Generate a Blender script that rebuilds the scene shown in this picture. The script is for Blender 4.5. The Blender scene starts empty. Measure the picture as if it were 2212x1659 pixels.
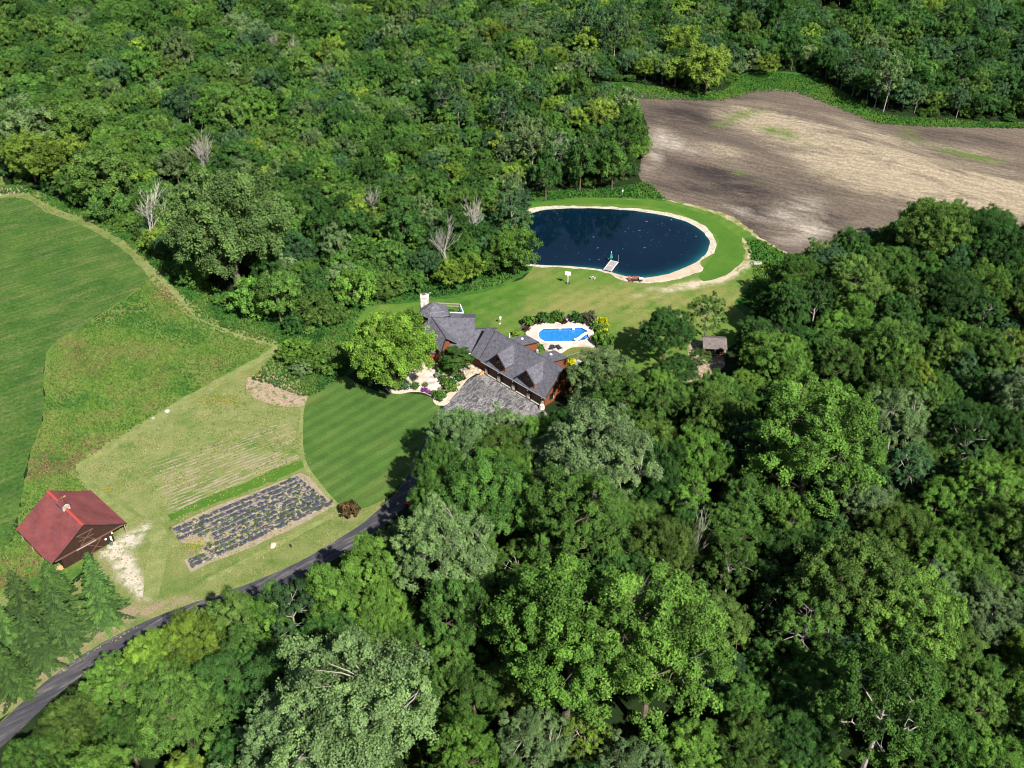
import bpy, bmesh, math, random
import numpy as np
from mathutils import Vector, Matrix, noise as mnoise
from mathutils.geometry import tessellate_polygon

R = math.radians
C = bpy.context.scene.collection
random.seed(7)
rng = np.random.default_rng(11)

# ------------------------------------------------------------------ camera, sky, sun, exposure
CAM_H, PITCH, FOC = 130.0, R(35.5), 2260.6          # metres, radians, focal length in pixels of a 2212 px wide picture
cam = bpy.data.cameras.new('camera')
cam.sensor_width = 36.0
cam.lens = 36.0 * FOC / 2212.0
cam.clip_start, cam.clip_end = 1.0, 12000.0
cam_o = bpy.data.objects.new('camera', cam)
cam_o.location = (0, 0, CAM_H)
cam_o.rotation_euler = (R(90) - PITCH, 0, 0)
C.objects.link(cam_o)
bpy.context.scene.camera = cam_o

SUN_AZ, SUN_EL = R(-58), R(45)
w = bpy.data.worlds.new('World'); bpy.context.scene.world = w; w.use_nodes = True
nt = w.node_tree; nt.nodes.clear()
sky = nt.nodes.new('ShaderNodeTexSky'); sky.sky_type = 'NISHITA'; sky.sun_disc = False
sky.sun_elevation = SUN_EL; sky.sun_rotation = R(90) - SUN_AZ
bgn = nt.nodes.new('ShaderNodeBackground'); bgn.inputs['Strength'].default_value = 0.05
wo = nt.nodes.new('ShaderNodeOutputWorld')
nt.links.new(sky.outputs[0], bgn.inputs[0]); nt.links.new(bgn.outputs[0], wo.inputs[0])
sl = bpy.data.lights.new('sun', 'SUN'); sl.energy = 4.9; sl.angle = R(0.53); sl.color = (1.0, 0.955, 0.88)
so = bpy.data.objects.new('sun', sl); C.objects.link(so)
sd = Vector((math.cos(SUN_AZ)*math.cos(SUN_EL), math.sin(SUN_AZ)*math.cos(SUN_EL), math.sin(SUN_EL)))
so.rotation_euler = (-sd).to_track_quat('-Z', 'Y').to_euler()
so.location = (60, -60, 300)
sc = bpy.context.scene
sc.view_settings.view_transform = 'Standard'
sc.view_settings.look = 'None'
sc.view_settings.exposure = 1.2
sc.view_settings.gamma = 1.0
sc.view_settings.use_curve_mapping = False
sc.cycles.filter_width = 1.15
sc.cycles.max_bounces = 6
sc.cycles.diffuse_bounces = 2
sc.cycles.glossy_bounces = 2
sc.cycles.transmission_bounces = 3
sc.cycles.transparent_max_bounces = 6

# ------------------------------------------------------------------ helpers
_cp, _sp = math.cos(PITCH), math.sin(PITCH)
def at(sx, sy, z=0.0):
    """the point of the horizontal plane at height z that the survey photograph shows at (sx, sy)"""
    u = (sx - 1106.0) / FOC; v = (829.5 - sy) / FOC
    d = Vector((u, _cp + v*_sp, -_sp + v*_cp))
    t = (z - CAM_H) / d.z
    return Vector((d.x*t, d.y*t, z))
def depth_of(p):
    return p[1]*_cp - (p[2]-CAM_H)*_sp
def to_px(p):
    dep = depth_of(p); up = p[1]*_sp + (p[2]-CAM_H)*_cp
    return 1106 + FOC*p[0]/dep, 829.5 - FOC*up/dep

def tag(o, label=None, cat=None, group=None, kind=None):
    if label: o['label'] = label
    if cat: o['category'] = cat
    if group: o['group'] = group
    if kind: o['kind'] = kind
    return o
def empty(name, loc=(0, 0, 0), rz=0.0, label=None, cat=None, group=None):
    o = bpy.data.objects.new(name, None); C.objects.link(o)
    o.empty_display_size = 0.2
    o.location = loc; o.rotation_euler = (0, 0, rz)
    return tag(o, label, cat, group)
def link(name, me, parent=None, loc=None, rz=0.0):
    o = bpy.data.objects.new(name, me); C.objects.link(o)
    if parent: o.parent = parent
    if loc is not None: o.location = loc
    o.rotation_euler = (0, 0, rz)
    return o
def copy_tree(o, parent=None):
    c = o.copy(); C.objects.link(c); c.parent = parent
    for ch in list(o.children): copy_tree(ch, c)
    return c

def fast_mesh(name, verts, quads, mats, mat_idx=None, face_attr=None, smooth=False):
    """verts (n,3), quads (m,4) numpy -> mesh; a quad whose last two corners are equal is a triangle"""
    me = bpy.data.meshes.new(name)
    verts = np.asarray(verts, dtype=np.float32); quads = np.asarray(quads, dtype=np.int32)
    nv, nf = len(verts), len(quads)
    me.vertices.add(nv); me.vertices.foreach_set('co', verts.ravel())
    me.loops.add(nf*4); me.loops.foreach_set('vertex_index', quads.ravel())
    me.polygons.add(nf); me.polygons.foreach_set('loop_start', np.arange(0, nf*4, 4, dtype=np.int32))
    try: me.polygons.foreach_set('loop_total', np.full(nf, 4, dtype=np.int32))
    except Exception: pass
    for m in mats: me.materials.append(m)
    if mat_idx is not None: me.polygons.foreach_set('material_index', np.asarray(mat_idx, dtype=np.int32))
    if smooth: me.polygons.foreach_set('use_smooth', np.ones(nf, dtype=bool))
    if face_attr is not None:
        for k, v in face_attr.items():
            v = np.asarray(v, dtype=np.float32)
            if v.ndim == 1:
                a = me.attributes.new(k, 'FLOAT', 'FACE'); a.data.foreach_set('value', v)
            else:
                a = me.attributes.new(k, 'FLOAT_COLOR', 'FACE'); a.data.foreach_set('color', v.ravel())
    me.update(calc_edges=True)
    return me

class MB:
    """collects simple solids and builds them as one mesh object"""
    def __init__(s): s.v = []; s.f = []
    def poly(s, pts): 
        n = len(s.v); s.v += [tuple(p) for p in pts]; s.f.append(list(range(n, n+len(pts)))); return s
    def box(s, x0, x1, y0, y1, z0, z1):
        n = len(s.v)
        s.v += [(x0,y0,z0),(x1,y0,z0),(x1,y1,z0),(x0,y1,z0),(x0,y0,z1),(x1,y0,z1),(x1,y1,z1),(x0,y1,z1)]
        s.f += [[n+i for i in q] for q in ((0,3,2,1),(4,5,6,7),(0,1,5,4),(1,2,6,5),(2,3,7,6),(3,0,4,7))]; return s
    def hexa(s, b, t):
        """four bottom points, four top points, both counter-clockwise from above"""
        n = len(s.v); s.v += [tuple(p) for p in b] + [tuple(p) for p in t]
        s.f += [[n+i for i in q] for q in ((0,3,2,1),(4,5,6,7),(0,1,5,4),(1,2,6,5),(2,3,7,6),(3,0,4,7))]; return s
    def slab(s, pts, th):
        """a plate of thickness th under the flat outline pts (counter-clockwise from above)"""
        a = Vector(pts[0]); nrm = Vector((0,0,0))
        for i in range(1, len(pts)-1): nrm += (Vector(pts[i])-a).cross(Vector(pts[i+1])-a)
        nrm.normalize(); n = len(s.v); k = len(pts)
        s.v += [tuple(p) for p in pts] + [tuple(Vector(p)-nrm*th) for p in pts]
        s.f.append(list(range(n, n+k))); s.f.append([n+k+i for i in reversed(range(k))])
        for i in range(k):
            j = (i+1) % k; s.f.append([n+i, n+k+i, n+k+j, n+j])
        return s
    def prism(s, prof, axis, a, b):
        """profile of 2-D points pushed along axis ('x' or 'y') from a to b"""
        n = len(s.v); k = len(prof)
        for t in (a, b):
            s.v += [((t, p[0], p[1]) if axis == 'x' else (p[0], t, p[1])) for p in prof]
        s.f.append([n+i for i in reversed(range(k))]); s.f.append([n+k+i for i in range(k)])
        for i in range(k):
            j = (i+1) % k; s.f.append([n+i, n+j, n+k+j, n+k+i])
        return s
    def tube(s, pts, rad, sides=6, cap=True):
        pts = [Vector(p) for p in pts]
        if not isinstance(rad, (list, tuple)): rad = [rad]*len(pts)
        n = len(s.v)
        for i, p in enumerate(pts):
            d = (pts[min(i+1, len(pts)-1)] - pts[max(i-1, 0)])
            if d.length < 1e-6: d = Vector((0,0,1))
            d.normalize(); a = d.orthogonal().normalized(); b = d.cross(a)
            for k in range(sides):
                t = 2*math.pi*k/sides
                s.v.append(tuple(p + (a*math.cos(t)+b*math.sin(t))*rad[i]))
        for i in range(len(pts)-1):
            for k in range(sides):
                s.f.append([n+i*sides+k, n+i*sides+(k+1)%sides, n+(i+1)*sides+(k+1)%sides, n+(i+1)*sides+k])
        if cap:
            s.f.append([n+k for k in reversed(range(sides))]); e = n+(len(pts)-1)*sides
            s.f.append([e+k for k in range(sides)])
        return s
    def lathe(s, prof, c=(0,0,0), sides=12):
        """prof: (radius, z) pairs from bottom to top"""
        n = len(s.v)
        for r, z in prof:
            for k in range(sides):
                t = 2*math.pi*k/sides
                s.v.append((c[0]+r*math.cos(t), c[1]+r*math.sin(t), c[2]+z))
        for i in range(len(prof)-1):
            for k in range(sides):
                s.f.append([n+i*sides+k, n+i*sides+(k+1)%sides, n+(i+1)*sides+(k+1)%sides, n+(i+1)*sides+k])
        s.f.append([n+k for k in reversed(range(sides))]); e = n+(len(prof)-1)*sides
        s.f.append([e+k for k in range(sides)]); return s
    def mesh(s, name, mat):
        me = bpy.data.meshes.new(name); me.from_pydata(s.v, [], s.f)
        me.materials.append(mat); me.update(); return me
    def build(s, name, mat, parent=None, loc=None, rz=0.0, bevel=0.0, smooth=False):
        me = s.mesh(name, mat)
        if bevel:
            bm = bmesh.new(); bm.from_mesh(me)
            bmesh.ops.bevel(bm, geom=list(bm.edges), offset=bevel, segments=1, affect='EDGES', profile=0.5)
            bm.to_mesh(me); bm.free()
        if smooth:
            for p in me.polygons: p.use_smooth = True
        return link(name, me, parent, loc, rz)

# ------------------------------------------------------------------ materials
class NT:
    def __init__(s, name):
        s.m = bpy.data.materials.new(name); s.m.use_nodes = True
        s.t = s.m.node_tree; s.b = s.t.nodes['Principled BSDF']; s.out = s.t.nodes['Material Output']
        s.b.inputs['Roughness'].default_value = 0.9
        s.b.inputs['Specular IOR Level'].default_value = 0.2
    def n(s, t, **kw):
        o = s.t.nodes.new(t)
        for k, v in kw.items(): setattr(o, k, v)
        return o
    def l(s, a, b): s.t.links.new(a, b)
    def pos(s, rot=0.0, sc=(1, 1, 1), off=(0, 0, 0), obj=False):
        g = s.n('ShaderNodeTexCoord').outputs['Object'] if obj else s.n('ShaderNodeNewGeometry').outputs['Position']
        m1 = s.n('ShaderNodeMapping'); m1.inputs['Rotation'].default_value = (0, 0, rot); s.l(g, m1.inputs[0])
        m2 = s.n('ShaderNodeMapping'); m2.inputs['Scale'].default_value = sc; m2.inputs['Location'].default_value = off
        s.l(m1.outputs[0], m2.inputs[0]); return m2.outputs[0]
    def noise(s, vec, scale, detail=6.0, rough=0.6, dist=0.0):
        o = s.n('ShaderNodeTexNoise'); o.inputs['Scale'].default_value = scale; o.inputs['Detail'].default_value = detail
        o.inputs['Roughness'].default_value = rough; o.inputs['Distortion'].default_value = dist
        s.l(vec, o.inputs['Vector']); return o.outputs['Fac']
    def ramp(s, fac, stops):
        o = s.n('ShaderNodeValToRGB'); e = o.color_ramp.elements
        while len(e) < len(stops): e.new(0.5)
        for i, (p, c) in enumerate(stops): e[i].position = p; e[i].color = (*c, 1)
        s.l(fac, o.inputs[0]); return o.outputs[0]
    def rng(s, fac, lo, hi, a=0.0, b=1.0):
        o = s.n('ShaderNodeMapRange'); o.clamp = True
        for i, v in zip((1, 2, 3, 4), (lo, hi, a, b)): o.inputs[i].default_value = v
        s.l(fac, o.inputs[0]); return o.outputs[0]
    def mix(s, fac, a, b, blend='MIX'):
        o = s.n('ShaderNodeMix', data_type='RGBA', blend_type=blend)
        for sock, v in ((o.inputs[0], fac), (o.inputs[6], a), (o.inputs[7], b)):
            if isinstance(v, (int, float)): sock.default_value = v
            elif isinstance(v, (tuple, list)): sock.default_value = (*v, 1)
            else: s.l(v, sock)
        return o.outputs[2]
    def math(s, op, a, b=0.0):
        o = s.n('ShaderNodeMath', operation=op)
        for sock, v in ((o.inputs[0], a), (o.inputs[1], b)):
            if isinstance(v, (int, float)): sock.default_value = v
            else: s.l(v, sock)
        return o.outputs[0]
    def gray(s, f):
        o = s.n('ShaderNodeCombineColor')
        for i in range(3): s.l(f, o.inputs[i])
        return o.outputs[0]
    def color(s, c):
        if isinstance(c, (tuple, list)): s.b.inputs['Base Color'].default_value = (*c, 1)
        else: s.l(c, s.b.inputs['Base Color'])
    def bump(s, h, strength=0.5, dist=0.1):
        o = s.n('ShaderNodeBump'); o.inputs['Strength'].default_value = strength; o.inputs['Distance'].default_value = dist
        s.l(h, o.inputs['Height']); s.l(o.outputs[0], s.b.inputs['Normal'])

def ground_mat(name, stops, scale=0.25, fine=(5.0, 0.35), patches=(), bump=0.5, bdist=0.08, rough=0.95, stripes=None, rot=0.0, stretch=(1,1,1), tones=()):
    k = NT(name); vec = k.pos(rot, stretch)
    col = k.ramp(k.noise(vec, scale, 8, 0.65), stops)
    for i, (psc, pcol, lo, hi, prot, pst) in enumerate(patches):
        pv = k.pos(prot, pst, (13.7*i+3, 5.1*i, 0))
        col = k.mix(k.rng(k.noise(pv, psc, 7, 0.62), lo, hi), col, pcol)
    for i, tcol in enumerate(tones):   # soil or turf of another colour, where the sheet's own marks say so
        ta = k.n('ShaderNodeAttribute', attribute_name=f'tone{i}', attribute_type='GEOMETRY').outputs['Fac']
        tv = k.math('MULTIPLY', ta, k.rng(k.noise(k.pos(rot, stretch, (9.0*i, 3, 0)), scale*2.2, 9, 0.72), 0.36, 0.60, 0.05, 1.45))
        col = k.mix(k.rng(tv, 0.08, 0.95), col, tcol)
    if stripes:
        srot, period, amt, wob = stripes
        sv = k.pos(srot); sx = k.n('ShaderNodeSeparateXYZ'); k.l(sv, sx.inputs[0])
        ph = k.math('MULTIPLY', sx.outputs[0], 2*math.pi/period)
        ph = k.math('ADD', ph, k.math('MULTIPLY', k.noise(k.pos(), 0.15, 3), wob))
        sn = k.math('SINE', ph)
        sn = k.rng(sn, -0.45, 0.45, 1-amt, 1+amt)
        col = k.mix(1.0, col, k.gray(sn), 'MULTIPLY')
    fn = k.noise(k.pos(), fine[0], 5, 0.75)
    col = k.mix(1.0, col, k.gray(k.rng(fn, 0.3, 0.7, 1-fine[1], 1+fine[1])), 'MULTIPLY')
    k.color(col); k.b.inputs['Roughness'].default_value = rough
    k.b.inputs['Specular IOR Level'].default_value = 0.1
    k.bump(fn, bump, bdist)
    return k.m
def flat_mat(name, col, rough=0.7, var=0.15, scale=3.0, spec=0.3, metal=0.0, obj=True, bump=0.0):
    k = NT(name); f = k.noise(k.pos(obj=obj), scale, 5, 0.65)
    k.color(k.mix(1.0, col, k.gray(k.rng(f, 0.25, 0.75, 1-var, 1+var)), 'MULTIPLY'))
    k.b.inputs['Roughness'].default_value = rough; k.b.inputs['Specular IOR Level'].default_value = spec
    k.b.inputs['Metallic'].default_value = metal
    if bump: k.bump(f, bump, 0.05)
    return k.m
def leaf_mat(name, gloss=0.35, rough=0.45, trans=0.3, hue=0.25, fixed=None, inst=False):
    """leaf colour = the tree's own colour, varied leaf by leaf and spray by spray"""
    k = NT(name)
    if fixed: base = k.n('ShaderNodeRGB'); base.outputs[0].default_value = (*fixed, 1); base = base.outputs[0]
    elif inst:
        a = k.n('ShaderNodeAttribute', attribute_name='tint', attribute_type='INSTANCER'); base = a.outputs['Color']
    else: base = k.n('ShaderNodeObjectInfo').outputs['Color']
    sh = k.n('ShaderNodeAttribute', attribute_name='shade', attribute_type='GEOMETRY').outputs['Fac']
    warm = k.mix(1.0, base, (1.32, 1.16, 0.6), 'MULTIPLY')
    col = k.mix(k.rng(sh, 0.5, 1.0, 0.0, hue*2), base, warm)
    col = k.mix(1.0, col, k.gray(k.rng(sh, 0.12, 0.88, 0.42, 1.60)), 'MULTIPLY')
    k.color(col); k.b.inputs['Roughness'].default_value = rough; k.b.inputs['Specular IOR Level'].default_value = gloss
    tr = k.n('ShaderNodeBsdfTranslucent'); k.l(k.mix(1.0, col, (1.1, 1.3, 0.45), 'MULTIPLY'), tr.inputs[0])
    mx = k.n('ShaderNodeMixShader'); mx.inputs[0].default_value = trans
    k.l(k.b.outputs[0], mx.inputs[1]); k.l(tr.outputs[0], mx.inputs[2]); k.l(mx.outputs[0], k.out.inputs[0])
    return k.m
# ------------------------------------------------------------------ the ground: sheets of grass, soil, sand, asphalt
def world_angle(a, b):
    p, q = at(*a), at(*b); return math.atan2(q.y-p.y, q.x-p.x)

def outline(pts, closed=True, smooth=True, step=1.2, jit=0.35, freq=0.35, seed=0.0):
    P = [at(*p).xy for p in pts]; n = len(P); out = []
    for i in range(n if closed else n-1):
        p1, p2 = P[i], P[(i+1) % n]
        p0 = P[i-1] if (closed or i > 0) else p1
        p3 = P[(i+2) % n] if (closed or i+2 < n) else p2
        k = max(1, int((p2-p1).length/step))
        for j in range(k):
            t = j/k
            if smooth:
                q = 0.5*((2*p1) + (p2-p0)*t + (2*p0-5*p1+4*p2-p3)*t*t + (3*p1-p0-3*p2+p3)*t*t*t)
            else: q = p1.lerp(p2, t)
            out.append(q)
    if not closed: out.append(P[-1])
    res = []
    m = len(out)
    for i, q in enumerate(out):
        d = out[(i+1) % m if closed else min(i+1, m-1)] - out[i-1 if closed else max(i-1, 0)]
        if d.length < 1e-6: res.append(q); continue
        nrm = Vector((-d.y, d.x)).normalized()
        h = mnoise.noise(Vector((q.x*freq+seed, q.y*freq, seed*1.7))) + 0.5*mnoise.noise(Vector((q.x*freq*3, q.y*freq*3+seed, 4.2)))
        res.append(q + nrm*h*jit)
    return res
def sheet_pts(name, P, z, mat, kind='structure', parent=None):
    me = bpy.data.meshes.new(name)
    V = [(p[0], p[1], z) for p in P]
    tris = tessellate_polygon([[Vector(v) for v in V]])
    F = []
    for a, b, c in tris:
        u, v = Vector(V[b])-Vector(V[a]), Vector(V[c])-Vector(V[a])
        F.append((a, b, c) if u.cross(v).z > 0 else (a, c, b))
    me.from_pydata(V, [], F); me.materials.append(mat); me.update()
    o = link(name, me, parent); 
    if kind: o['kind'] = kind
    return o
def edge_dist(p, P):
    best = 1e9
    for i in range(len(P)):
        a, b = P[i-1], P[i]; ab = b-a; t = max(0, min(1, (p-a).dot(ab)/max(ab.length_squared, 1e-9))); best = min(best, (p-a-ab*t).length)
    return best
def sheet(name, pts, z, mat, kind='structure', tones=None, cell=4.0, relief=None, **kw):
    bord = outline(pts, seed=len(bpy.data.objects)*0.37, **kw)
    o = sheet_pts(name, bord, z, mat, kind)
    bord = bord[::4]
    if tones:
        bm = bmesh.new(); bm.from_mesh(o.data)
        xs = [v.co.x for v in bm.verts]; ys = [v.co.y for v in bm.verts]
        for ax, lo, hi in ((0, min(xs), max(xs)), (1, min(ys), max(ys))):
            t = lo+cell
            while t < hi:
                co = Vector((t, 0, 0)) if ax == 0 else Vector((0, t, 0)); no = Vector((1, 0, 0)) if ax == 0 else Vector((0, 1, 0))
                bmesh.ops.bisect_plane(bm, geom=bm.verts[:]+bm.edges[:]+bm.faces[:], plane_co=co, plane_no=no); t += cell
        bm.to_mesh(o.data); bm.free()
        for i, blobs in enumerate(tones):
            a = o.data.attributes.new(f'tone{i}', 'FLOAT', 'POINT'); val = []
            for v in o.data.vertices:
                px = to_px(v.co); s_ = 0.0
                for bx, by, rx_, ry_, ang, amp in blobs:
                    dx, dy = px[0]-bx, px[1]-by; c_, n_ = math.cos(R(ang)), math.sin(R(ang))
                    s_ += amp*math.exp(-(((dx*c_+dy*n_)/rx_)**2+((-dx*n_+dy*c_)/ry_)**2))
                val.append(max(0.0, min(1.3, s_)))
            a.data.foreach_set('value', val)
    if relief:
        for v in o.data.vertices:
            px = to_px(v.co); e = min(1.0, edge_dist(v.co.xy, bord)/14.0); e = e*e*(3-2*e)
            s_ = sum(amp*math.exp(-(((px[0]-bx)*math.cos(R(an))+(px[1]-by)*math.sin(R(an)))/rx_)**2-((-(px[0]-bx)*math.sin(R(an))+(px[1]-by)*math.cos(R(an)))/ry_)**2) for bx, by, rx_, ry_, an, amp in relief)
            v.co.z += e*s_
        for p in o.data.polygons: p.use_smooth = True
        o.data.update()
    return o
def strip_pts(pts, width, step=1.0, jit=0.2, seed=0.0):
    cl = outline(pts, closed=False, step=step, jit=0.0)
    wl = width if isinstance(width, (list, tuple)) else [width, width]
    L, Rr = [], []
    n = len(cl)
    for i, q in enumerate(cl):
        d = (cl[min(i+1, n-1)] - cl[max(i-1, 0)]).normalized(); nr = Vector((-d.y, d.x))
        t = i/(n-1)*(len(wl)-1); a = int(min(t, len(wl)-2)); ww = wl[a]+(wl[a+1]-wl[a])*(t-a)
        j1 = jit*mnoise.noise(Vector((q.x*0.6, q.y*0.6, seed))); j2 = jit*mnoise.noise(Vector((q.x*0.6, q.y*0.6, seed+9)))
        L.append(q+nr*(ww/2+j1)); Rr.append(q-nr*(ww/2+j2))
    return Rr + L[::-1]
def strip(name, pts, width, z, mat, **kw):
    return sheet_pts(name, strip_pts(pts, width, **kw), z, mat)

G = {}
G['forest'] = ground_mat('forest_floor', [(0.3, (0.007, 0.014, 0.004)), (0.6, (0.013, 0.026, 0.007)), (0.8, (0.022, 0.024, 0.010))], 0.3, bump=0.8)
G['tall'] = ground_mat('rank_grass', [(0.3, (0.018, 0.062, 0.010)), (0.55, (0.035, 0.095, 0.014)), (0.8, (0.075, 0.120, 0.022))], 0.22, fine=(2.5, 0.5))
G['crop'] = ground_mat('green_crop', [(0.30, (0.022, 0.060, 0.011)), (0.5, (0.038, 0.084, 0.015)), (0.70, (0.066, 0.112, 0.021))], 0.11, fine=(1.3, 0.42), stripes=(R(90)-world_angle((0, 650), (300, 560)), 1.7, 0.05, 4.0),
    patches=[(0.35, (0.088, 0.110, 0.034), 0.47, 0.70, -world_angle((0, 650), (300, 560)), (0.22, 1, 1)), (0.05, (0.055, 0.090, 0.020), 0.55, 0.75, 0, (1, 1, 1))])
G['meadow'] = ground_mat('wild_meadow', [(0.34, (0.026, 0.074, 0.014)), (0.47, (0.068, 0.125, 0.020)), (0.57, (0.100, 0.130, 0.032)), (0.72, (0.105, 0.092, 0.036))], 0.13, fine=(2.2, 0.5),
    patches=[(0.4, (0.024, 0.062, 0.016), 0.58, 0.68, 0, (1, 1, 1)), (0.09, (0.10, 0.078, 0.036), 0.58, 0.72, 0, (1, 1, 1))])
G['path'] = ground_mat('dry_mown_grass', [(0.3, (0.095, 0.130, 0.036)), (0.6, (0.165, 0.180, 0.066)), (0.8, (0.22, 0.21, 0.095))], 0.5, fine=(4.0, 0.4))
G['drygrass'] = ground_mat('thin_dry_grass', [(0.3, (0.088, 0.125, 0.032)), (0.55, (0.135, 0.150, 0.050)), (0.8, (0.20, 0.185, 0.085))], 0.25, fine=(3.5, 0.4),
    patches=[(0.15, (0.055, 0.105, 0.020), 0.52, 0.70, 0, (1, 1, 1))], tones=[(0.37, 0.325, 0.265), (0.20, 0.155, 0.10), (0.052, 0.100, 0.018)])
rowa = world_angle((340, 1090), (648, 985))
G['plot'] = ground_mat('weedy_plot', [(0.3, (0.095, 0.130, 0.036)), (0.55, (0.150, 0.165, 0.060)), (0.8, (0.21, 0.18, 0.10))], 0.3, fine=(3.5, 0.4),
    patches=[(0.12, (0.06, 0.115, 0.022), 0.50, 0.68, 0, (1, 1, 1))])
G['soil'] = ground_mat('pale_sandy_soil', [(0.3, (0.17, 0.14, 0.09)), (0.6, (0.25, 0.205, 0.145)), (0.8, (0.30, 0.25, 0.185))], 0.8, fine=(4, 0.35))
G['bare'] = ground_mat('reddish_bare_soil', [(0.3, (0.19, 0.14, 0.095)), (0.55, (0.28, 0.205, 0.15)), (0.8, (0.30, 0.26, 0.20))], 0.6, fine=(3, 0.4),
    patches=[(0.9, (0.07, 0.115, 0.03), 0.52, 0.62, 0, (1, 1, 1))])
G['gravel'] = ground_mat('white_gravel', [(0.3, (0.24, 0.20, 0.145)), (0.5, (0.40, 0.355, 0.28)), (0.72, (0.56, 0.52, 0.44))], 0.45, fine=(2.5, 0.45),
    patches=[(0.35, (0.15, 0.165, 0.06), 0.48, 0.60, 0, (1, 1, 1)), (1.4, (0.19, 0.17, 0.11), 0.55, 0.70, 0, (1, 1, 1))])
G['dirt'] = ground_mat('brown_dirt', [(0.3, (0.145, 0.10, 0.06)), (0.55, (0.215, 0.155, 0.095)), (0.8, (0.25, 0.215, 0.13))], 0.35, fine=(3, 0.4),
    patches=[(0.5, (0.085, 0.11, 0.03), 0.58, 0.70, 0, (1, 1, 1))])
la = world_angle((700, 985), (900, 870))
G['lawn'] = ground_mat('front_lawn', [(0.3, (0.034, 0.076, 0.015)), (0.6, (0.052, 0.102, 0.020)), (0.8, (0.080, 0.120, 0.030))], 0.18, fine=(2.5, 0.22), stripes=(R(90)-la, 3.0, 0.10, 1.8), bump=0.25,
    patches=[(0.12, (0.090, 0.120, 0.030), 0.52, 0.74, -la, (0.4, 1, 1))])
lb = world_angle((930, 715), (1150, 610))
G['backlawn'] = ground_mat('back_lawn', [(0.3, (0.046, 0.108, 0.014)), (0.55, (0.070, 0.128, 0.019)), (0.8, (0.115, 0.145, 0.034))], 0.10, fine=(2.0, 0.22), stripes=(R(90)-lb, 3.4, 0.05, 2.4), bump=0.25, tones=[(0.145, 0.150, 0.046), (0.030, 0.090, 0.012), (0.36, 0.30, 0.215)],
    patches=[(0.06, (0.125, 0.135, 0.040), 0.52, 0.70, 0, (1, 1, 1))])
G['ring'] = ground_mat('pond_bank_grass', [(0.3, (0.036, 0.098, 0.011)), (0.6, (0.056, 0.118, 0.015)), (0.8, (0.085, 0.130, 0.022))], 0.15, fine=(2.5, 0.25))
fa = world_angle((1450, 300), (2050, 430))
G['field'] = ground_mat('ploughed_soil', [(0.25, (0.066, 0.052, 0.043)), (0.5, (0.098, 0.077, 0.060)), (0.75, (0.132, 0.105, 0.080))], 0.06, fine=(1.3, 0.42), rot=-fa, stretch=(0.30, 1.0, 1.0), stripes=(R(90)-fa, 2.4, 0.10, 22.0), bump=0.9, bdist=0.15, tones=[(0.235, 0.193, 0.135), (0.034, 0.027, 0.025), (0.27, 0.235, 0.195), (0.075, 0.110, 0.026)],
    patches=[(0.055, (0.064, 0.051, 0.047), 0.56, 0.74, -fa, (0.4, 1, 1)), (0.9, (0.19, 0.157, 0.12), 0.60, 0.80, -fa, (0.12, 1, 1))])
G['sand'] = ground_mat('beach_sand', [(0.3, (0.30, 0.235, 0.17)), (0.6, (0.39, 0.315, 0.235)), (0.8, (0.44, 0.365, 0.285))], 0.5, fine=(3, 0.2))
G['shore'] = ground_mat('pale_shore_gravel', [(0.3, (0.27, 0.235, 0.18)), (0.6, (0.41, 0.365, 0.30)), (0.8, (0.52, 0.47, 0.40))], 0.5, fine=(2, 0.4))
G['trail'] = ground_mat('worn_trail', [(0.35, (0.085, 0.125, 0.025)), (0.5, (0.19, 0.18, 0.08)), (0.62, (0.36, 0.30, 0.21)), (0.8, (0.40, 0.35, 0.26))], 0.28, fine=(3, 0.35))

def asphalt():
    k = NT('old_asphalt')
    da = world_angle((100, 1520), (600, 1250))
    v = k.pos(-da, (0.10, 1, 1)); v2 = k.pos()
    col = k.ramp(k.noise(v, 1.4, 8, 0.7, 0.6), [(0.34, (0.026, 0.027, 0.034)), (0.52, (0.050, 0.048, 0.054)), (0.66, (0.12, 0.108, 0.105))])
    fn = k.noise(v2, 6, 4, 0.7); col = k.mix(1.0, col, k.gray(k.rng(fn, 0.3, 0.7, 0.75, 1.25)), 'MULTIPLY')
    k.color(col); k.b.inputs['Roughness'].default_value = 0.85; k.bump(fn, 0.3, 0.03); return k.m
def asphalt_court():
    """the worn forecourt: pale scuffs swept over dark seal"""
    k = NT('worn_seal'); a = world_angle((960, 905), (1060, 815))
    v = k.pos(-a, (0.32, 1, 1)); v2 = k.pos(); v3 = k.pos(R(52), (0.35, 1, 1))
    f = k.noise(v, 1.1, 4, 0.62, 1.2); g = k.noise(v3, 0.9, 4, 0.62, 1.2); h = k.noise(v2, 0.8, 8, 0.7)
    line = lambda q, wd: k.rng(k.math('ABSOLUTE', k.math('SUBTRACT', k.math('FRACT', k.math('MULTIPLY', q, 3.4)), 0.5)), 0.0, wd, 1.0, 0.0)
    f2 = k.math('MAXIMUM', k.math('MULTIPLY', line(f, 0.22), 0.95), k.math('MULTIPLY', line(g, 0.14), 0.8))
    f2 = k.math('MAXIMUM', f2, k.rng(h, 0.50, 0.72, 0.0, 0.55))
    big = k.rng(k.noise(k.pos(0, (1, 1, 1), (4, 2, 0)), 0.13, 3), 0.35, 0.6, 0.45, 1.0)
    col = k.mix(k.math('MULTIPLY', f2, big), (0.050, 0.050, 0.058), (0.33, 0.305, 0.29))
    fn = k.noise(v2, 6, 4, 0.7); col = k.mix(1.0, col, k.gray(k.rng(fn, 0.3, 0.7, 0.75, 1.25)), 'MULTIPLY')
    k.color(col); k.b.inputs['Roughness'].default_value = 0.85; return k.m
G['asphalt'] = asphalt(); G['court'] = asphalt_court()

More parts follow.
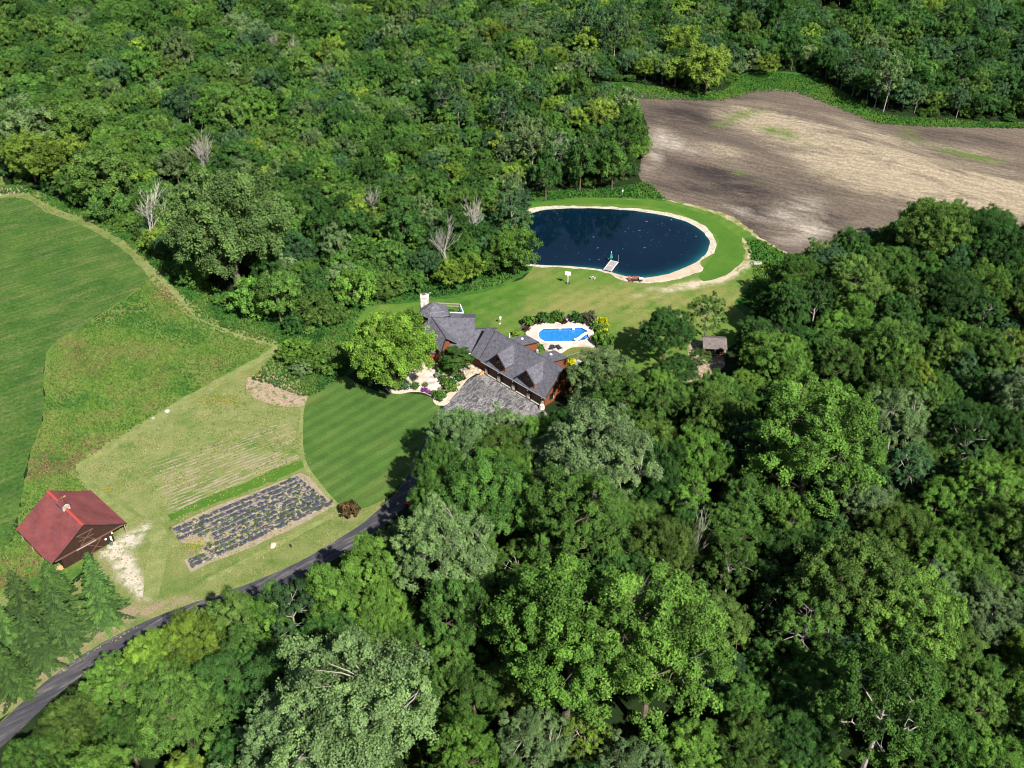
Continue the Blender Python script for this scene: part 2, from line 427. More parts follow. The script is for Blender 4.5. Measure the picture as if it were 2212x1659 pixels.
VERGE_TONES = [
 [(236, 1188, 18, 16, 0, 1.2), (262, 1178, 24, 14, -30, 1.3), (290, 1160, 16, 18, -50, 1.0), (312, 1140, 10, 14, 20, 0.8), (268, 1215, 22, 18, 0, 1.4), (282, 1248, 24, 18, 20, 1.4), (305, 1275, 18, 16, 30, 1.2), (320, 1292, 10, 10, 0, 0.7), (352, 1108, 26, 8, -30, 0.7), (330, 1095, 14, 8, 0, 0.4)],
 [(60, 1470, 90, 16, -32, 1.2), (150, 1400, 70, 16, -32, 1.2), (235, 1345, 60, 22, -28, 1.3), (320, 1318, 50, 12, -14, 1.1), (390, 1297, 36, 8, -12, 0.8), (-40, 1540, 80, 20, -32, 1.2), (215, 1232, 26, 12, -20, 0.8), (420, 1195, 16, 10, 0, 0.7), (370, 1102, 20, 8, -20, 0.6), (765, 1118, 14, 5, -20, 1.0)],
 [(480, 1230, 90, 6, -26, 0.7), (640, 1160, 60, 6, -26, 0.8), (560, 1235, 60, 8, -26, 0.4), (350, 1200, 12, 40, 0, 0.4), (690, 1130, 30, 12, -26, 0.6)]]
FIELD_TONES = [
 [(1800, 330, 190, 45, 22, 1.0), (1980, 400, 200, 45, 14, 1.0), (2150, 420, 180, 50, 8, 0.9), (1640, 265, 90, 26, 12, 0.8), (1560, 330, 60, 16, 18, 0.6), (1900, 300, 120, 20, 22, 0.7), (2100, 330, 120, 14, 12, 0.5)],
 [(1480, 260, 110, 30, 8, 0.8), (1560, 210, 90, 16, -4, 0.6), (1560, 385, 130, 28, 18, 0.8), (1480, 410, 90, 18, 14, 0.6), (1640, 470, 60, 40, 30, 0.9), (1790, 480, 70, 16, -12, 0.9), (1760, 400, 80, 14, 16, 0.5), (2060, 300, 140, 16, 6, 0.7), (1700, 320, 60, 8, 18, 0.3)],
 [(1720, 455, 55, 24, -10, 0.9), (1740, 505, 60, 20, -14, 0.8), (1440, 300, 36, 16, 25, 0.8), (1410, 340, 16, 36, 10, 0.8), (1490, 325, 60, 9, 18, 0.7), (1600, 455, 50, 9, 24, 0.5)],
 [(1590, 260, 50, 9, -12, 0.9), (1660, 280, 60, 10, 20, 0.6), (1720, 310, 60, 8, 24, 0.5), (1960, 290, 26, 14, 30, 0.9), (2090, 335, 70, 8, 12, 1.0), (1600, 375, 50, 4, 26, 0.7), (1780, 378, 40, 5, 22, 0.6), (1850, 425, 50, 5, 14, 0.4)]]
LAWN_TONES = [
 [(1330, 640, 170, 36, -4, 0.9), (1240, 665, 110, 30, -8, 0.5), (1560, 640, 90, 30, -15, 0.7), (1440, 690, 120, 40, 0, 0.6), (1180, 590, 60, 10, 0, 0.4)],
 [(980, 665, 90, 30, -8, 0.8), (1110, 640, 50, 26, -30, 0.6), (1050, 700, 90, 20, -10, 0.4)],
 [(1606, 560, 12, 26, 20, 0.9), (1580, 588, 34, 12, -28, 1.0), (1535, 603, 40, 10, -16, 1.0), (1480, 618, 44, 8, -10, 0.9), (1430, 624, 30, 6, 0, 0.6), (1395, 640, 50, 6, 0, 0.3)]]
# the base ground runs on to the horizon
sheet_pts('ground', [(-4000, -3000), (4000, -3000), (4000, 7000), (-4000, 7000)], 0.0, G['forest'])

# left side
sheet('crop_field', [(-150, 430), (0, 421), (60, 418), (105, 446), (190, 478), (262, 522), (318, 568), (334, 592), (275, 640), (190, 694), (112, 745), (96, 800), (92, 900), (62, 990), (45, 1080), (18, 1175), (-40, 1250), (-220, 1300)], 0.008, G['crop'], jit=0.5)
sheet('meadow', [(330, 588), (430, 684), (520, 722), (606, 744), (420, 856), (300, 925), (162, 1012), (200, 1060), (180, 1230), (60, 1290), (-120, 1330), (-120, 1180), (18, 1175), (45, 1080), (62, 990), (92, 900), (96, 800), (112, 745), (190, 694), (275, 640)], 0.004, G['meadow'], jit=0.5)
sheet('path_edge_grass', [(-150, 424), (0, 419), (70, 414), (112, 442), (196, 474), (268, 518), (324, 566), (345, 584), (335, 604), (310, 582), (255, 532), (185, 490), (100, 458), (40, 428), (-150, 440)], 0.012, G['drygrass'], jit=0.6)
sheet('left_verge', [(-120, 300), (8, 290), (8, 395), (60, 404), (110, 430), (0, 421), (-150, 430)], 0.006, G['drygrass'], jit=0.4)
sheet('earth_patch', [(-60, 410), (30, 405), (58, 409), (52, 415), (0, 424), (-60, 430)], 0.016, G['bare'], jit=0.3)
sheet('wood_edge_grass', [(330, 560), (420, 612), (480, 660), (600, 705), (720, 735), (770, 790), (745, 812), (690, 850), (660, 860), (540, 820), (606, 748), (520, 728), (425, 690)], 0.0045, G['tall'], jit=0.6)
sheet('wood_edge_grass', [(-60, 408), (0, 400), (60, 402), (115, 425), (205, 465), (300, 508), (345, 545), (420, 590), (500, 640), (620, 690), (720, 685), (770, 690), (760, 740), (720, 745), (600, 712), (480, 668), (420, 622), (345, 590), (318, 572), (262, 524), (190, 481), (105, 448), (60, 422), (0, 424), (-60, 428)], 0.0043, G['tall'], jit=0.8)
sheet('verge', [(162, 1012), (420, 856), (600, 750), (640, 800), (665, 850), (655, 960), (690, 1040), (738, 1096), (775, 1102), (835, 1072), (800, 1130), (640, 1222), (520, 1272), (340, 1335), (200, 1410), (60, 1510), (-60, 1600), (-150, 1600), (-150, 1300), (60, 1290), (190, 1230), (205, 1060)], 0.0065, G['drygrass'], jit=0.5, tones=VERGE_TONES, cell=1.6)
sheet('weedy_plot', [(172, 1010), (420, 866), (532, 832), (592, 880), (655, 872), (652, 960), (640, 1010), (520, 1060), (360, 1125), (300, 1110), (255, 1075)], 0.011, G['plot'], jit=0.5)
strip('grass_path', [(318, 575), (345, 606), (390, 650), (440, 688), (520, 722), (606, 746)], [3.0, 3.4, 2.6], 0.014, G['path'], jit=0.7)
strip('grass_path', [(606, 750), (520, 800), (430, 850), (300, 925), (166, 1012)], [2.0, 2.4, 2.6, 2.6], 0.0145, G['path'], jit=0.6)
strip('grass_path', [(168, 1010), (196, 1052), (232, 1090), (290, 1130)], [1.6, 2.4, 3.0], 0.0135, G['path'])
strip('grass_path', [(662, 852), (652, 905), (652, 965), (672, 1022), (712, 1068), (742, 1096)], [0.7, 0.8, 0.9, 1.5, 1.9], 0.015, G['path'])
strip('grass_path', [(330, 1140), (345, 1170), (335, 1230), (325, 1290)], [3.0, 3.4, 2.6], 0.0125, G['path'])
sheet('bare_patch', [(540, 812), (590, 812), (640, 838), (662, 855), (660, 872), (630, 878), (585, 872), (530, 846)], 0.0155, G['bare'], jit=0.6)
0 and sheet('dirt_patch', [(218, 1180), (252, 1160), (300, 1150), (325, 1128), (318, 1160), (290, 1190), (318, 1240), (336, 1270), (326, 1298), (290, 1300), (240, 1250)], 0.0165, G['gravel'], jit=1.7, freq=0.8)
0 and sheet('dirt_verge', [(-80, 1530), (60, 1440), (130, 1395), (190, 1340), (250, 1330), (300, 1320), (345, 1292), (420, 1285), (405, 1310), (330, 1335), (230, 1395), (130, 1462), (60, 1510), (-60, 1605)], 0.0155, G['dirt'], jit=0.6)
0 and sheet('spruce_litter', [(-120, 1250), (60, 1222), (180, 1218), (290, 1290), (275, 1340), (190, 1380), (90, 1450), (-60, 1540), (-160, 1560)], 0.0145, G['dirt'], jit=0.6)
strip('grassy_strip', [(365, 1118), (460, 1080), (560, 1040), (655, 1000)], [1.6, 2.6, 3.0, 2.6], 0.0135, G['ring'], jit=0.6)
for a_, b_, w_ in (((610, 1265), (700, 1216), 0.9), ((450, 1255), (720, 1112), 1.2)):
    strip('grass_path', [a_, b_], w_, 0.013, G['path'])

# pale soil rows in the weedy plot
def px_lerp(a, b, t): return (a[0]+(b[0]-a[0])*t, a[1]+(b[1]-a[1])*t)
row_l0, row_l1, row_r0, row_r1 = (300, 1012), (352, 1112), (640, 905), (650, 985)
for i in range(17):
    t = i/16
    a, b = px_lerp(row_l0, row_l1, t), px_lerp(row_r0, row_r1, t)
    t0 = random.uniform(0.0, 0.12)*(1.2-t)+0.02
    segs = random.choice([3, 4, 5]); x = t0
    for s_ in range(segs):
        x1 = min(0.99, x + random.uniform(0.14, 0.45))
        if x1-x > 0.06:
            strip('soil_row', [px_lerp(a, b, x), px_lerp(a, b, (x+x1)/2), px_lerp(a, b, x1)], [0.12, random.uniform(0.35, 0.75)*(0.6+0.4*t), 0.12], 0.018+0.0002*i, G['soil'], jit=0.35, step=0.5, seed=i*3+s_)
        x = x1+random.uniform(0.01, 0.10)
        if x > 0.9: break

for i in range(9):     # fainter rows of cut stalks higher in the plot
    t = i/9
    a, b = px_lerp((225, 998), (300, 1008), t), px_lerp((560, 850), (640, 900), t)
    x = random.uniform(0.05, 0.2)
    while x < 0.92:
        x1 = min(0.97, x+random.uniform(0.08, 0.3))
        strip('stalk_row', [px_lerp(a, b, x), px_lerp(a, b, (x+x1)/2), px_lerp(a, b, x1)], [0.08, random.uniform(0.2, 0.42), 0.08], 0.0165+0.0001*i, G['path'], jit=0.25, step=0.6, seed=i*5+x)
        x = x1+random.uniform(0.03, 0.2)
# driveway, forecourt and front lawn
drive_edge = [(-40, 1596), (0, 1562), (90, 1480), (200, 1401), (330, 1335), (520, 1267), (640, 1216), (760, 1146), (835, 1086), (872, 1042), (900, 985), (924, 938), (946, 895)]
drive = outline(drive_edge, closed=False, step=1.0, jit=0.12)
sheet('lawn', [(742, 812), (775, 830), (835, 850), (880, 850), (932, 858), (952, 884), (935, 915), (912, 960), (890, 1010), (872, 1040), (830, 1078), (772, 1102), (740, 1096), (700, 1052), (668, 1010), (655, 965), (655, 905), (664, 860), (695, 838)], 0.0195, G['lawn'], jit=0.15)
def side_offset(P, d):
    out = []
    for i, q in enumerate(P):
        t = (P[min(i+1, len(P)-1)]-P[max(i-1, 0)]).normalized(); out.append(q+Vector((t.y, -t.x))*d)
    return out
sheet_pts('driveway', side_offset(drive, 3.6)[::1] + drive[::-1], 0.024, G['asphalt'])
sheet_pts('driveway_edge', side_offset(drive, -0.03) + side_offset(drive, -0.15)[::-1], 0.027, G['path'])
sheet('forecourt', [(1043, 806), (1172, 882), (1190, 905), (1150, 945), (1080, 985), (1000, 1010), (930, 1000), (905, 990), (925, 940), (945, 895), (985, 850), (1015, 818)], 0.028, G['court'], smooth=False, jit=0.05)

# back lawn, banks, field
sheet('back_lawn', [(760, 690), (800, 655), (885, 646), (980, 636), (1070, 618), (1140, 590), (1150, 500), (1135, 445), (1180, 420), (1300, 412), (1400, 402), (1470, 425), (1560, 462), (1640, 512), (1700, 548), (1760, 552), (1850, 520), (1925, 485), (1990, 490), (1950, 545), (1800, 590), (1720, 640), (1660, 700), (1560, 760), (1480, 830), (1380, 880), (1260, 870), (1200, 800), (1000, 760), (880, 730)], 0.0055, G['backlawn'], jit=0.6, tones=LAWN_TONES, cell=2.2)
sheet('wood_edge_grass', [(752, 690), (762, 645), (800, 628), (880, 612), (1000, 602), (1080, 588), (1142, 552), (1148, 582), (1076, 622), (985, 641), (885, 654), (800, 662), (770, 692)], 0.0062, G['tall'], jit=0.8)
sheet('bank_grass', [(1128, 452), (1150, 436), (1260, 430), (1380, 432), (1440, 438), (1520, 464), (1570, 492), (1602, 520), (1612, 552), (1575, 590), (1520, 608), (1512, 588), (1548, 540), (1545, 505), (1490, 470), (1400, 446), (1260, 440), (1150, 448)], 0.0095, G['ring'], jit=0.3)
sheet('rank_grass', [(1120, 430), (1150, 414), (1280, 410), (1372, 398), (1398, 392), (1420, 412), (1442, 434), (1380, 430), (1260, 428), (1150, 438)], 0.0125, G['tall'], jit=0.5)
sheet('field_margin_grass', [(1240, 200), (1290, 186), (1350, 178), (1500, 200), (1560, 196), (1605, 160), (1660, 155), (1760, 165), (1890, 240), (1935, 250), (2110, 262), (2280, 268), (2280, 292), (2000, 280), (1890, 270), (1790, 228), (1718, 202), (1640, 200), (1560, 220), (1490, 220), (1330, 214), (1280, 214)], 0.0075, G['tall'], jit=0.8)
sheet('field_margin_grass', [(1608, 515), (1650, 520), (1702, 548), (1760, 546), (1850, 514), (1935, 476), (1990, 470), (2000, 520), (1900, 560), (1780, 600), (1700, 660), (1640, 690), (1590, 660), (1625, 600), (1625, 550)], 0.0075, G['tall'], jit=0.8)
sheet('ploughed_field', [(1330, 206), (1400, 201), (1490, 212), (1560, 213), (1638, 193), (1716, 196), (1792, 221), (1890, 263), (2000, 272), (2120, 276), (2800, 300), (2800, 540), (2100, 478), (1962, 470), (1928, 482), (1850, 517), (1745, 549), (1700, 547), (1640, 512), (1590, 478), (1500, 444), (1440, 430), (1402, 408), (1380, 376), (1388, 330), (1402, 300), (1384, 244)], 0.013, G['field'], jit=0.6, tones=FIELD_TONES, relief=[(1800, 300, 240, 34, 20, 2.4), (1600, 330, 160, 16, 16, 1.1), (1540, 240, 90, 16, 0, 1.2), (1680, 440, 90, 20, 20, 1.3), (1760, 470, 60, 14, -15, 0.9), (2080, 380, 160, 18, 10, 1.2)])
strip('field_edge_straw', [(1432, 430), (1500, 446), (1560, 464), (1596, 482), (1640, 514), (1700, 548)], [0.5, 1.2, 2.2, 1.2, 0.8], 0.0155, G['trail'], jit=0.8)
strip('worn_trail', [(1604, 512), (1613, 540), (1610, 566), (1590, 586)], [0.5, 1.4, 1.6, 0.6], 0.0145, G['trail'], jit=0.9)
sheet('clearing', [(392, 92), (405, 82), (432, 76), (428, 98), (420, 106), (398, 104)], 0.01, G['tall'], jit=1.0)
sheet('clearing', [(1755, 24), (1820, 20), (1850, 28), (1840, 60), (1800, 66), (1770, 44)], 0.01, G['tall'], jit=1.0)
sheet('clearing', [(1180, 300), (1230, 312), (1320, 300), (1285, 330), (1200, 325)], 0.01, G['tall'], jit=1.0)

# the pond: a shallow basin of pale gravel, water, a sandy beach
pond_pts = [(1108, 520), (1118, 478), (1145, 462), (1180, 453), (1250, 450), (1340, 453), (1410, 461), (1470, 475), (1510, 494), (1532, 520), (1526, 546), (1495, 571), (1445, 591), (1395, 600), (1352, 597), (1325, 590), (1300, 582), (1230, 575), (1150, 571), (1115, 556)]
shore_pts = [(1098, 520), (1110, 474), (1140, 452), (1180, 445), (1250, 445), (1340, 448), (1412, 455), (1476, 468), (1520, 488), (1546, 520), (1540, 546), (1513, 564), (1516, 584), (1450, 606), (1392, 612), (1340, 603), (1308, 588), (1230, 579), (1150, 575), (1105, 560)]
sheet('pond_shore', shore_pts, 0.0175, G['shore'], jit=0.5, freq=0.5)
sheet('beach', [(1300, 582), (1325, 588), (1352, 595), (1395, 598), (1445, 589), (1495, 569), (1511, 562), (1515, 583), (1450, 604), (1392, 610), (1340, 602)], 0.0215, G['sand'], smooth=False, jit=0.05)
def water_mat():
    k = NT('pond_water')
    a = k.n('ShaderNodeAttribute', attribute_name='shallow', attribute_type='GEOMETRY').outputs['Fac']
    n1 = k.noise(k.pos(), 0.05, 4)
    deep = k.mix(k.rng(n1, 0.3, 0.7), (0.0008, 0.0055, 0.0135), (0.0013, 0.0085, 0.020))
    k.color(k.mix(a, deep, (0.006, 0.075, 0.085)))
    k.b.inputs['Roughness'].default_value = 0.04; k.b.inputs['Specular IOR Level'].default_value = 0.5; k.b.inputs['IOR'].default_value = 1.33
    k.bump(k.noise(k.pos(0, (1, 2.2, 1)), 1.1, 3), 0.06, 0.05); return k.m
def build_pond():
    out = outline(pond_pts, step=1.4, jit=0.25)
    c = sum(out, Vector((0, 0)))/len(out); n = len(out)
    V, F, A = [], [], []
    rings = (1.0, 0.985, 0.965, 0.94, 0.90, 0.8, 0.5)
    for s_ in rings:
        for q in out: V.append((*(c+(q-c)*s_), 0.026))
    V.append((*c, 0.026))
    beach = [at(1511, 562).xy, at(1445, 590).xy, at(1395, 599).xy, at(1330, 590).xy, at(1535, 520).xy]
    for r in range(len(rings)-1):
        for i in range(n):
            j = (i+1) % n; F.append((r*n+i, r*n+j, (r+1)*n+j, (r+1)*n+i))
    for i in range(n): F.append(((len(rings)-1)*n+i, (len(rings)-1)*n+(i+1) % n, len(V)-1))
    me = bpy.data.meshes.new('pond_water'); me.from_pydata(V, [], F); me.materials.append(water_mat())
    at_ = me.attributes.new('shallow', 'FLOAT', 'POINT')
    for i, v in enumerate(V):
        r = min(i//n, len(rings)-1); q = Vector(v[:2])
        d = min((q-b).length for b in beach[:4]); near = max(0.0, 1-d/17.0); near2 = 0.35 if (q-beach[4]).length < 28 else 0.12
        at_.data[i].value = max(near, near2*0.7)*(1.0, 0.85, 0.6, 0.35, 0.12, 0.0, 0.0, 0.0)[r] if i < len(V)-1 else 0
    o = link('pond_water', me); o['kind'] = 'structure'; return o
build_pond()
# ------------------------------------------------------------------ building materials
def shingle_mat(name, dark, light, sc=1.7):
    k = NT(name); v = k.pos()
    f = k.noise(v, sc, 9, 0.8); g = k.noise(k.pos(R(45), (1, 0.25, 1)), 2.2, 6, 0.7)
    col = k.ramp(k.math('ADD', k.math('MULTIPLY', f, 0.6), k.math('MULTIPLY', g, 0.4)), [(0.38, dark), (0.50, tuple((a+b)/2 for a, b in zip(dark, light))), (0.61, light)])
    k.color(col); k.b.inputs['Roughness'].default_value = 0.85; k.bump(f, 0.5, 0.05); return k.m
def board_mat(name, c0, c1, period=0.22, vertical_axis='x'):
    k = NT(name); v = k.pos(obj=True)
    n = k.noise(k.pos(obj=True, sc=(4, 4, 0.35)), 1.2, 6, 0.7)
    col = k.ramp(n, [(0.3, c0), (0.7, c1)])
    sx = k.n('ShaderNodeSeparateXYZ'); k.l(v, sx.inputs[0])
    u = k.math('ADD', sx.outputs[0], sx.outputs[1])
    gp = k.math('FRACT', k.math('MULTIPLY', u, 1/period))
    gap = k.rng(gp, 0.0, 0.12, 0.45, 1.0)
    k.color(k.mix(1.0, col, k.gray(gap), 'MULTIPLY')); k.b.inputs['Roughness'].default_value = 0.8
    k.bump(gap, 0.4, 0.02); return k.m
def stone_mat(name, cols, scale=3.2):
    k = NT(name); v = k.n('ShaderNodeTexVoronoi'); v.inputs['Scale'].default_value = scale; k.l(k.pos(obj=True), v.inputs['Vector'])
    r = k.n('ShaderNodeSeparateColor'); k.l(v.outputs['Color'], r.inputs[0])
    e = k.n('ShaderNodeTexVoronoi', feature='DISTANCE_TO_EDGE'); e.inputs['Scale'].default_value = scale; k.l(k.pos(obj=True), e.inputs['Vector'])
    col = k.ramp(r.outputs[0], [(0.0, cols[0]), (0.5, cols[1]), (1.0, cols[2])])
    col = k.mix(k.rng(e.outputs['Distance'], 0.02, 0.08, 0.6, 0.0), col, (0.16, 0.14, 0.12))
    k.color(col); k.bump(k.rng(e.outputs['Distance'], 0.0, 0.12), 0.6, 0.05); return k.m
def painted(name): # colour of each piece comes from the piece itself
    k = NT(name); f = k.noise(k.pos(obj=False), 2.5, 6, 0.7)
    k.color(k.mix(1.0, k.n('ShaderNodeObjectInfo').outputs['Color'], k.gray(k.rng(f, 0.3, 0.7, 0.8, 1.2)), 'MULTIPLY'))
    k.bump(f, 0.4, 0.05); return k.m
def glass_mat():
    k = NT('window_glass'); k.color((0.012, 0.014, 0.016)); k.b.inputs['Roughness'].default_value = 0.05
    k.b.inputs['Specular IOR Level'].default_value = 0.5; return k.m
B = dict(
    slate=shingle_mat('slate_shingles', (0.040, 0.040, 0.050), (0.122, 0.118, 0.140)),
    cedar=board_mat('orange_cedar', (0.120, 0.038, 0.016), (0.190, 0.063, 0.025), 0.26),
    darkwood=board_mat('dark_stained_wood', (0.040, 0.016, 0.009), (0.070, 0.028, 0.014), 0.3),
    trim=flat_mat('brown_trim', (0.085, 0.036, 0.022), 0.6),
    fascia=flat_mat('dark_fascia', (0.020, 0.017, 0.017), 0.6),
    white=flat_mat('white_paint', (0.78, 0.77, 0.74), 0.5, 0.06),
    cream=flat_mat('cream_stone', (0.50, 0.43, 0.34), 0.85, 0.25, 3.5, bump=0.4),
    stone=stone_mat('pale_field_stone', [(0.30, 0.25, 0.20), (0.55, 0.48, 0.40), (0.68, 0.62, 0.54)]),
    glass=glass_mat(),
    steel=flat_mat('grey_metal', (0.32, 0.33, 0.35), 0.4, 0.08, metal=0.3),
    concrete=flat_mat('pale_concrete', (0.50, 0.47, 0.42), 0.9, 0.15),
    greywood=board_mat('weathered_wood', (0.20, 0.17, 0.13), (0.32, 0.28, 0.22), 0.18),
    barnwood=board_mat('barn_boards', (0.020, 0.010, 0.007), (0.042, 0.020, 0.012), 0.24),
    barntrim=flat_mat('barn_trim', (0.115, 0.060, 0.045), 0.8),
    blue=flat_mat('blue_cloth', (0.015, 0.10, 0.33), 0.8),
    black=flat_mat('dark_wicker', (0.022, 0.026, 0.034), 0.7, 0.2, 20),
    painted=painted('own_coloured_stone'),
    red=flat_mat('red_barn_paint', (0.24, 0.05, 0.045), 0.6),
)
def barn_roof_mat():
    k = NT('red_tin_roof'); v = k.pos(obj=True)
    f = k.noise(k.pos(obj=True, sc=(1, 0.5, 1)), 0.55, 7, 0.7); g = k.noise(v, 4, 5, 0.7)
    col = k.ramp(f, [(0.3, (0.095, 0.028, 0.028)), (0.5, (0.150, 0.041, 0.039)), (0.75, (0.185, 0.058, 0.053))])
    st = k.rng(k.noise(k.pos(obj=True, sc=(0.5, 1.2, 1), off=(5, 2, 0)), 0.9, 7, 0.7), 0.50, 0.68, 0, 0.7)
    col = k.mix(st, col, (0.085, 0.045, 0.055))
    col = k.mix(1.0, col, k.gray(k.rng(g, 0.3, 0.7, 0.86, 1.14)), 'MULTIPLY')
    k.color(col); k.b.inputs['Roughness'].default_value = 0.55; k.b.inputs['Specular IOR Level'].default_value = 0.3
    k.bump(g, 0.25, 0.03); return k.m
B['barnroof'] = barn_roof_mat()

# ------------------------------------------------------------------ the house
HA = Vector((-5.53, 186.01, 0.0)); HROT = R(-45.03)
house = empty('house', HA, HROT, 'sprawling cedar house with grey shingle roofs, two dormers and a four-door garage', 'house')
_ch, _sh = math.cos(-HROT), math.sin(-HROT)
def W(x, y, z):
    dx, dy = x-HA.x, y-HA.y
    return Vector((dx*_ch - dy*_sh, dx*_sh + dy*_ch, z))
EV, RV, BV, EZ, RZ = -0.45, 4.85, 10.15, 2.98, 8.0
sl = (RZ-EZ)/(RV-EV)
# garage body: gabled block whose front is set back behind the piers
m = MB(); m.prism([(0.38, 0), (9.8, 0), (9.8, 3.2), (RV, RZ-0.28), (0.38, 3.55)], 'x', -4.2, 17.0)
m.build('wall', B['cedar'], house)
m = MB()
doors = [(0.35, 3.2), (4.5, 7.55), (8.9, 12.0), (13.3, 16.3)]
edges = [-0.1] + [e for d in doors for e in d] + [17.03]
for i in range(0, len(edges), 2): m.box(edges[i], edges[i+1], 0.0, 0.379, 0, 2.55)
m.box(-0.1, 17.03, 0.0, 0.379, 2.552, 3.12)
m.build('front_wall', B['darkwood'], house)
for i, (a, b) in enumerate(doors):
    m = MB()
    for r in range(4): m.box(a+0.02, b-0.02, 0.24, 0.36, 0.03+r*0.63, 0.03+r*0.63+0.60)
    d = m.build('garage_door', B['trim'], house)
    fr = MB().box(a-0.09, a, -0.02, 0.3, 0, 2.6).box(b, b+0.09, -0.02, 0.3, 0, 2.6).box(a, b, -0.02, 0.24, 2.5, 2.6)
    fr.build('door_frame', B['trim'], d)
    MB().box(a+0.05, b-0.05, -0.14, 0.22, 0.03, 0.055).build('door_sill', B['concrete'], house)
for i, u in enumerate((-0.05, 3.85, 8.22, 12.65, 16.72)):
    wd = 0.42 if 0 < i < 4 else 0.36
    MB().box(u-wd, u+wd, -0.13, -0.001, 0.0, 1.25 if i < 4 else 1.5).build('stone_pier', B['stone'], house, bevel=0.03)
    if 0 < i:
        lm = MB().lathe([(0.05, 0), (0.13, 0.04), (0.15, 0.26), (0.04, 0.36)], (u, -0.2, 2.05), 8)
        lm.box(u-0.03, u+0.03, -0.18, -0.001, 2.3, 2.36)
        lm.build('wall_lamp', B['white'], house)
MB().lathe([(0.62, 0), (0.6, 0.5), (0.45, 1.0), (0.2, 1.15)], (17.15, -0.55, 0.0), 9).build('stone_buttress', B['stone'], house)
# garage roof
m = MB()
m.slab([(-4.55, EV, EZ), (17.95, EV, EZ), (17.95, RV, RZ), (-4.55, RV, RZ)], 0.2)
m.slab([(17.95, BV, EZ), (-4.55, BV, EZ), (-4.55, RV+0.002, RZ), (17.95, RV+0.002, RZ)], 0.2)
roof = m.build('roof', B['slate'], house)
for v0, z0, v1, z1 in ((EV, EZ, RV, RZ), (BV, EZ, RV, RZ)):
    for u in (17.953, -4.593):
        m = MB(); m.hexa([(u, v0, z0-0.24), (u+0.04, v0, z0-0.24), (u+0.04, v1, z1-0.24), (u, v1, z1-0.24)], [(u, v0, z0+0.03), (u+0.04, v0, z0+0.03), (u+0.04, v1, z1+0.03), (u, v1, z1+0.03)])
        m.build('barge_board', B['fascia'], roof)
MB().box(-1.2, 18.0, EV-0.12, EV-0.002, EZ-0.19, EZ-0.05).build('gutter', B['steel'], roof)
MB().tube([(-4.5, RV, RZ+0.02), (17.9, RV, RZ+0.02)], 0.09, 5).build('ridge_cap', B['slate'], roof)
seam = MB().hexa([(-1.9+0.0, EV+0.3, EZ+0.3*sl+0.004), (-1.75, EV+0.3, EZ+0.3*sl+0.004), (-2.05, RV, RZ+0.004), (-2.2, RV, RZ+0.004)], [(-1.9, EV+0.3, EZ+0.3*sl+0.03), (-1.75, EV+0.3, EZ+0.3*sl+0.03), (-2.05, RV, RZ+0.03), (-2.2, RV, RZ+0.03)])
seam.build('roof_seam', B['fascia'], roof)
# dormers
for uc in (4.15, 12.7):
    hw, zp, ze = 1.62, 7.45, 5.55
    zr = lambda v: EZ + (v-EV)*sl
    m = MB()
    m.prism([(uc-hw, 3.2), (uc+hw, 3.2), (uc+hw, ze+0.1), (uc, zp-0.22), (uc-hw, ze+0.1)], 'y', -0.05, 4.0)
    dm = m.build('dormer', B['cedar'], house)
    dz = (zp-ze)/(hw+0.0)
    ow = 2.3; zo = zp-(zp-ze)*ow/hw*0.93
    m = MB()
    vt = EV+(zp-EZ)/sl; vo = EV+(zo-EZ)/sl
    m.slab([(uc-ow-0.25, -0.62, zo-0.2), (uc, -0.62, zp), (uc, vt+0.1, zp), (uc-ow-0.25, vo-0.2+0.1, zo-0.2)][::-1], 0.13)
    m.slab([(uc+ow, -0.62, zo), (uc, -0.62, zp), (uc, vt+0.1, zp), (uc+ow, vo+0.1, zo)], 0.13)
    m.build('dormer_roof', B['slate'], dm)
    for s_ in (-1, 1):
        wd = ow+(0.25 if s_ < 0 else 0); zz = zo-(0.2 if s_ < 0 else 0); m = MB()
        m.tube([(uc+s_*wd, -0.66, zz-0.07), (uc, -0.66, zp-0.07)], 0.1, 4)
        m.build('dormer_barge_board', B['fascia'], dm)
    m = MB()
    ws = (-1.12, -0.38, 0.38, 1.12)
    for a in ws: m.box(uc+a-0.07, uc+a+0.07, -0.16, -0.052, 3.75, 5.35)
    m.box(uc-1.2, uc+1.2, -0.17, -0.052, 3.6, 3.75); m.box(uc-1.2, uc+1.2, -0.17, -0.052, 5.35, 5.5)
    m.box(uc-1.05, uc+1.05, -0.13, -0.06, 4.52, 4.6)
    m.build('window_frame', B['trim'], dm)
    for a in (-0.75, 0.0, 0.75):
        MB().box(uc+a-0.30, uc+a+0.30, -0.1, -0.054, 3.78, 5.33).build('pane', B['glass'], dm)
    MB().poly([(uc-0.85, -0.08, 5.6), (uc+0.85, -0.08, 5.6), (uc, -0.08, 6.75)]).build('gable_pane', B['glass'], dm)
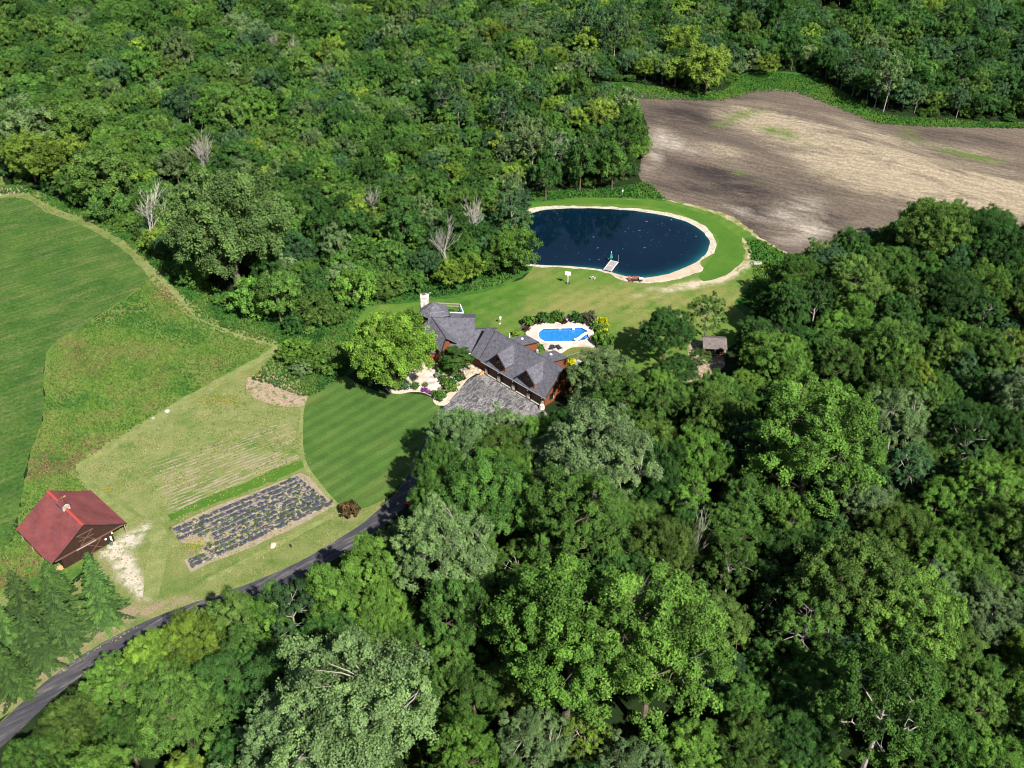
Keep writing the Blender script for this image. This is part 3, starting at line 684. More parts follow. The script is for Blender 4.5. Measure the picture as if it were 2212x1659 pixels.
# rear bays with shed roofs that face the pool
for u0, u1 in ((1.75, 5.3), (10.3, 14.0)):
    m = MB(); m.prism([(5.4, 2.9), (10.25, 0), (10.25, 5.85), (5.4, 7.0)], 'x', u0, u1)
    m.v = [(x, y, z) for x, y, z in m.v]
    by = m.build('rear_bay', B['cedar'], house)
    m = MB(); m.slab([(u0-0.2, 5.55, 7.38), (u1+0.25, 5.55, 7.38), (u1+0.25, 10.6, 5.98), (u0-0.2, 10.6, 5.98)], 0.16); m.build('bay_roof', B['slate'], by)
    MB().box(u1+0.253, u1+0.30, 5.6, 10.62, 5.0, 5.1)
    m = MB(); m.hexa([(u1+0.253, 5.55, 7.18), (u1+0.29, 5.55, 7.18), (u1+0.29, 10.62, 5.78), (u1+0.253, 10.62, 5.78)], [(u1+0.253, 5.55, 7.40), (u1+0.29, 5.55, 7.40), (u1+0.29, 10.62, 6.0), (u1+0.253, 10.62, 6.0)])
    m.build('fascia', B['fascia'], by)
    MB().lathe([(0.3, 0), (0.3, 0.12), (0.2, 0.26), (0.02, 0.3)], (u0+1.15, 8.0, 6.66), 10).build('roof_vent', B['white'], by)
MB().lathe([(0.3, 0), (0.34, 0.7), (0.34, 1.0), (0.05, 1.2)], (6.1, 9.4, 3.7), 10).build('vent_stack', B['steel'], house)
MB().tube([(1.5, 5.6, 7.0), (1.5, 5.6, 8.55)], 0.09, 7).build('vent_pipe', B['white'], house)
MB().box(16.6, 16.9, 10.3, 10.5, 0, 3.2).build('corner_post', B['darkwood'], house)
# gable-end windows and the door of the garage end
for v, z0, z1 in ((2.4, 0.9, 2.3),):
    f = MB().box(17.0, 17.06, v-0.62, v+0.62, z0-0.1, z1+0.1).build('window', B['trim'], house)
    MB().box(17.0, 17.075, v+0.622, v+0.72, z0-0.1, z1+0.1).build('side_trim', B['white'], f)
    MB().box(17.062, 17.085, v-0.52, v+0.52, z0, z1).build('pane', B['glass'], f)
for v, z0, z1 in ((4.85, 4.3, 5.9), (7.4, 0.9, 2.3)):
    f = MB().box(17.0, 17.06, v-0.62, v+0.62, z0-0.1, z1+0.1).build('window', B['trim'], house)
    MB().box(17.062, 17.085, v-0.52, v+0.52, z0, z1).build('pane', B['glass'], f)
# living wing, ridge parallel to the picture
wx0, wx1, wy0, wyr, wy1, wz, we = -18.6, -8.25, 189.6, 197.8, 205.0, 7.0, 3.0
def WP(pts): return [W(*p) for p in pts]
m = MB()
b = [(wx0, wy0+0.5, 0), (-5.2, wy0+0.5, 0), (-5.2, 199.5, 0), (wx0, 199.5, 0)]
m.hexa(WP(b), WP([(x, y, 3.05) for x, y, z in b]))
wing = m.build('wing', B['cedar'], house)
m = MB()   # upper gable body
m.hexa(WP([(wx0, wy0+0.6, 3.055), (wx1-0.25, wy0+0.6, 3.055), (wx1-0.25, wy1-0.4, 3.055), (wx0, wy1-0.4, 3.055)]), WP([(wx0, wyr-0.1, 6.7), (wx1-0.25, wyr-0.1, 6.7), (wx1-0.25, wyr+0.1, 6.7), (wx0, wyr+0.1, 6.7)]))
m.build('gable_wall', B['cedar'], wing)
m = MB()
m.slab(WP([(wx0, wy0, we), (wx1, wy0, we), (wx1, wyr, wz), (wx0, wyr, wz)]), 0.18)
m.slab(WP([(wx1, wy1, we+0.5), (wx0, wy1, we+0.5), (wx0, wyr+0.002, wz), (wx1, wyr+0.002, wz)]), 0.18)
zr2, yr2 = 5.66, 195.1
m.slab(WP([(wx1+0.004, wy0, we-0.006), (-4.6, wy0, we-0.006), (-3.2, yr2, zr2), (wx1+0.004, yr2, zr2)]), 0.18)
m.slab(WP([(-3.4, 199.4, 3.4), (wx1+0.004, 199.4, 3.4), (wx1+0.004, yr2+0.002, zr2), (-3.4, yr2+0.002, zr2)]), 0.18)
m.build('wing_roof', B['slate'], wing)
m = MB(); m.hexa(WP([(-12.5, wy0-0.13, we-0.16), (-8.3, wy0-0.13, we-0.16), (-8.3, wy0-0.003, we-0.16), (-12.5, wy0-0.003, we-0.16)]), WP([(-12.5, wy0-0.13, we-0.02), (-8.3, wy0-0.13, we-0.02), (-8.3, wy0-0.003, we-0.02), (-12.5, wy0-0.003, we-0.02)]))
m.build('gutter', B['white'], wing)
for x in (-11.6, -9.6):
    f = MB().hexa(WP([(x-0.6, wy0+0.42, 0.9), (x+0.6, wy0+0.42, 0.9), (x+0.6, wy0+0.497, 0.9), (x-0.6, wy0+0.497, 0.9)]), WP([(x-0.6, wy0+0.42, 2.3), (x+0.6, wy0+0.42, 2.3), (x+0.6, wy0+0.497, 2.3), (x-0.6, wy0+0.497, 2.3)])).build('window', B['trim'], wing)
    MB().hexa(WP([(x-0.5, wy0+0.38, 1.0), (x+0.5, wy0+0.38, 1.0), (x+0.5, wy0+0.417, 1.0), (x-0.5, wy0+0.417, 1.0)]), WP([(x-0.5, wy0+0.38, 2.2), (x+0.5, wy0+0.38, 2.2), (x+0.5, wy0+0.417, 2.2), (x-0.5, wy0+0.417, 2.2)])).build('pane', B['glass'], wing)
# entry gable: ridge runs forward from the wing
r0, r1 = Vector((-17.9, 198.0, 7.12)), Vector((-14.35, 190.3, 6.55))
l0, l1 = Vector((-21.2, 196.3, 4.7)), Vector((-15.35, 187.7, 4.5))
q0, q1 = Vector((-14.0, 199.0, 4.4)), Vector((-11.9, 191.4, 4.4))
m = MB(); m.slab(WP([l0, l1, r1, r0]), 0.16); m.slab(WP([q1, q0, r0+Vector((0.002, 0, 0)), r1+Vector((0.002, 0, 0))]), 0.16)
eg = m.build('entry_roof', B['slate'], house)
mid = (l1+q1)/2
MB().tube([W(*(r0+Vector((0, 0, 0.03)))), W(*(r1+Vector((0, 0, 0.03))))], 0.08, 5).build('ridge_cap', B['fascia'], eg)
m = MB(); m.tube([W(*(r1+Vector((0.02, -0.05, -0.1)))), W(*(l1+Vector((0.02, -0.05, -0.1))))], 0.14, 4); m.build('barge_board', B['fascia'], eg)
m = MB(); m.hexa(WP([(-20.4, 195.4, 0), (-15.3, 188.6, 0), (-12.5, 191.2, 0), (-15.0, 198, 0)]), WP([(-20.4, 195.6, 4.3), (-15.2, 188.7, 4.2), (-13.6, 190.6, 5.1), (-16.9, 197.6, 6.4)]))
m.build('entry_wall', B['cedar'], house)
for x, y in ((-15.6, 187.9), (-13.1, 187.2)):
    p = W(x, y, 0); MB().box(p.x-0.2, p.x+0.2, p.y-0.2, p.y+0.2, 0, 4.3).build('porch_post', B['darkwood'], house)
# hipped corner tower, chimney, rear porch roof, terrace rail
tp = Vector((-17.7, 202.4, 8.3)); tb = [(-21.0, 200.8, 6.1), (-18.6, 198.9, 6.1), (-14.2, 200.2, 6.0), (-14.6, 204.4, 6.0), (-18.0, 206.0, 6.0), (-20.8, 204.4, 6.1)]
m = MB()
for i in range(6): m.poly([W(*tb[i]), W(*tb[(i+1) % 6]), W(*tp)])
m.poly([W(*p) for p in tb[::-1]])
tw = m.build('tower_roof', B['slate'], house)
m = MB(); c_ = Vector((-17.7, 202.4, 0)); bb = [c_+(Vector((p[0], p[1], 0))-c_)*0.86 for p in tb]
for i in range(6):
    a, b2 = bb[i], bb[(i+1) % 6]; m.poly([W(a.x, a.y, 0), W(b2.x, b2.y, 0), W(b2.x, b2.y, 6.1), W(a.x, a.y, 6.1)])
m.build('tower_wall', B['cedar'], house)
m = MB()
for t in (0.35, 0.7, 1.0):
    a = Vector(tb[1]).lerp(tp, 1-t); b2 = Vector(tb[2]).lerp(tp, 1-t); d2 = Vector(tb[0]).lerp(tp, 1-t)
    m.tube([W(*(d2+Vector((0, 0, .06)))), W(*(a+Vector((0, 0, .06)))), W(*(b2+Vector((0, 0, .06))))], 0.045, 4)
m.build('snow_guard', B['steel'], tw)
cx, cy = -19.75, 203.9
m = MB(); m.hexa(WP([(cx-1.0, cy-0.75, 0), (cx+1.0, cy-0.75, 0), (cx+1.0, cy+0.85, 0), (cx-1.0, cy+0.85, 0)]), WP([(cx-0.88, cy-0.65, 8.9), (cx+0.88, cy-0.65, 8.9), (cx+0.88, cy+0.75, 8.9), (cx-0.88, cy+0.75, 8.9)]))
chm = m.build('chimney', B['stone'], house)
m = MB(); m.hexa(WP([(cx-0.98, cy-0.75, 8.903), (cx+0.98, cy-0.75, 8.903), (cx+0.98, cy+0.85, 8.903), (cx-0.98, cy+0.85, 8.903)]), WP([(cx-0.95, cy-0.7, 9.1), (cx+0.95, cy-0.7, 9.1), (cx+0.95, cy+0.8, 9.1), (cx-0.95, cy+0.8, 9.1)]))
m.build('chimney_cap', B['concrete'], chm)
for dx, mt in ((-0.25, 'red'), (0.3, 'steel')):
    p = W(cx+dx, cy+0.15, 9.1); MB().lathe([(0.2, 0), (0.2, 0.35), (0.26, 0.38), (0.24, 0.45)], tuple(p), 10).build('flue_pot', B[mt], chm)
m = MB(); m.slab(WP([(-13.9, 198.2, 6.72), (-11.25, 198.2, 6.72), (-11.25, 200.6, 6.42), (-13.9, 200.6, 6.42)]), 0.14); pr_ = m.build('rear_dormer_roof', B['slate'], house)
MB().hexa(WP([(-13.7, 198.3, 3.5), (-11.4, 198.3, 3.5), (-11.4, 200.5, 3.5), (-13.7, 200.5, 3.5)]), WP([(-13.7, 198.3, 6.4), (-11.4, 198.3, 6.4), (-11.4, 200.5, 6.2), (-13.7, 200.5, 6.2)])).build('rear_dormer_wall', B['cedar'], house)
# raised terrace behind the wing with a timber back rail, white front rail and blue end
dz = 2.4
m = MB(); m.hexa(WP([(-17.6, 205.4, 2.1), (-11.0, 205.4, 2.1), (-11.0, 211.3, 2.1), (-17.6, 211.3, 2.1)]), WP([(-17.6, 205.4, 2.25), (-11.0, 205.4, 2.25), (-11.0, 211.3, 2.25), (-17.6, 211.3, 2.25)]))
def bar(a, b, r=0.07): return MB().tube([W(*a), W(*b)], r, 4)
def deckpost(x, y, z1=3.2): return MB().tube([W(x, y, 0), W(x, y, z1)], 0.09, 4)
dk = bar((-17.8, 210.2, 3.35), (-12.2, 209.7, 3.35), 0.13).build('terrace_rail', B['greywood'], house)
m = MB().tube([W(-17.8, 210.2, 2.7), W(-12.2, 209.7, 2.7)], 0.11, 4)
for i in range(15):
    t = i/14; x, y = -17.8+5.6*t, 210.2-0.5*t
    m.tube([W(x, y, 2.65), W(x, y, 3.3)], 0.05, 4)
m.build('rail_baluster', B['greywood'], dk)
for x, y in ((-17.6, 210.2), (-12.2, 209.7), (-11.3, 206.2), (-14.2, 206.4)): deckpost(x, y).build('terrace_post', B['greywood'], dk)
bar((-14.3, 206.4, 3.1), (-11.2, 206.2, 3.1), 0.12).build('white_rail', B['white'], dk)
bar((-11.2, 206.2, 3.1), (-12.1, 209.7, 3.2), 0.11).build('white_rail', B['white'], dk)
m = MB().hexa(WP([(-11.75, 206.3, 2.0), (-11.65, 206.3, 2.0), (-12.25, 209.4, 2.0), (-12.35, 209.4, 2.0)]), WP([(-11.75, 206.3, 2.95), (-11.65, 206.3, 2.95), (-12.25, 209.4, 2.95), (-12.35, 209.4, 2.95)]))
m.build('blue_panel', B['blue'], dk)
m = MB().hexa(WP([(-13.6, 206.6, 1.6), (-11.9, 206.6, 1.6), (-12.4, 209.2, 1.6), (-13.6, 209.2, 1.6)]), WP([(-13.6, 206.6, 1.75), (-11.9, 206.6, 1.75), (-12.4, 209.2, 1.75), (-13.6, 209.2, 1.75)]))
m.build('stair_landing', B['barntrim'], dk)
# condenser by the gable end
p = W(15.2, 178.0, 0)
ac = empty('heat_pump', (16.8, 177.4, 0), R(-45), 'pale metal heat pump against the shaded end wall of the house', 'heat pump')
MB().box(-0.8, 0.8, -0.35, 0.35, 0.08, 1.0).build('casing', B['steel'], ac, bevel=0.04)
MB().box(-0.9, 0.9, -0.45, 0.45, 0, 0.078).build('base', B['concrete'], ac)
MB().lathe([(0.28, 0), (0.28, 0.03), (0.05, 0.05)], (0, 0, 1.002), 12).build('fan_grille', B['fascia'], ac)

# ------------------------------------------------------------------ the barn
BA = Vector((-76.13, 127.17, 0)); BROT = R(46.39)
barn = empty('barn', BA, BROT, 'brown board barn with a big red metal roof and white cupola', 'barn')
ue0, ur, ue1 = -2.1, 5.0, 12.1; zE, zR = 2.72, 7.2
def prof(u):
    t = abs(u-ur)/(ur-ue0 if u < ur else ue1-ur)
    return zR - (zR-zE)*(1.10*t - 0.10*t*t) if True else 0
def pz(t): return zR-(zR-zE)*(1.16*t-0.16*t*t)
v0, v1 = 0.35, 13.05
ts = [0, .15, .3, .45, .6, .75, .9, 1.0]
m = MB()
for sgn, ue in ((-1, ue0), (1, ue1)):
    for a, b_ in zip(ts[:-1], ts[1:]):
        ua, ub = ur+(ue-ur)*a, ur+(ue-ur)*b_
        pts = [(ua, v0, pz(a)), (ub, v0, pz(b_)), (ub, v1, pz(b_)), (ua, v1, pz(a))]
        m.slab(pts if sgn > 0 else pts[::-1], 0.14)
br = m.build('roof', B['barnroof'], barn)
m = MB()  # standing ribs of the metal sheets
nr = 40
for i in range(nr):
    v = v0+0.16+(v1-v0-0.32)*i/(nr-1)
    for ue in (ue0, ue1):
        for a, b_ in zip(ts[:-1], ts[1:]):
            ua, ub = ur+(ue-ur)*a, ur+(ue-ur)*b_
            m.tube([(ua, v, pz(a)+0.012), (ub, v, pz(b_)+0.012)], 0.022, 3, cap=False)
ribs = m.build('roof_rib', B['barnroof'], br); ribs['kind'] = 'stuff'
MB().prism([(ur-0.28, pz(0.04)+0.02), (ur, zR+0.13), (ur+0.28, pz(0.04)+0.02)], 'y', v0-0.02, v1+0.02).build('ridge_cap', flat_mat('bright_red_cap', (0.36, 0.055, 0.05), 0.5), br)
for ue in (ue0, ue1):
    MB().tube([(ur+(ue-ur)*a, v0-0.03, pz(a)-0.1) for a in ts], 0.10, 4).build('barge_board', B['fascia'], br)
# body
m = MB(); m.box(0, 9.42, 0.75, 12.5, 0, 2.75); m.build('wall', B['barnwood'], barn)
pf = [(ue0+0.9, 2.78)] + [(ue1-0.9, 2.78)] + [(ur+(ue1-ur)*t, pz(t)-0.16) for t in (0.86, .6, .3)] + [(ur, zR-0.16)] + [(ur+(ue0-ur)*t, pz(t)-0.16) for t in (.3, .6, 0.86)]
MB().prism(pf, 'y', 0.56, 12.4).build('gable_wall', B['barnwood'], barn)
MB().box(-1.2, 11.5, 0.36, 0.74, 2.62, 2.775).build('beam', B['barntrim'], barn)
MB().box(2.6, 6.2, 0.22, 0.355, 2.68, 2.84).build('door_track', B['greywood'], barn)
d = MB().box(4.7, 7.3, 0.60, 0.748, 0.06, 2.5).build('sliding_door', B['barnwood'], barn)
m = MB()
m.box(4.72, 7.28, 0.55, 0.598, 0.1, 0.24); m.box(4.72, 7.28, 0.55, 0.598, 2.3, 2.44)
m.tube([(4.85, 0.57, 0.25), (7.15, 0.57, 2.3)], 0.06, 4); m.tube([(4.85, 0.57, 2.3), (7.15, 0.57, 0.25)], 0.06, 4)
m.build('door_brace', B['barntrim'], d)
d = MB().box(3.5, 6.2, 0.46, 0.558, 3.0, 5.3).build('loft_door', B['barnwood'], barn)
m = MB(); m.box(3.3, 6.4, 0.40, 0.458, 5.25, 5.4); m.box(3.5, 6.2, 0.40, 0.458, 3.0, 3.14)
m.tube([(3.6, 0.43, 3.15), (6.1, 0.43, 5.2)], 0.06, 4); m.tube([(6.1, 0.43, 3.15), (3.6, 0.43, 5.2)], 0.06, 4)
m.box(3.45, 6.25, 0.40, 0.458, 4.1, 4.2)
m.build('door_brace', B['barntrim'], d)
for u in (-1.7, 11.75):
    for v in (0.75, 4.7, 8.6, 12.4):
        MB().tube([(u, v, 0), (u, v, pz(0.93)-0.16)], 0.09, 5).build('post', B['greywood'], barn)
cu = MB().box(ur-0.62, ur+0.62, 6.15, 7.7, 6.5, 7.95).build('cupola', flat_mat('dull_cream_paint', (0.36, 0.33, 0.29), 0.7), barn)
m = MB()
for k in range(5): m.box(ur-0.5, ur+0.5, 6.10, 6.148, 7.2+k*0.14, 7.2+k*0.14+0.07)
m.build('louvre', B['greywood'], cu)
MB().slab([(ur-0.85, 5.95, 7.85), (ur, 5.95, 8.45), (ur, 7.9, 8.45), (ur-0.85, 7.9, 7.85)][::-1], 0.08).slab([(ur+0.85, 5.95, 7.85), (ur+0.002, 5.95, 8.45), (ur+0.002, 7.9, 8.45), (ur+0.85, 7.9, 7.85)], 0.08).build('cupola_roof', B['barnroof'], cu)
m = MB().tube([(ur, 6.9, 8.4), (ur, 6.9, 9.5)], 0.025, 4).tube([(ur-0.4, 6.9, 9.2), (ur+0.4, 6.9, 9.2)], 0.03, 4)
m.hexa([(ur+0.3, 6.89, 9.05), (ur+0.7, 6.89, 9.05), (ur+0.7, 6.91, 9.05), (ur+0.3, 6.91, 9.05)], [(ur+0.3, 6.89, 9.35), (ur+0.7, 6.89, 9.42), (ur+0.7, 6.91, 9.42), (ur+0.3, 6.91, 9.35)])
m.build('weathervane', flat_mat('copper', (0.35, 0.16, 0.07), 0.5), cu)
MB().box(8.7, 8.98, 0.62, 0.745, 0.35, 1.5).build('wall_sign', B['white'], barn)
MB().lathe([(0.2, -0.03), (0.2, 0.03)], (0, 0, 0), 12).build('wall_dial', B['white'], barn, loc=(7.95, 0.70, 1.45)).rotation_euler = (R(90), 0, 0)
MB().box(9.15, 9.35, 0.6, 0.745, 1.9, 2.4).build('wall_light', B['white'], barn)
rb = empty('rain_barrel', BA + Matrix.Rotation(BROT, 3, 'Z') @ Vector((8.5, 0.3, 0)), 0, 'green barrel under the white sign at the barn front', 'barrel')
MB().lathe([(0.27, 0), (0.31, 0.3), (0.31, 0.55), (0.27, 0.8)], (0, 0, 0), 12).build('drum', flat_mat('green_plastic', (0.05, 0.13, 0.09), 0.5), rb)
MB().lathe([(0.285, 0.8), (0.285, 0.85), (0.1, 0.88)], (0, 0, 0), 12).build('lid', B['fascia'], rb)
# split logs stacked at the barn's shaded corner
fw = empty('firewood_stack', BA + Matrix.Rotation(BROT, 3, 'Z') @ Vector((-0.9, 0.9, 0)), BROT, 'pile of split pale logs under the barn eave beside the spruces', 'firewood')
lm = MB().tube([(0, -0.02, 0), (0, 0.42, 0)], 0.12, 7).mesh('log', flat_mat('cut_log', (0.42, 0.27, 0.15), 0.9, 0.25, 6))
for r in range(4):
    for c_ in range(6-r % 2):
        o = link('log', lm, fw, (-0.6+c_*0.25+(r % 2)*0.12, random.uniform(-0.08, 0.08), 0.12+r*0.21)); o.rotation_euler = (0, random.uniform(0, 3), 0)

# ------------------------------------------------------------------ the shed in the wood
sp_ = at(1542, 770); shed = empty('shed', sp_, R(-4), 'small grey-roofed shed with an open dark front among the trees', 'shed')
MB().box(-2.2, 2.2, 0.2, 3.8, 0, 2.5).build('wall', B['darkwood'], shed)
m = MB(); m.slab([(-2.7, -0.9, 2.55), (2.6, -0.9, 2.55), (2.6, 1.9, 3.7), (-2.7, 1.9, 3.7)], 0.12); m.slab([(2.6, 4.3, 2.6), (-2.7, 4.3, 2.6), (-2.7, 1.902, 3.7), (2.6, 1.902, 3.7)], 0.12)
m.build('roof', shingle_mat('weathered_shingles', (0.07, 0.058, 0.055), (0.16, 0.135, 0.125)), shed)
for x in (-2.4, 0.0, 2.3): MB().tube([(x, -0.7, 0), (x, -0.7, 2.5)], 0.08, 4).build('post', B['greywood'], shed)
m = MB()
for z in (0.5, 1.0): m.tube([(-2.4, -0.7, z), (2.3, -0.7, z)], 0.05, 4)
m.build('rail', B['greywood'], shed)
MB().box(-0.5, 0.5, 0.12, 0.198, 0.05, 2.0).build('doorway', B['black'], shed)
sheet('shed_yard', [(1486, 748), (1525, 735), (1562, 745), (1562, 790), (1522, 825), (1452, 852), (1440, 838), (1486, 800)], 0.0175, G['bare'], jit=0.8)
# ------------------------------------------------------------------ the swimming pool and its terrace
def c6(x, y): return ((1500+x/6.32)/1.35624, (900+y/6.32)/1.35624)
def c3(x, y): return ((1450+x/2.765)/1.35624, (550+y/2.765)/1.35624)
def cA(x, y): return ((1750+x/11.06)/1.35624, (740+y/11.06)/1.35624)     # close-up of the beach
def cT(x, y): return ((1130+x/7.373)/1.35624, (1040+y/7.373)/1.35624)    # close-up of the rock garden
def ccw(P):
    a = sum(P[i][0]*P[(i+1) % len(P)][1]-P[(i+1) % len(P)][0]*P[i][1] for i in range(len(P)))
    return P if a > 0 else P[::-1]
DZ = 0.44
pool_px = [(490, 505), (508, 455), (582, 396), (1285, 378), (1400, 435), (1420, 550), (1345, 605), (1240, 627), (615, 637), (508, 575)]
pool_in = ccw([at(*c6(*p), DZ).xy for p in pool_px])
deck_px = [(250, 500), (330, 430), (420, 350), (480, 312), (640, 296), (880, 300), (960, 246), (1060, 240), (1130, 290), (1400, 296), (1460, 370), (1505, 450), (1525, 738), (1320, 735), (1110, 745), (1030, 778), (930, 845), (800, 870), (700, 850), (610, 810), (560, 740), (500, 690), (440, 660), (300, 600)]
deck_out = ccw(outline([c6(*p) for p in deck_px], smooth=True, step=0.7, jit=0.06))
def ring_mesh(name, out, inn, z, mat, kind='structure', skirt=None):
    V = [(*p, z) for p in out] + [(*p, z) for p in inn]
    tris = tessellate_polygon([[Vector((*p, 0)) for p in out], [Vector((*p, 0)) for p in inn]])
    F = []
    for a, b, c in tris:
        u, v = Vector(V[b])-Vector(V[a]), Vector(V[c])-Vector(V[a]); F.append((a, b, c) if u.cross(v).z > 0 else (a, c, b))
    if skirt is not None:
        n = len(V); V += [(*p, skirt) for p in out]; k = len(out)
        for i in range(k): F.append((i, n+i, n+(i+1) % k, (i+1) % k))
    me = bpy.data.meshes.new(name); me.from_pydata(V, [], F); me.materials.append(mat); me.update()
    o = link(name, me); 
    if kind: o['kind'] = kind
    return o
def inset(P, d):
    n = len(P); out = []
    for i in range(n):
        a, b, c = P[i-1], P[i], P[(i+1) % n]
        e1, e2 = (b-a).normalized(), (c-b).normalized()
        n1, n2 = Vector((-e1.y, e1.x)), Vector((-e2.y, e2.x)); h = (n1+n2); h = h/max(h.length_squared/2, 0.3)
        out.append(b+h*d)
    return out
deckm = ground_mat('pool_deck_concrete', [(0.3, (0.30, 0.245, 0.20)), (0.5, (0.42, 0.36, 0.315)), (0.75, (0.50, 0.45, 0.40))], 0.22, fine=(2.5, 0.12), bump=0.2)
cop_out = inset(pool_in, -0.32)
ring_mesh('pool_deck', deck_out, cop_out, DZ, deckm, skirt=0.0)
pool = empty('swimming_pool', at(*c6(950, 500), 0), 0, 'bright blue swimming pool with clipped corners and a pale coping', 'pool')
PC = at(*c6(950, 500), 0)
def rel(P): return [(p[0]-PC.x, p[1]-PC.y) for p in P]
V, F = [], []
ri, ro = rel(pool_in), rel(cop_out); k = len(ri)
for P, z in ((ro, DZ-0.1), (ro, DZ+0.05), (ri, DZ+0.05), (ri, DZ-0.06)): V += [(*p, z) for p in P]
for r in range(3):
    for i in range(k): F.append((r*k+i, r*k+(i+1) % k, (r+1)*k+(i+1) % k, (r+1)*k+i))
me = bpy.data.meshes.new('coping'); me.from_pydata(V, [], F); me.materials.append(flat_mat('white_coping', (0.62, 0.58, 0.53), 0.8)); link('coping', me, pool)
liner = NT('blue_liner'); liner.color((0.008, 0.10, 0.36)); liner.b.inputs['Roughness'].default_value = 0.5
V, F = [], []
for P, z in ((ri, DZ-0.0601), (ri, DZ-0.75)): V += [(*p, z) for p in P]
for i in range(k): F.append((i, (i+1) % k, k+(i+1) % k, k+i))
me = bpy.data.meshes.new('liner'); me.from_pydata(V, [], F); me.materials.append(liner.m); link('liner', me, pool)
pw = NT('pool_water')
pn = pw.noise(pw.pos(0, (1, 0.35, 1)), 1.5, 4)
pw.color(pw.ramp(pn, [(0.3, (0.013, 0.125, 0.35)), (0.6, (0.020, 0.160, 0.42)), (0.8, (0.04, 0.19, 0.46))]))
pw.b.inputs['Roughness'].default_value = 0.08; pw.b.inputs['Specular IOR Level'].default_value = 0.5; pw.bump(pw.noise(pw.pos(), 2.0, 3), 0.1, 0.04)
me = bpy.data.meshes.new('water'); V = [(*p, DZ-0.36) for p in inset([Vector(p) for p in ri], -0.02)]; me.from_pydata(V, [], [list(range(k))]); me.materials.append(pw.m); link('water', me, pool)
# steps at the shallow end
p0 = at(*c6(1395, 500), 0)
MB().box(p0.x-PC.x-0.9, p0.x-PC.x+0.1, p0.y-PC.y-1.3, p0.y-PC.y+1.3, DZ-0.42, DZ-0.345).build('pool_step', liner.m, pool)
for px, nm in (((885, 385), 'skimmer_lid'), ((1140, 395), 'inlet_box')):
    q = at(*c6(*px), DZ+0.05)-PC; MB().box(q.x-0.28, q.x+0.28, q.y-0.2, q.y+0.25, DZ-0.2, DZ+0.14).build(nm, B['white'], pool, bevel=0.02)
# slide
q = at(*c6(1270, 640), DZ); sld = empty('pool_slide', q, R(8), 'white curved slide on the near edge of the blue pool', 'slide')
V, F = [], []
n_ = 16; prof_ = [(-0.34, 0.22), (-0.26, 0.02), (0.26, 0.02), (0.34, 0.22)]
for i in range(n_+1):
    t = i/n_; x = 1.75-3.0*t; y = 0.15*math.sin(t*4.2)+0.25*t*t*3*0.6; z = 0.35+1.75*(0.5+0.5*math.cos(math.pi*t))**1.0
    ang = 0.5*t
    for a, b in prof_: V.append((x-a*math.sin(ang), y+a*math.cos(ang), z+b))
for i in range(n_):
    for j in range(3): F.append((i*4+j, i*4+j+1, (i+1)*4+j+1, (i+1)*4+j))
me = bpy.data.meshes.new('chute'); me.from_pydata(V, [], F); me.materials.append(B['white'])
bm = bmesh.new(); bm.from_mesh(me); bmesh.ops.solidify(bm, geom=list(bm.faces), thickness=0.06); bm.to_mesh(me); bm.free()
link('chute', me, sld)
m = MB()
for y in (-0.3, 0.3): m.tube([(2.35, y, 0), (1.8, y, 2.2), (1.5, y, 2.6), (1.2, y, 2.3)], 0.035, 5)
for z_ in (0.45, 0.9, 1.35, 1.8): m.box(2.35-z_*0.25-0.08, 2.35-z_*0.25+0.08, -0.3, 0.3, z_-0.02, z_+0.02)
m.build('ladder', B['steel'], sld)
m = MB()
for x, z_ in ((1.2, 1.8), (0.0, 1.15), (-0.8, 0.5)):
    for y in (-0.25, 0.3): m.tube([(x, y, 0), (x, y, z_)], 0.035, 5)
m.build('support', B['steel'], sld)
# loungers and the little table
def lounger(loc, rz, label):
    o = empty('lounger', loc, rz, label, 'lounger', 'loungers by the pool')
    MB().slab([(-0.42, -1.0, 0.36), (0.42, -1.0, 0.36), (0.42, 0.35, 0.36), (-0.42, 0.35, 0.36)], 0.12).build('seat_pad', B['black'], o)
    MB().slab([(-0.42, 0.352, 0.36), (0.42, 0.352, 0.36), (0.42, 1.0, 0.72), (-0.42, 1.0, 0.72)], 0.12).build('backrest', B['black'], o)
    f = MB().box(-0.46, 0.46, -1.04, -0.98, 0.2, 0.26)
    f.box(-0.47, -0.41, -1.0, 0.95, 0.17, 0.23).box(0.41, 0.47, -1.0, 0.95, 0.17, 0.23); f.build('frame', B['fascia'], o)
    for x in (-0.42, 0.42):
        for y in (-0.9, 0.8): MB().box(x-0.03, x+0.03, y-0.03, y+0.03, 0, 0.168).build('leg', B['fascia'], o)
lounger(at(*c6(735, 760), DZ), R(168), 'dark lounger beside the blue pool, the one nearer the cedar house')
lounger(at(*c6(870, 760), DZ), R(205), 'dark lounger beside the blue pool, the one nearer the white slide')
tb_ = empty('side_table', at(*c6(798, 768), DZ), 0, 'little round dark table between the two loungers', 'table')
MB().lathe([(0.26, 0.42), (0.28, 0.45), (0.26, 0.48)], (0, 0, 0), 12).build('top', B['black'], tb_)
MB().tube([(0, 0, 0), (0, 0, 0.42)], 0.05, 6).build('leg', B['black'], tb_)
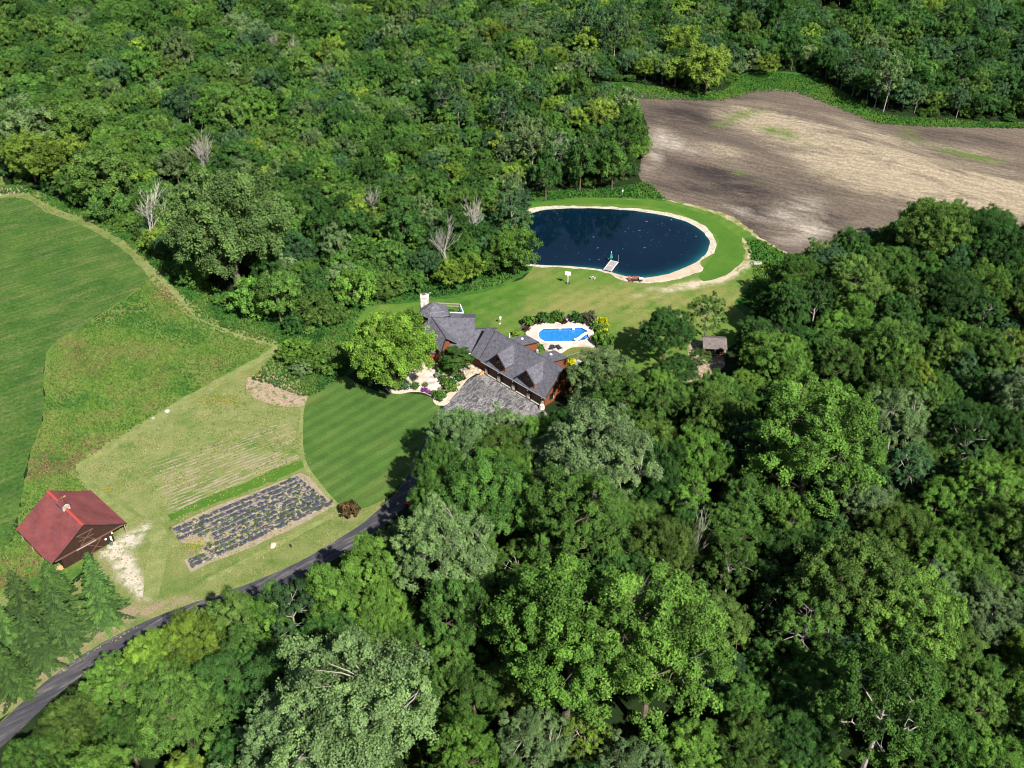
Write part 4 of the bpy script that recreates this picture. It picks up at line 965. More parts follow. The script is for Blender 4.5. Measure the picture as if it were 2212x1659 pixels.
# planting edge of pale rubble on the far side of the pool
rub = B['painted']
def rock_mesh(seed, sx=1, sy=1, sz=0.65):
    bm = bmesh.new(); bmesh.ops.create_icosphere(bm, subdivisions=2, radius=0.5)
    for v in bm.verts:
        f = 1+0.35*mnoise.noise(v.co*2.2+Vector((seed*3.1, 0, seed)))
        v.co = Vector((v.co.x*sx, v.co.y*sy, v.co.z*sz))*f
    me = bpy.data.meshes.new('rock'); bm.to_mesh(me); bm.free(); me.materials.append(rub); return me
rocks = [rock_mesh(i, 1+0.3*(i % 3), 0.9, 0.6+0.1*(i % 2)) for i in range(5)]
def rock(name, loc, s, col, label, cat, group=None, i=0):
    o = link(name, rocks[i % 5], None, loc, random.uniform(0, 6)); o.scale = (s, s*random.uniform(.8, 1.1), s*random.uniform(.7, 1.0)); o.color = (col[0]*.7, col[1]*.7, col[2]*.7, 1)
    return tag(o, label, cat, group)
ordn = ['first', 'second', 'third', 'fourth', 'fifth', 'sixth', 'seventh', 'eighth', 'ninth', 'tenth', 'eleventh', 'twelfth', 'thirteenth', 'fourteenth', 'fifteenth', 'sixteenth', 'seventeenth', 'eighteenth', 'nineteenth', 'twentieth']
# chain-link fence round the pool garden
wire = NT('wire_mesh'); wire.color((0.10, 0.105, 0.10)); wire.b.inputs['Metallic'].default_value = 0.3
def fence(px, label, h=1.25):
    P = [at(*p) for p in px]; o0 = P[0]; f = empty('wire_fence', o0, 0, label, 'fence')
    for a, b in zip(P[:-1], P[1:]):
        n = max(1, int((b-a).length/2.4))
        for i in range(n): 
            q = a.lerp(b, i/n)-o0; MB().tube([q, q+Vector((0, 0, h))], 0.035, 5).build('post', B['steel'], f)
    q = P[-1]-o0; MB().tube([q, q+Vector((0, 0, h))], 0.035, 5).build('post', B['steel'], f)
    m = MB(); m.tube([p-o0+Vector((0, 0, h-0.03)) for p in P], 0.025, 4); m.build('top_rail', B['steel'], f)
    m = MB()
    for a, b in zip(P[:-1], P[1:]):
        L = (b-a).length; n = int(L/0.28)
        for i in range(n):
            t = i/n; t2 = min(1, t+h/L*0.8)
            m.tube([a.lerp(b, t)-o0+Vector((0, 0, 0.03)), a.lerp(b, t2)-o0+Vector((0, 0, h-0.05))], 0.012, 3, cap=False)
            m.tube([a.lerp(b, t2)-o0+Vector((0, 0, 0.03)), a.lerp(b, t)-o0+Vector((0, 0, h-0.05))], 0.012, 3, cap=False)
    mm = m.build('wire', wire.m, f); mm['kind'] = 'stuff'
fence([c6(90, 500), c6(220, 390), c6(420, 270), c6(640, 205), c6(960, 215), c6(1140, 215), c6(1480, 190)], 'grey wire fence along the lawn side of the pool garden')
fence([c6(1800, 420), c6(1815, 600), c6(1830, 790), c6(1720, 880)], 'grey wire fence beyond the yellow shrubs')
fence([c6(1010, 985), c6(1220, 925), c6(1430, 870), c6(1600, 850)], 'dark wire fence across the small lawn by the gabled end of the house')
sheet('side_lawn', [c6(930, 840), c6(1030, 778), c6(1110, 745), c6(1525, 738), c6(1700, 800), c6(1500, 1000), c6(1250, 1080), c6(1000, 1000)], 0.0175, ground_mat('side_lawn_grass', [(0.3, (0.075, 0.105, 0.022)), (0.6, (0.115, 0.120, 0.034)), (0.8, (0.16, 0.14, 0.05))], 0.4), jit=0.1)

# ------------------------------------------------------------------ the rock garden in front of the house
bed = [cT(-10, 720), cT(60, 790), cT(150, 825), cT(330, 828), cT(520, 795), cT(700, 795), cT(860, 830), cT(980, 890), cT(1030, 950), cT(1050, 1020), cT(1110, 1075), cT(1210, 1095), cT(1300, 1075), cT(1450, 940), cT(1640, 690), cT(1800, 500), cT(1960, 400), cT(2120, 420), cT(2060, 200), cT(1700, 150), cT(1100, 40), cT(700, 200), cT(300, 450), cT(60, 600)]
sheet('garden_bed', bed, 0.0215, ground_mat('pale_garden_gravel', [(0.3, (0.30, 0.235, 0.18)), (0.55, (0.43, 0.355, 0.285)), (0.8, (0.55, 0.48, 0.40))], 0.7, fine=(4, 0.3)), jit=0.05)
# kerb of pale blocks along the lawn
kb = outline([cT(-10, 722), cT(60, 790), cT(150, 828), cT(330, 832), cT(520, 798), cT(700, 795)], closed=False, step=0.55, jit=0)
kb2 = outline([cT(1030, 950), cT(1045, 1020), cT(1105, 1078), cT(1210, 1098), cT(1300, 1078), cT(1380, 1010)], closed=False, step=0.55, jit=0)
kerb = empty('garden_kerb', (kb[0].x, kb[0].y, 0), 0, 'curved kerb of cream blocks between the front lawn and the rock garden', 'kerb')
km = MB().box(-0.25, 0.25, -0.09, 0.09, 0, 0.13).mesh('block', B['cream'])
for P in (kb, kb2):
    for a, b in zip(P[:-1], P[1:]):
        link('block', km, kerb, ((a.x+b.x)/2-kb[0].x, (a.y+b.y)/2-kb[0].y, 0.02), math.atan2(b.y-a.y, b.x-a.x)+random.uniform(-.04, .04))
# flagstone walk: each stone a separate slab
walk = empty('flagstone_walk', at(*cT(1000, 620)), 0); walk['kind'] = 'structure'
WC = at(*cT(1000, 620))
walk_poly = [Vector(at(*cT(*p)).xy) for p in ((880, 375), (1100, 375), (1060, 460), (1190, 520), (1120, 570), (1250, 650), (1160, 740), (1060, 800), (1300, 860), (1400, 880), (1250, 960), (1290, 1010), (1150, 880), (1020, 830), (960, 780), (720, 760), (710, 690), (820, 620), (900, 540))]
def inside(p, poly):
    c = False; n = len(poly)
    for i in range(n):
        a, b = poly[i], poly[i-1]
        if (a[1] > p[1]) != (b[1] > p[1]) and p[0] < (b[0]-a[0])*(p[1]-a[1])/(b[1]-a[1])+a[0]: c = not c
    return c
xs = [p.x for p in walk_poly]; ys = [p.y for p in walk_poly]
st = 1.05
gx, gy = int((max(xs)-min(xs))/st)+3, int((max(ys)-min(ys))/st)+3
gp = [[Vector((min(xs)-st+i*st+random.uniform(-.32, .32), min(ys)-st+j*st+random.uniform(-.32, .32))) for j in range(gy+1)] for i in range(gx+1)]
for i in range(gx):
    for j in range(gy):
        q = [gp[i][j], gp[i+1][j], gp[i+1][j+1], gp[i][j+1]]; c_ = sum(q, Vector((0, 0)))/4
        if not inside(c_, walk_poly): continue
        q = [c_+(p-c_)*0.93 for p in q]; h = 0.05+random.uniform(0, 0.035)
        mb = MB(); zb = 0.02
        mb.hexa([(p.x-c_.x, p.y-c_.y, zb) for p in q], [((p.x-c_.x)*.97, (p.y-c_.y)*.97, h) for p in q])
        o = mb.build('flagstone', rub, walk, (c_.x-WC.x, c_.y-WC.y, 0)); t = random.random()
        o.color = (0.42+0.2*t, 0.35+0.19*t, 0.27+0.19*t, 1) if random.random() > 0.15 else (0.30, 0.26, 0.23, 1)
# rockery of pale boulders by the garage corner
rk = [(1500, 470), (1560, 430), (1640, 410), (1700, 440), (1590, 490), (1680, 370), (1760, 350), (1850, 330), (1930, 300), (1990, 270), (2030, 330), (1900, 370), (1800, 400), (1740, 470), (1660, 460)]
for i, p in enumerate(rk):
    tone = random.choice([(0.50, 0.42, 0.33), (0.58, 0.50, 0.42), (0.40, 0.33, 0.26), (0.46, 0.36, 0.25)])
    rock('boulder', at(*cT(*p), 0.12), random.uniform(0.7, 1.15), tone, f'pale boulder in the rockery bank, {ordn[i]} of the row from the walk to the garage', 'boulder', 'rockery boulders by the garage', i)
rock('boulder', at(*cT(2085, 390), 0.15), 1.1, (0.42, 0.25, 0.12), 'rusty orange boulder at the corner of the forecourt and the garage', 'boulder', None, 2)
rock('boulder', at(*cT(1230, 745), 0.2), 1.6, (0.24, 0.19, 0.16), 'large grey brown boulder beside the flagstone walk', 'boulder', None, 1)
rock('boulder', at(*cT(1240, 855), 0.1), 0.9, (0.34, 0.28, 0.25), 'flat mauve grey boulder near the two round shrubs', 'boulder', None, 3)
rock('boulder', at(*cT(1060, 915), 0.1), 0.8, (0.24, 0.20, 0.18), 'small grey boulder at the tip of the lawn curve', 'boulder', None, 4)
for i, p in enumerate([(960, 300), (1010, 270), (1060, 330), (1250, 270), (1000, 340)]):
    rock('boulder', at(*cT(*p), 0.1), random.uniform(.5, .9), (0.5, 0.44, 0.37), f'pale stone on the entrance steps, {ordn[i]} of the five from the left', 'boulder', 'stones at the entrance', i)
rock('boulder', at(*c6(1000, 262), 0.2), 1.5, (0.50, 0.42, 0.36), 'pale rubble block behind the far edge of the pool deck, the larger one', 'boulder', None, 0)
rock('boulder', at(*c6(1060, 258), 0.2), 1.1, (0.46, 0.39, 0.34), 'smaller pale rubble block behind the far edge of the pool deck', 'boulder', None, 2)
for i, p in enumerate([(250, 375), (300, 395), (345, 380)]):
    rock('boulder', at(*c6(*p), 0.2), 0.9, (0.47, 0.41, 0.35), f'pale stone under the round bright shrub by the pool, {ordn[i]} from the left', 'boulder', 'stones beneath the pool shrub', i)
for i, p in enumerate([(1260, 1010), (1310, 1025), (1350, 1000), (1230, 990)]):
    rock('boulder', at(*c6(*p), 0.2), 0.9, (0.52, 0.45, 0.38), f'pale stone beside the low yellow plant, {ordn[i]} of four by the fence', 'boulder', 'stones at the house fence', i)

# ------------------------------------------------------------------ dock, beach things
dk0, dk1 = at(*cA(325, 625)), at(*cA(545, 340))
d_ = dk1-dk0; L_ = d_.length; wdt = 2.0
dock = empty('dock', dk0, math.atan2(d_.y, d_.x), 'grey plank dock with pale edges reaching into the dark pond', 'dock')
pk = MB().box(0, 0.66, -wdt/2+0.1, wdt/2-0.1, 0.42, 0.48).mesh('plank', flat_mat('grey_plank', (0.24, 0.23, 0.225), 0.85, 0.2))
n = int(L_/0.7)
for i in range(n): link('plank', pk, dock, (i*L_/n, 0, random.uniform(0, 0.006)))
for y in (-wdt/2, wdt/2): MB().box(0, L_, y-0.1, y+0.098, 0.36, 0.52).build('edge_beam', B['concrete'], dock)
MB().box(L_, L_+0.18, -wdt/2-0.1, wdt/2+0.1, 0.36, 0.52).build('edge_beam', B['concrete'], dock)
MB().box(L_*0.5-0.06, L_*0.5+0.06, -wdt/2+0.1, wdt/2-0.1, 0.488, 0.53).build('cross_beam', B['concrete'], dock)
for x in (0.3, L_*0.5, L_-0.1):
    for y in (-wdt/2+0.15, wdt/2-0.15): MB().tube([(x, y, -0.2), (x, y, 0.36)], 0.07, 6).build('pile', B['greywood'], dock)
MB().tube([(L_+0.1, -wdt/2, 0.5), (L_+0.1, -wdt/2, 2.5)], 0.05, 6).build('mooring_post', B['steel'], dock)
q = dk0+Matrix.Rotation(math.atan2(d_.y, d_.x), 3, 'Z') @ Vector((L_+0.02, wdt/2-0.1, 0.52))
um = empty('parasol', q, 0, 'furled teal parasol standing on the end of the dock', 'parasol')
MB().tube([(0, 0, 0), (0, 0, 2.6)], 0.035, 6).build('pole', B['white'], um)
V = MB(); V.lathe([(0.36, 0.75), (0.42, 0.82), (0.30, 1.3), (0.17, 1.9), (0.07, 2.35)], (0, 0, 0), 10)
me = V.mesh('canopy', flat_mat('teal_cloth', (0.02, 0.22, 0.19), 0.7))
for i, v in enumerate(me.vertices):
    if i % 2: v.co.x *= 0.72; v.co.y *= 0.72
link('canopy', me, um)
MB().lathe([(0.08, 2.35), (0.06, 2.6), (0.01, 2.68)], (0, 0, 0), 8).build('tip', B['white'], um)
# wheeled timber swing seat, adirondack-like chairs and posts on the sand
sw = empty('beach_swing', at(*cA(1265, 935)), R(4), 'long dark brown seat with a canopy frame on the pond beach', 'bench')
MB().box(-1.0, 0.9, -0.35, 0.35, 0.42, 0.52).build('seat', B['darkwood'], sw)
MB().slab([(-1.0, 0.36, 0.52), (0.9, 0.36, 0.52), (0.9, 0.6, 1.15), (-1.0, 0.6, 1.15)], 0.08).build('backrest', B['barntrim'], sw)
for x in (-0.9, 0.8):
    for y in (-0.28, 0.35): MB().box(x-0.06, x+0.06, y-0.06, y+0.06, 0, 0.418).build('leg', B['fascia'], sw)
gr = empty('grill_cart', at(*cA(1400, 940)), R(4), 'white and black grill cart standing at the end of the dark beach seat', 'grill')
MB().box(-0.4, 0.4, -0.3, 0.3, 0.35, 0.85).build('body', B['fascia'], gr)
V = MB(); V.prism([(-0.32, 0.852), (0.32, 0.852), (0.24, 1.1), (0, 1.2), (-0.24, 1.1)], 'x', -0.42, 0.42); V.build('lid', B['white'], gr)
for x in (-0.35, 0.35):
    for y in (-0.25, 0.25): MB().box(x-0.03, x+0.03, y-0.03, y+0.03, 0, 0.348).build('leg', B['fascia'], gr)
MB().box(0.42, 0.75, -0.25, 0.25, 0.78, 0.83).build('side_shelf', B['cream'], gr)
ch = empty('beach_chair', at(*cA(1065, 935)), R(15), 'small dark red chair with an orange towel on the beach', 'chair')
MB().slab([(-0.35, -0.35, 0.36), (0.35, -0.35, 0.36), (0.35, 0.3, 0.28), (-0.35, 0.3, 0.28)], 0.06).build('seat', flat_mat('maroon_paint', (0.13, 0.02, 0.045), 0.6), ch)
MB().slab([(-0.33, 0.302, 0.28), (0.33, 0.302, 0.28), (0.3, 0.7, 1.05), (-0.3, 0.7, 1.05)], 0.06).build('backrest', bpy.data.materials['maroon_paint'], ch)
MB().box(-0.2, 0.25, 0.62, 0.76, 0.75, 1.12).build('towel', flat_mat('orange_towel', (0.42, 0.13, 0.06), 0.9), ch)
for x in (-0.32, 0.32):
    for y in (-0.3, 0.25): MB().box(x-0.04, x+0.04, y-0.04, y+0.04, 0, 0.28).build('leg', bpy.data.materials['maroon_paint'], ch)
for i, (p, h, lb) in enumerate((((795, 840), 1.0, 'short rusty post on the sand nearest the dock'), ((1640, 965), 0.9, 'thin grey stake on the beach beyond the grill cart'))):
    st_ = empty('beach_post', at(*cA(*p)), 0, lb, 'post')
    MB().tube([(0, 0, 0), (0, 0, h)], [0.06, 0.045], 6).build('shaft', B['barntrim'] if i == 0 else B['steel'], st_)
    MB().lathe([(0.07, 0), (0.07, 0.05), (0.02, 0.09)], (0, 0, h), 6).build('cap', B['barntrim'] if i == 0 else B['steel'], st_)
# floating scum and lily flecks on the pond
pp = [Vector(at(*p).xy) for p in pond_pts]; V, F = [], []
for cxx, cyy, n_, spx, spy in ((1420, 500, 34, 45, 24), (1455, 490, 16, 40, 12), (1250, 548, 20, 90, 12), (1330, 500, 14, 120, 30), (1215, 470, 8, 40, 10), (1330, 548, 8, 60, 14)):
    for _ in range(n_):
        p = at(cxx+random.gauss(0, spx), cyy+random.gauss(0, spy)).xy
        if not inside(p, pp): continue
        a = random.uniform(0, 3.14); r = random.choice([0.08, 0.1, 0.12, 0.16, 0.28]); el = random.uniform(0.3, 0.9); k0 = len(V)
        for j in range(6):
            t = j*math.pi/3; x, y = r*math.cos(t)*random.uniform(.7, 1.2)*1.5, r*el*math.sin(t)
            V.append((p.x+x*math.cos(a)-y*math.sin(a), p.y+x*math.sin(a)+y*math.cos(a), 0.031))
        F.append(list(range(k0, k0+6)))
me = bpy.data.meshes.new('pond_scum'); me.from_pydata(V, [], F); me.materials.append(flat_mat('pale_scum', (0.05, 0.085, 0.10), 0.8, 0.5, 0.6, obj=False)); o = link('pond_scum', me); o['kind'] = 'stuff'
# basketball hoop, lawn chairs, markers
hp = empty('basketball_hoop', at(*c3(590, 780)), R(-10), 'basketball hoop on a tall white pole on the back lawn', 'basketball hoop')
MB().tube([(0, 0, 0), (0, 0, 2.7), (0, -0.45, 3.0)], 0.07, 7).build('pole', B['white'], hp)
MB().box(-0.7, 0.7, -0.52, -0.46, 2.75, 3.75).build('backboard', B['white'], hp, bevel=0.02)
V = MB(); V.tube([(0.23*math.cos(t*math.pi/6), -0.78+0.23*math.sin(t*math.pi/6), 3.05) for t in range(13)], 0.02, 5); V.build('rim', flat_mat('orange_rim', (0.5, 0.12, 0.03), 0.5), hp)
V = MB(); V.lathe([(0.15, 2.65), (0.22, 3.04)], (0, -0.78, 0), 8); V.build('net', B['white'], hp)
MB().box(-0.5, 0.5, -0.1, 0.7, 0, 0.25).build('base', B['black'], hp, bevel=0.05)
def lawn_chair(p, rz, lb):
    o = empty('lawn_chair', at(*p), rz, lb, 'chair', 'cream chairs on the back lawn')
    mt = B['concrete']
    MB().slab([(-0.3, -0.3, 0.38), (0.3, -0.3, 0.38), (0.3, 0.28, 0.32), (-0.3, 0.28, 0.32)], 0.05).build('seat', mt, o)
    MB().slab([(-0.3, 0.282, 0.32), (0.3, 0.282, 0.32), (0.28, 0.55, 0.98), (-0.28, 0.55, 0.98)], 0.05).build('backrest', mt, o)
    for x in (-0.3, 0.3):
        MB().box(x-0.06, x+0.06, -0.32, 0.36, 0.52, 0.57).build('armrest', mt, o)
        for y in (-0.28, 0.3): MB().box(x-0.035, x+0.035, y-0.035, y+0.035, 0, 0.53).build('leg', mt, o)
lawn_chair(c3(783, 738), R(200), 'cream lawn chair on the back lawn, the taller one nearer the basketball hoop')
lawn_chair(c3(800, 742), R(160), 'cream lawn chair on the back lawn, the one nearer the beach')
def nest_box(p, lb, h, col):
    o = empty('nest_box', at(*p), 0, lb, 'nest box')
    MB().tube([(0, 0, 0), (0, 0, h)], 0.04, 5).build('pole', B['steel'], o)
    MB().box(-0.16, 0.16, -0.14, 0.14, h, h+0.42).build('box', col, o)
    MB().slab([(-0.22, -0.2, h+0.43), (0.22, -0.2, h+0.43), (0.22, 0.2, h+0.56), (-0.22, 0.2, h+0.56)], 0.03).build('roof', col, o)
nest_box(c3(1032, 70), 'pale nest box on a post in the rank grass behind the pond', 1.4, B['cream'])
nest_box((1081, 699), 'white nest box on a post on the lawn behind the garage ridge', 1.2, B['white'])
nest_box((836, 0), 'x', 1, B['white']) if False else None
for p, lb in (((930, 633), 'pair of small white pebbles on the back lawn edge near the wood'), ):
    rock('stone', at(*p, 0.05), 0.5, (0.7, 0.68, 0.62), 'small white stone on the back lawn near the chimney', 'stone', None, 1)
rock('stone', at(*c3(40, 1100), 0.05), 0.5, (0.6, 0.58, 0.5), 'small white stone on the lawn beside the garage ridge', 'stone', None, 2)
rock('stone', at(361, 888, 0.1), 0.9, (0.80, 0.80, 0.80), 'round white stone beside the straight meadow path', 'stone', None, 0)
rock('stone', at(331, 903, 0.1), 0.9, (0.36, 0.34, 0.24), 'dull grey stone at the meadow path, lower of two', 'stone', None, 3)
rock('stone', at(590, 1178, 0.08), 1.3, (0.62, 0.48, 0.36), 'flat tan rock in the dry grass below the mulched beds', 'rock', None, 1)
rock('stone', at(1635, 569, -0.1), 2.2, (0.38, 0.35, 0.31), 'heap of pale rubble in grass right of the worn trail', 'rubble', None, 2)
ub = empty('utility_marker', at(629, 1182), 0, 'black marker post in the dry grass beside the driveway', 'post')
MB().lathe([(0.14, 0), (0.14, 0.7), (0.05, 0.85)], (0, 0, 0), 8).build('shaft', B['black'], ub); MB().box(-0.12, 0.12, -0.16, -0.14, 0.4, 0.6).build('plate', B['fascia'], ub)
lv = empty('forecourt_rail', at(1190, 925), R(-45), 'low white rail at the near corner of the forecourt', 'rail')  # plain white bar on two posts, without a lamp
MB().tube([(-1.0, 0, 0.5), (1.0, 0, 0.5)], 0.05, 5).build('bar', B['white'], lv)
for x in (-0.9, 0.9): MB().tube([(x, 0, 0), (x, 0, 0.5)], 0.05, 5).build('post', B['white'], lv)
# red car in the shade of the drive
def car():
    o = empty('parked_car', at(893, 1080), R(72), 'dark red car half hidden under the trees on the driveway', 'car')
    paint = NT('red_car_paint'); paint.color((0.26, 0.008, 0.010)); paint.b.inputs['Roughness'].default_value = 0.18; paint.b.inputs['Specular IOR Level'].default_value = 0.6
    pf = [(-2.2, 0.35), (2.2, 0.35), (2.25, 0.62), (2.1, 0.82), (1.0, 0.98), (-1.75, 1.02), (-2.2, 0.9)]
    MB().prism([(p[0], p[1]) for p in pf], 'y', -0.88, 0.88).build('body', paint.m, o, bevel=0.06)
    b = [(-1.7, -0.78, 0.99), (0.95, -0.78, 0.99), (0.95, 0.78, 0.99), (-1.7, 0.78, 0.99)]; t = [(-1.25, -0.62, 1.45), (0.15, -0.62, 1.45), (0.15, 0.62, 1.45), (-1.25, 0.62, 1.45)]
    MB().hexa(b, t).build('window', B['glass'], o)
    MB().box(-1.2, 0.1, -0.6, 0.6, 1.452, 1.48).build('roof', paint.m, o)
    for x in (-1.35, 1.35):
        for y in (-0.86, 0.86):
            wv = MB().lathe([(0.2, -0.1), (0.33, -0.09), (0.33, 0.09), (0.2, 0.1)], (0, 0, 0), 14).build('wheel', B['black'], o, (x, y, 0.33)); wv.rotation_euler = (R(90), 0, 0)
    for y in (-0.62, 0.62):
        MB().box(2.12, 2.235, y-0.2, y+0.2, 0.64, 0.76).build('headlight', B['white'], o)
        MB().box(-2.24, -2.19, y-0.2, y+0.2, 0.7, 0.86).build('tail_light', paint.m, o)
car()

# ------------------------------------------------------------------ plastic mulch beds with young plants
plastic = NT('black_plastic'); pv = plastic.noise(plastic.pos(), 1.8, 6, 0.75)
pcol = plastic.ramp(pv, [(0.35, (0.022, 0.024, 0.034)), (0.6, (0.055, 0.058, 0.076)), (0.8, (0.15, 0.155, 0.17))]); plastic.color(plastic.mix(plastic.rng(plastic.noise(plastic.pos(), 0.9, 7, 0.7), 0.54, 0.60), pcol, (0.27, 0.225, 0.17))); plastic.b.inputs['Roughness'].default_value = 0.45; plastic.b.inputs['Specular IOR Level'].default_value = 0.4
plastic.bump(pv, 0.6, 0.1)
sheet('mulch_field', [(366, 1140), (470, 1092), (560, 1058), (648, 1022), (668, 1030), (695, 1062), (724, 1092), (640, 1138), (540, 1184), (440, 1222), (412, 1236), (398, 1210), (430, 1195), (440, 1178), (395, 1172)], 0.0185, G['soil'], smooth=False, jit=0.25)
ml0, ml1, mr0, mr1 = (372, 1141), (414, 1228), (640, 1028), (718, 1090)
seed_pts = []
for i in range(9):
    t = (i+0.5)/9
    a, b = px_lerp(ml0, ml1, t), px_lerp(mr0, mr1, t)
    s0 = 0.0 if t < 0.35 or t > 0.75 else 0.10+0.14*math.sin((t-0.35)/0.4*math.pi)
    a = px_lerp(a, b, s0)
    pts = [px_lerp(a, b, s) for s in (0, .25, .5, .75, 1)]
    P = strip_pts(pts, [1.25]*5, step=0.3, jit=0.0, seed=i); nn = len(P)//2
    Rr, L = P[:nn], P[nn:][::-1]
    V, F = [], []
    for k_ in range(nn):
        a1 = 0.34*mnoise.noise(Vector((k_*0.6, i*7.3, 0.0))); a2 = 0.34*mnoise.noise(Vector((k_*0.6, i*7.3, 5.0)))
        r_, l_ = Vector(Rr[k_]), Vector(L[k_]); mid_ = (r_+l_)/2; e = (l_-r_).normalized()
        r2, l2 = r_+e*(0.08+max(-0.1, a1)), l_-e*(0.08+max(-0.1, a2))
        V += [(*r2, 0.024), (*(mid_-e*0.3), 0.11), (*(mid_+e*0.3), 0.11), (*l2, 0.024)]
        if k_: 
            hole = mnoise.noise(Vector((k_*0.35, i*3.1, 11.0)))
            for j in range(3):
                if hole > 0.28 and j == (k_//3) % 3: continue
                if hole > 0.5: continue
                n0 = (k_-1)*4; F.append((n0+j, n0+4+j, n0+5+j, n0+1+j))
        if k_ % 2 == 0 and random.random() < (0.38 if t > 0.3 else 0.15):
            seed_pts.append((mid_.x+random.uniform(-.5, .5), mid_.y+random.uniform(-.5, .5), 0.08, t))
    me = bpy.data.meshes.new('mulch_row'); me.from_pydata(V, [], F); me.materials.append(plastic.m)
    o = link('mulch_row', me); tag(o, f'strip of torn black plastic mulch, {ordn[i]} row counted from the weedy plot', 'mulch row', 'rows of black plastic mulch')
# ------------------------------------------------------------------ leaves, crowns, trunks
LM = leaf_mat('leaves', gloss=0.05, rough=0.6, trans=0.13, hue=0.22)
LMS = leaf_mat('silvery_leaves', gloss=0.15, rough=0.55, trans=0.15, hue=0.12)
LMF = leaf_mat('far_leaves', gloss=0.05, rough=0.6, trans=0.13, hue=0.22, inst=True)
NEED = leaf_mat('needles', gloss=0.2, rough=0.6, trans=0.04, hue=0.2)
BARK = flat_mat('grey_brown_bark', (0.115, 0.088, 0.066), 0.9, 0.35, 2.5, bump=0.6)
PALEBARK = flat_mat('pale_bark', (0.30, 0.27, 0.235), 0.8, 0.3, 2.0)
DEADBARK = flat_mat('bleached_dead_wood', (0.33, 0.30, 0.27), 0.85, 0.25, 2.0)

def unit(a): return a/np.maximum(np.linalg.norm(a, axis=1, keepdims=True), 1e-9)
def rdir(n, zmin=-1.0):
    z = rng.uniform(zmin, 1, n); t = rng.uniform(0, 2*np.pi, n); r = np.sqrt(1-z*z)
    return np.stack([r*np.cos(t), r*np.sin(t), z], 1)
def cards(c, nrm, size, el=0.62):
    """one four-cornered leaf spray per centre, folded a little along its middle"""
    n = len(c); t = unit(np.cross(nrm, rdir(n))); b = np.cross(nrm, t)
    s = size[:, None]; fold = nrm*s*0.18
    v = np.stack([c-t*s*0.5, c+b*s*0.5*el-fold, c+t*s*0.5, c-b*s*0.5*el-fold], 1).reshape(-1, 3)
    return v, np.arange(n*4).reshape(n, 4)
def foliage(P, Rd, sub, per, leaf, up=0.4, zmin=-0.55, flat=0.85, rnd=0.55):
    """P, Rd: spray clusters; each breaks up into sub tufts of per leaves"""
    k = len(P)
    d = rdir(k*sub, zmin).reshape(k, sub, 3)
    rr = Rd[:, None]*rng.uniform(0.45, 0.98, (k, sub))
    sc_ = P[:, None, :]+d*rr[..., None]*np.array([1, 1, flat])
    sr = Rd[:, None]*rng.uniform(0.30, 0.48, (k, sub))
    e = rdir(k*sub*per).reshape(k, sub, per, 3)
    pos = sc_[:, :, None, :]+e*(sr[:, :, None]*rng.uniform(0.28, 1.12, (k, sub, per)))[..., None]*np.array([0.95, 0.95, 1.05])
    nrm = e*0.55+d[:, :, None, :]*0.45+np.array([0, 0, up])+rng.normal(0, rnd, e.shape)
    sh = 0.40*rng.uniform(0, 1, (k, 1, 1))+0.30*rng.uniform(0, 1, (k, sub, 1))+0.30*rng.uniform(0, 1, (k, sub, per))
    n = k*sub*per
    sz = leaf*rng.uniform(0.65, 1.3, n)
    v, q = cards(pos.reshape(n, 3), unit(nrm.reshape(n, 3)), sz)
    return v, q, sh.reshape(n)
def fib(n, zmin):
    i = np.arange(n)+0.5; z = 1-(1-zmin)*i/n; t = i*2.39996+rng.uniform(0, 6); r = np.sqrt(np.maximum(0, 1-z*z))
    return np.stack([r*np.cos(t), r*np.sin(t), z], 1)
def clusters(n, rx, rz, zc, zmin=-0.5, puff=0.27, lob=0.30, inner=0.25):
    d = unit(fib(n, zmin)+rng.normal(0, 0.10, (n, 3)))
    off = Vector(rng.uniform(-20, 20, 3))
    f = np.array([1+lob*mnoise.noise(Vector(x)*1.6+off) for x in d])*rng.uniform(0.66, 0.92, n)
    P = d*f[:, None]*np.array([rx, rx, rz])
    m = int(n*inner); di = rdir(m, -0.3); Pi = di*rng.uniform(0.25, 0.6, m)[:, None]*np.array([rx, rx, rz])
    P = np.vstack([P, Pi])+np.array([0, 0, zc]); Rd = rx*puff*rng.uniform(0.6, 1.32, len(P))
    return P, Rd
def limbs(P, H, r0, h0, sides=5, twigs=1.0, lean=0.4):
    """trunk with limbs that reach the clusters"""
    m = MB(); bend = Vector((random.uniform(-1, 1)*lean, random.uniform(-1, 1)*lean, 0))
    def tp(z): t = z/H; return Vector((bend.x*math.sin(t*3), bend.y*math.sin(t*2.4), z))
    zs = [0, 0.03*H, 0.12*H, 0.3*H, 0.5*H, 0.68*H, 0.82*H]
    m.tube([tp(z) for z in zs], [r0*1.35, r0, r0*0.88, r0*0.72, r0*0.5, r0*0.3, r0*0.12], 7)
    order = list(range(len(P))); random.shuffle(order); main = order[:9]; paths = []
    for i in main:
        e = Vector(P[i]); z0 = max(h0, min(0.62*H, e.z-0.55*math.hypot(e.x, e.y)-0.3)); s = tp(z0)
        mid = s.lerp(e, 0.5)+Vector((0, 0, 0.05*H*random.uniform(-.3, 1)))+Vector(rng.normal(0, 0.25, 3))
        q = [s, s.lerp(mid, 0.5)+Vector(rng.normal(0, .1, 3)), mid, mid.lerp(e, 0.55)+Vector(rng.normal(0, .2, 3)), e]
        rb = r0*0.27; m.tube(q, [rb, rb*0.8, rb*0.6, rb*0.4, rb*0.15], sides); paths += q[1:4]
    for i in order[9:9+int((len(P)-9)*twigs)]:
        e = Vector(P[i]); s = min(paths, key=lambda p: (p-e).length+0.4*max(0, p.z-e.z))
        mid = s.lerp(e, 0.5)+Vector(rng.normal(0, 0.2, 3)); rb = r0*0.15
        m.tube([s, mid, e], [rb, rb*0.7, rb*0.25], 4, cap=False)
    return m
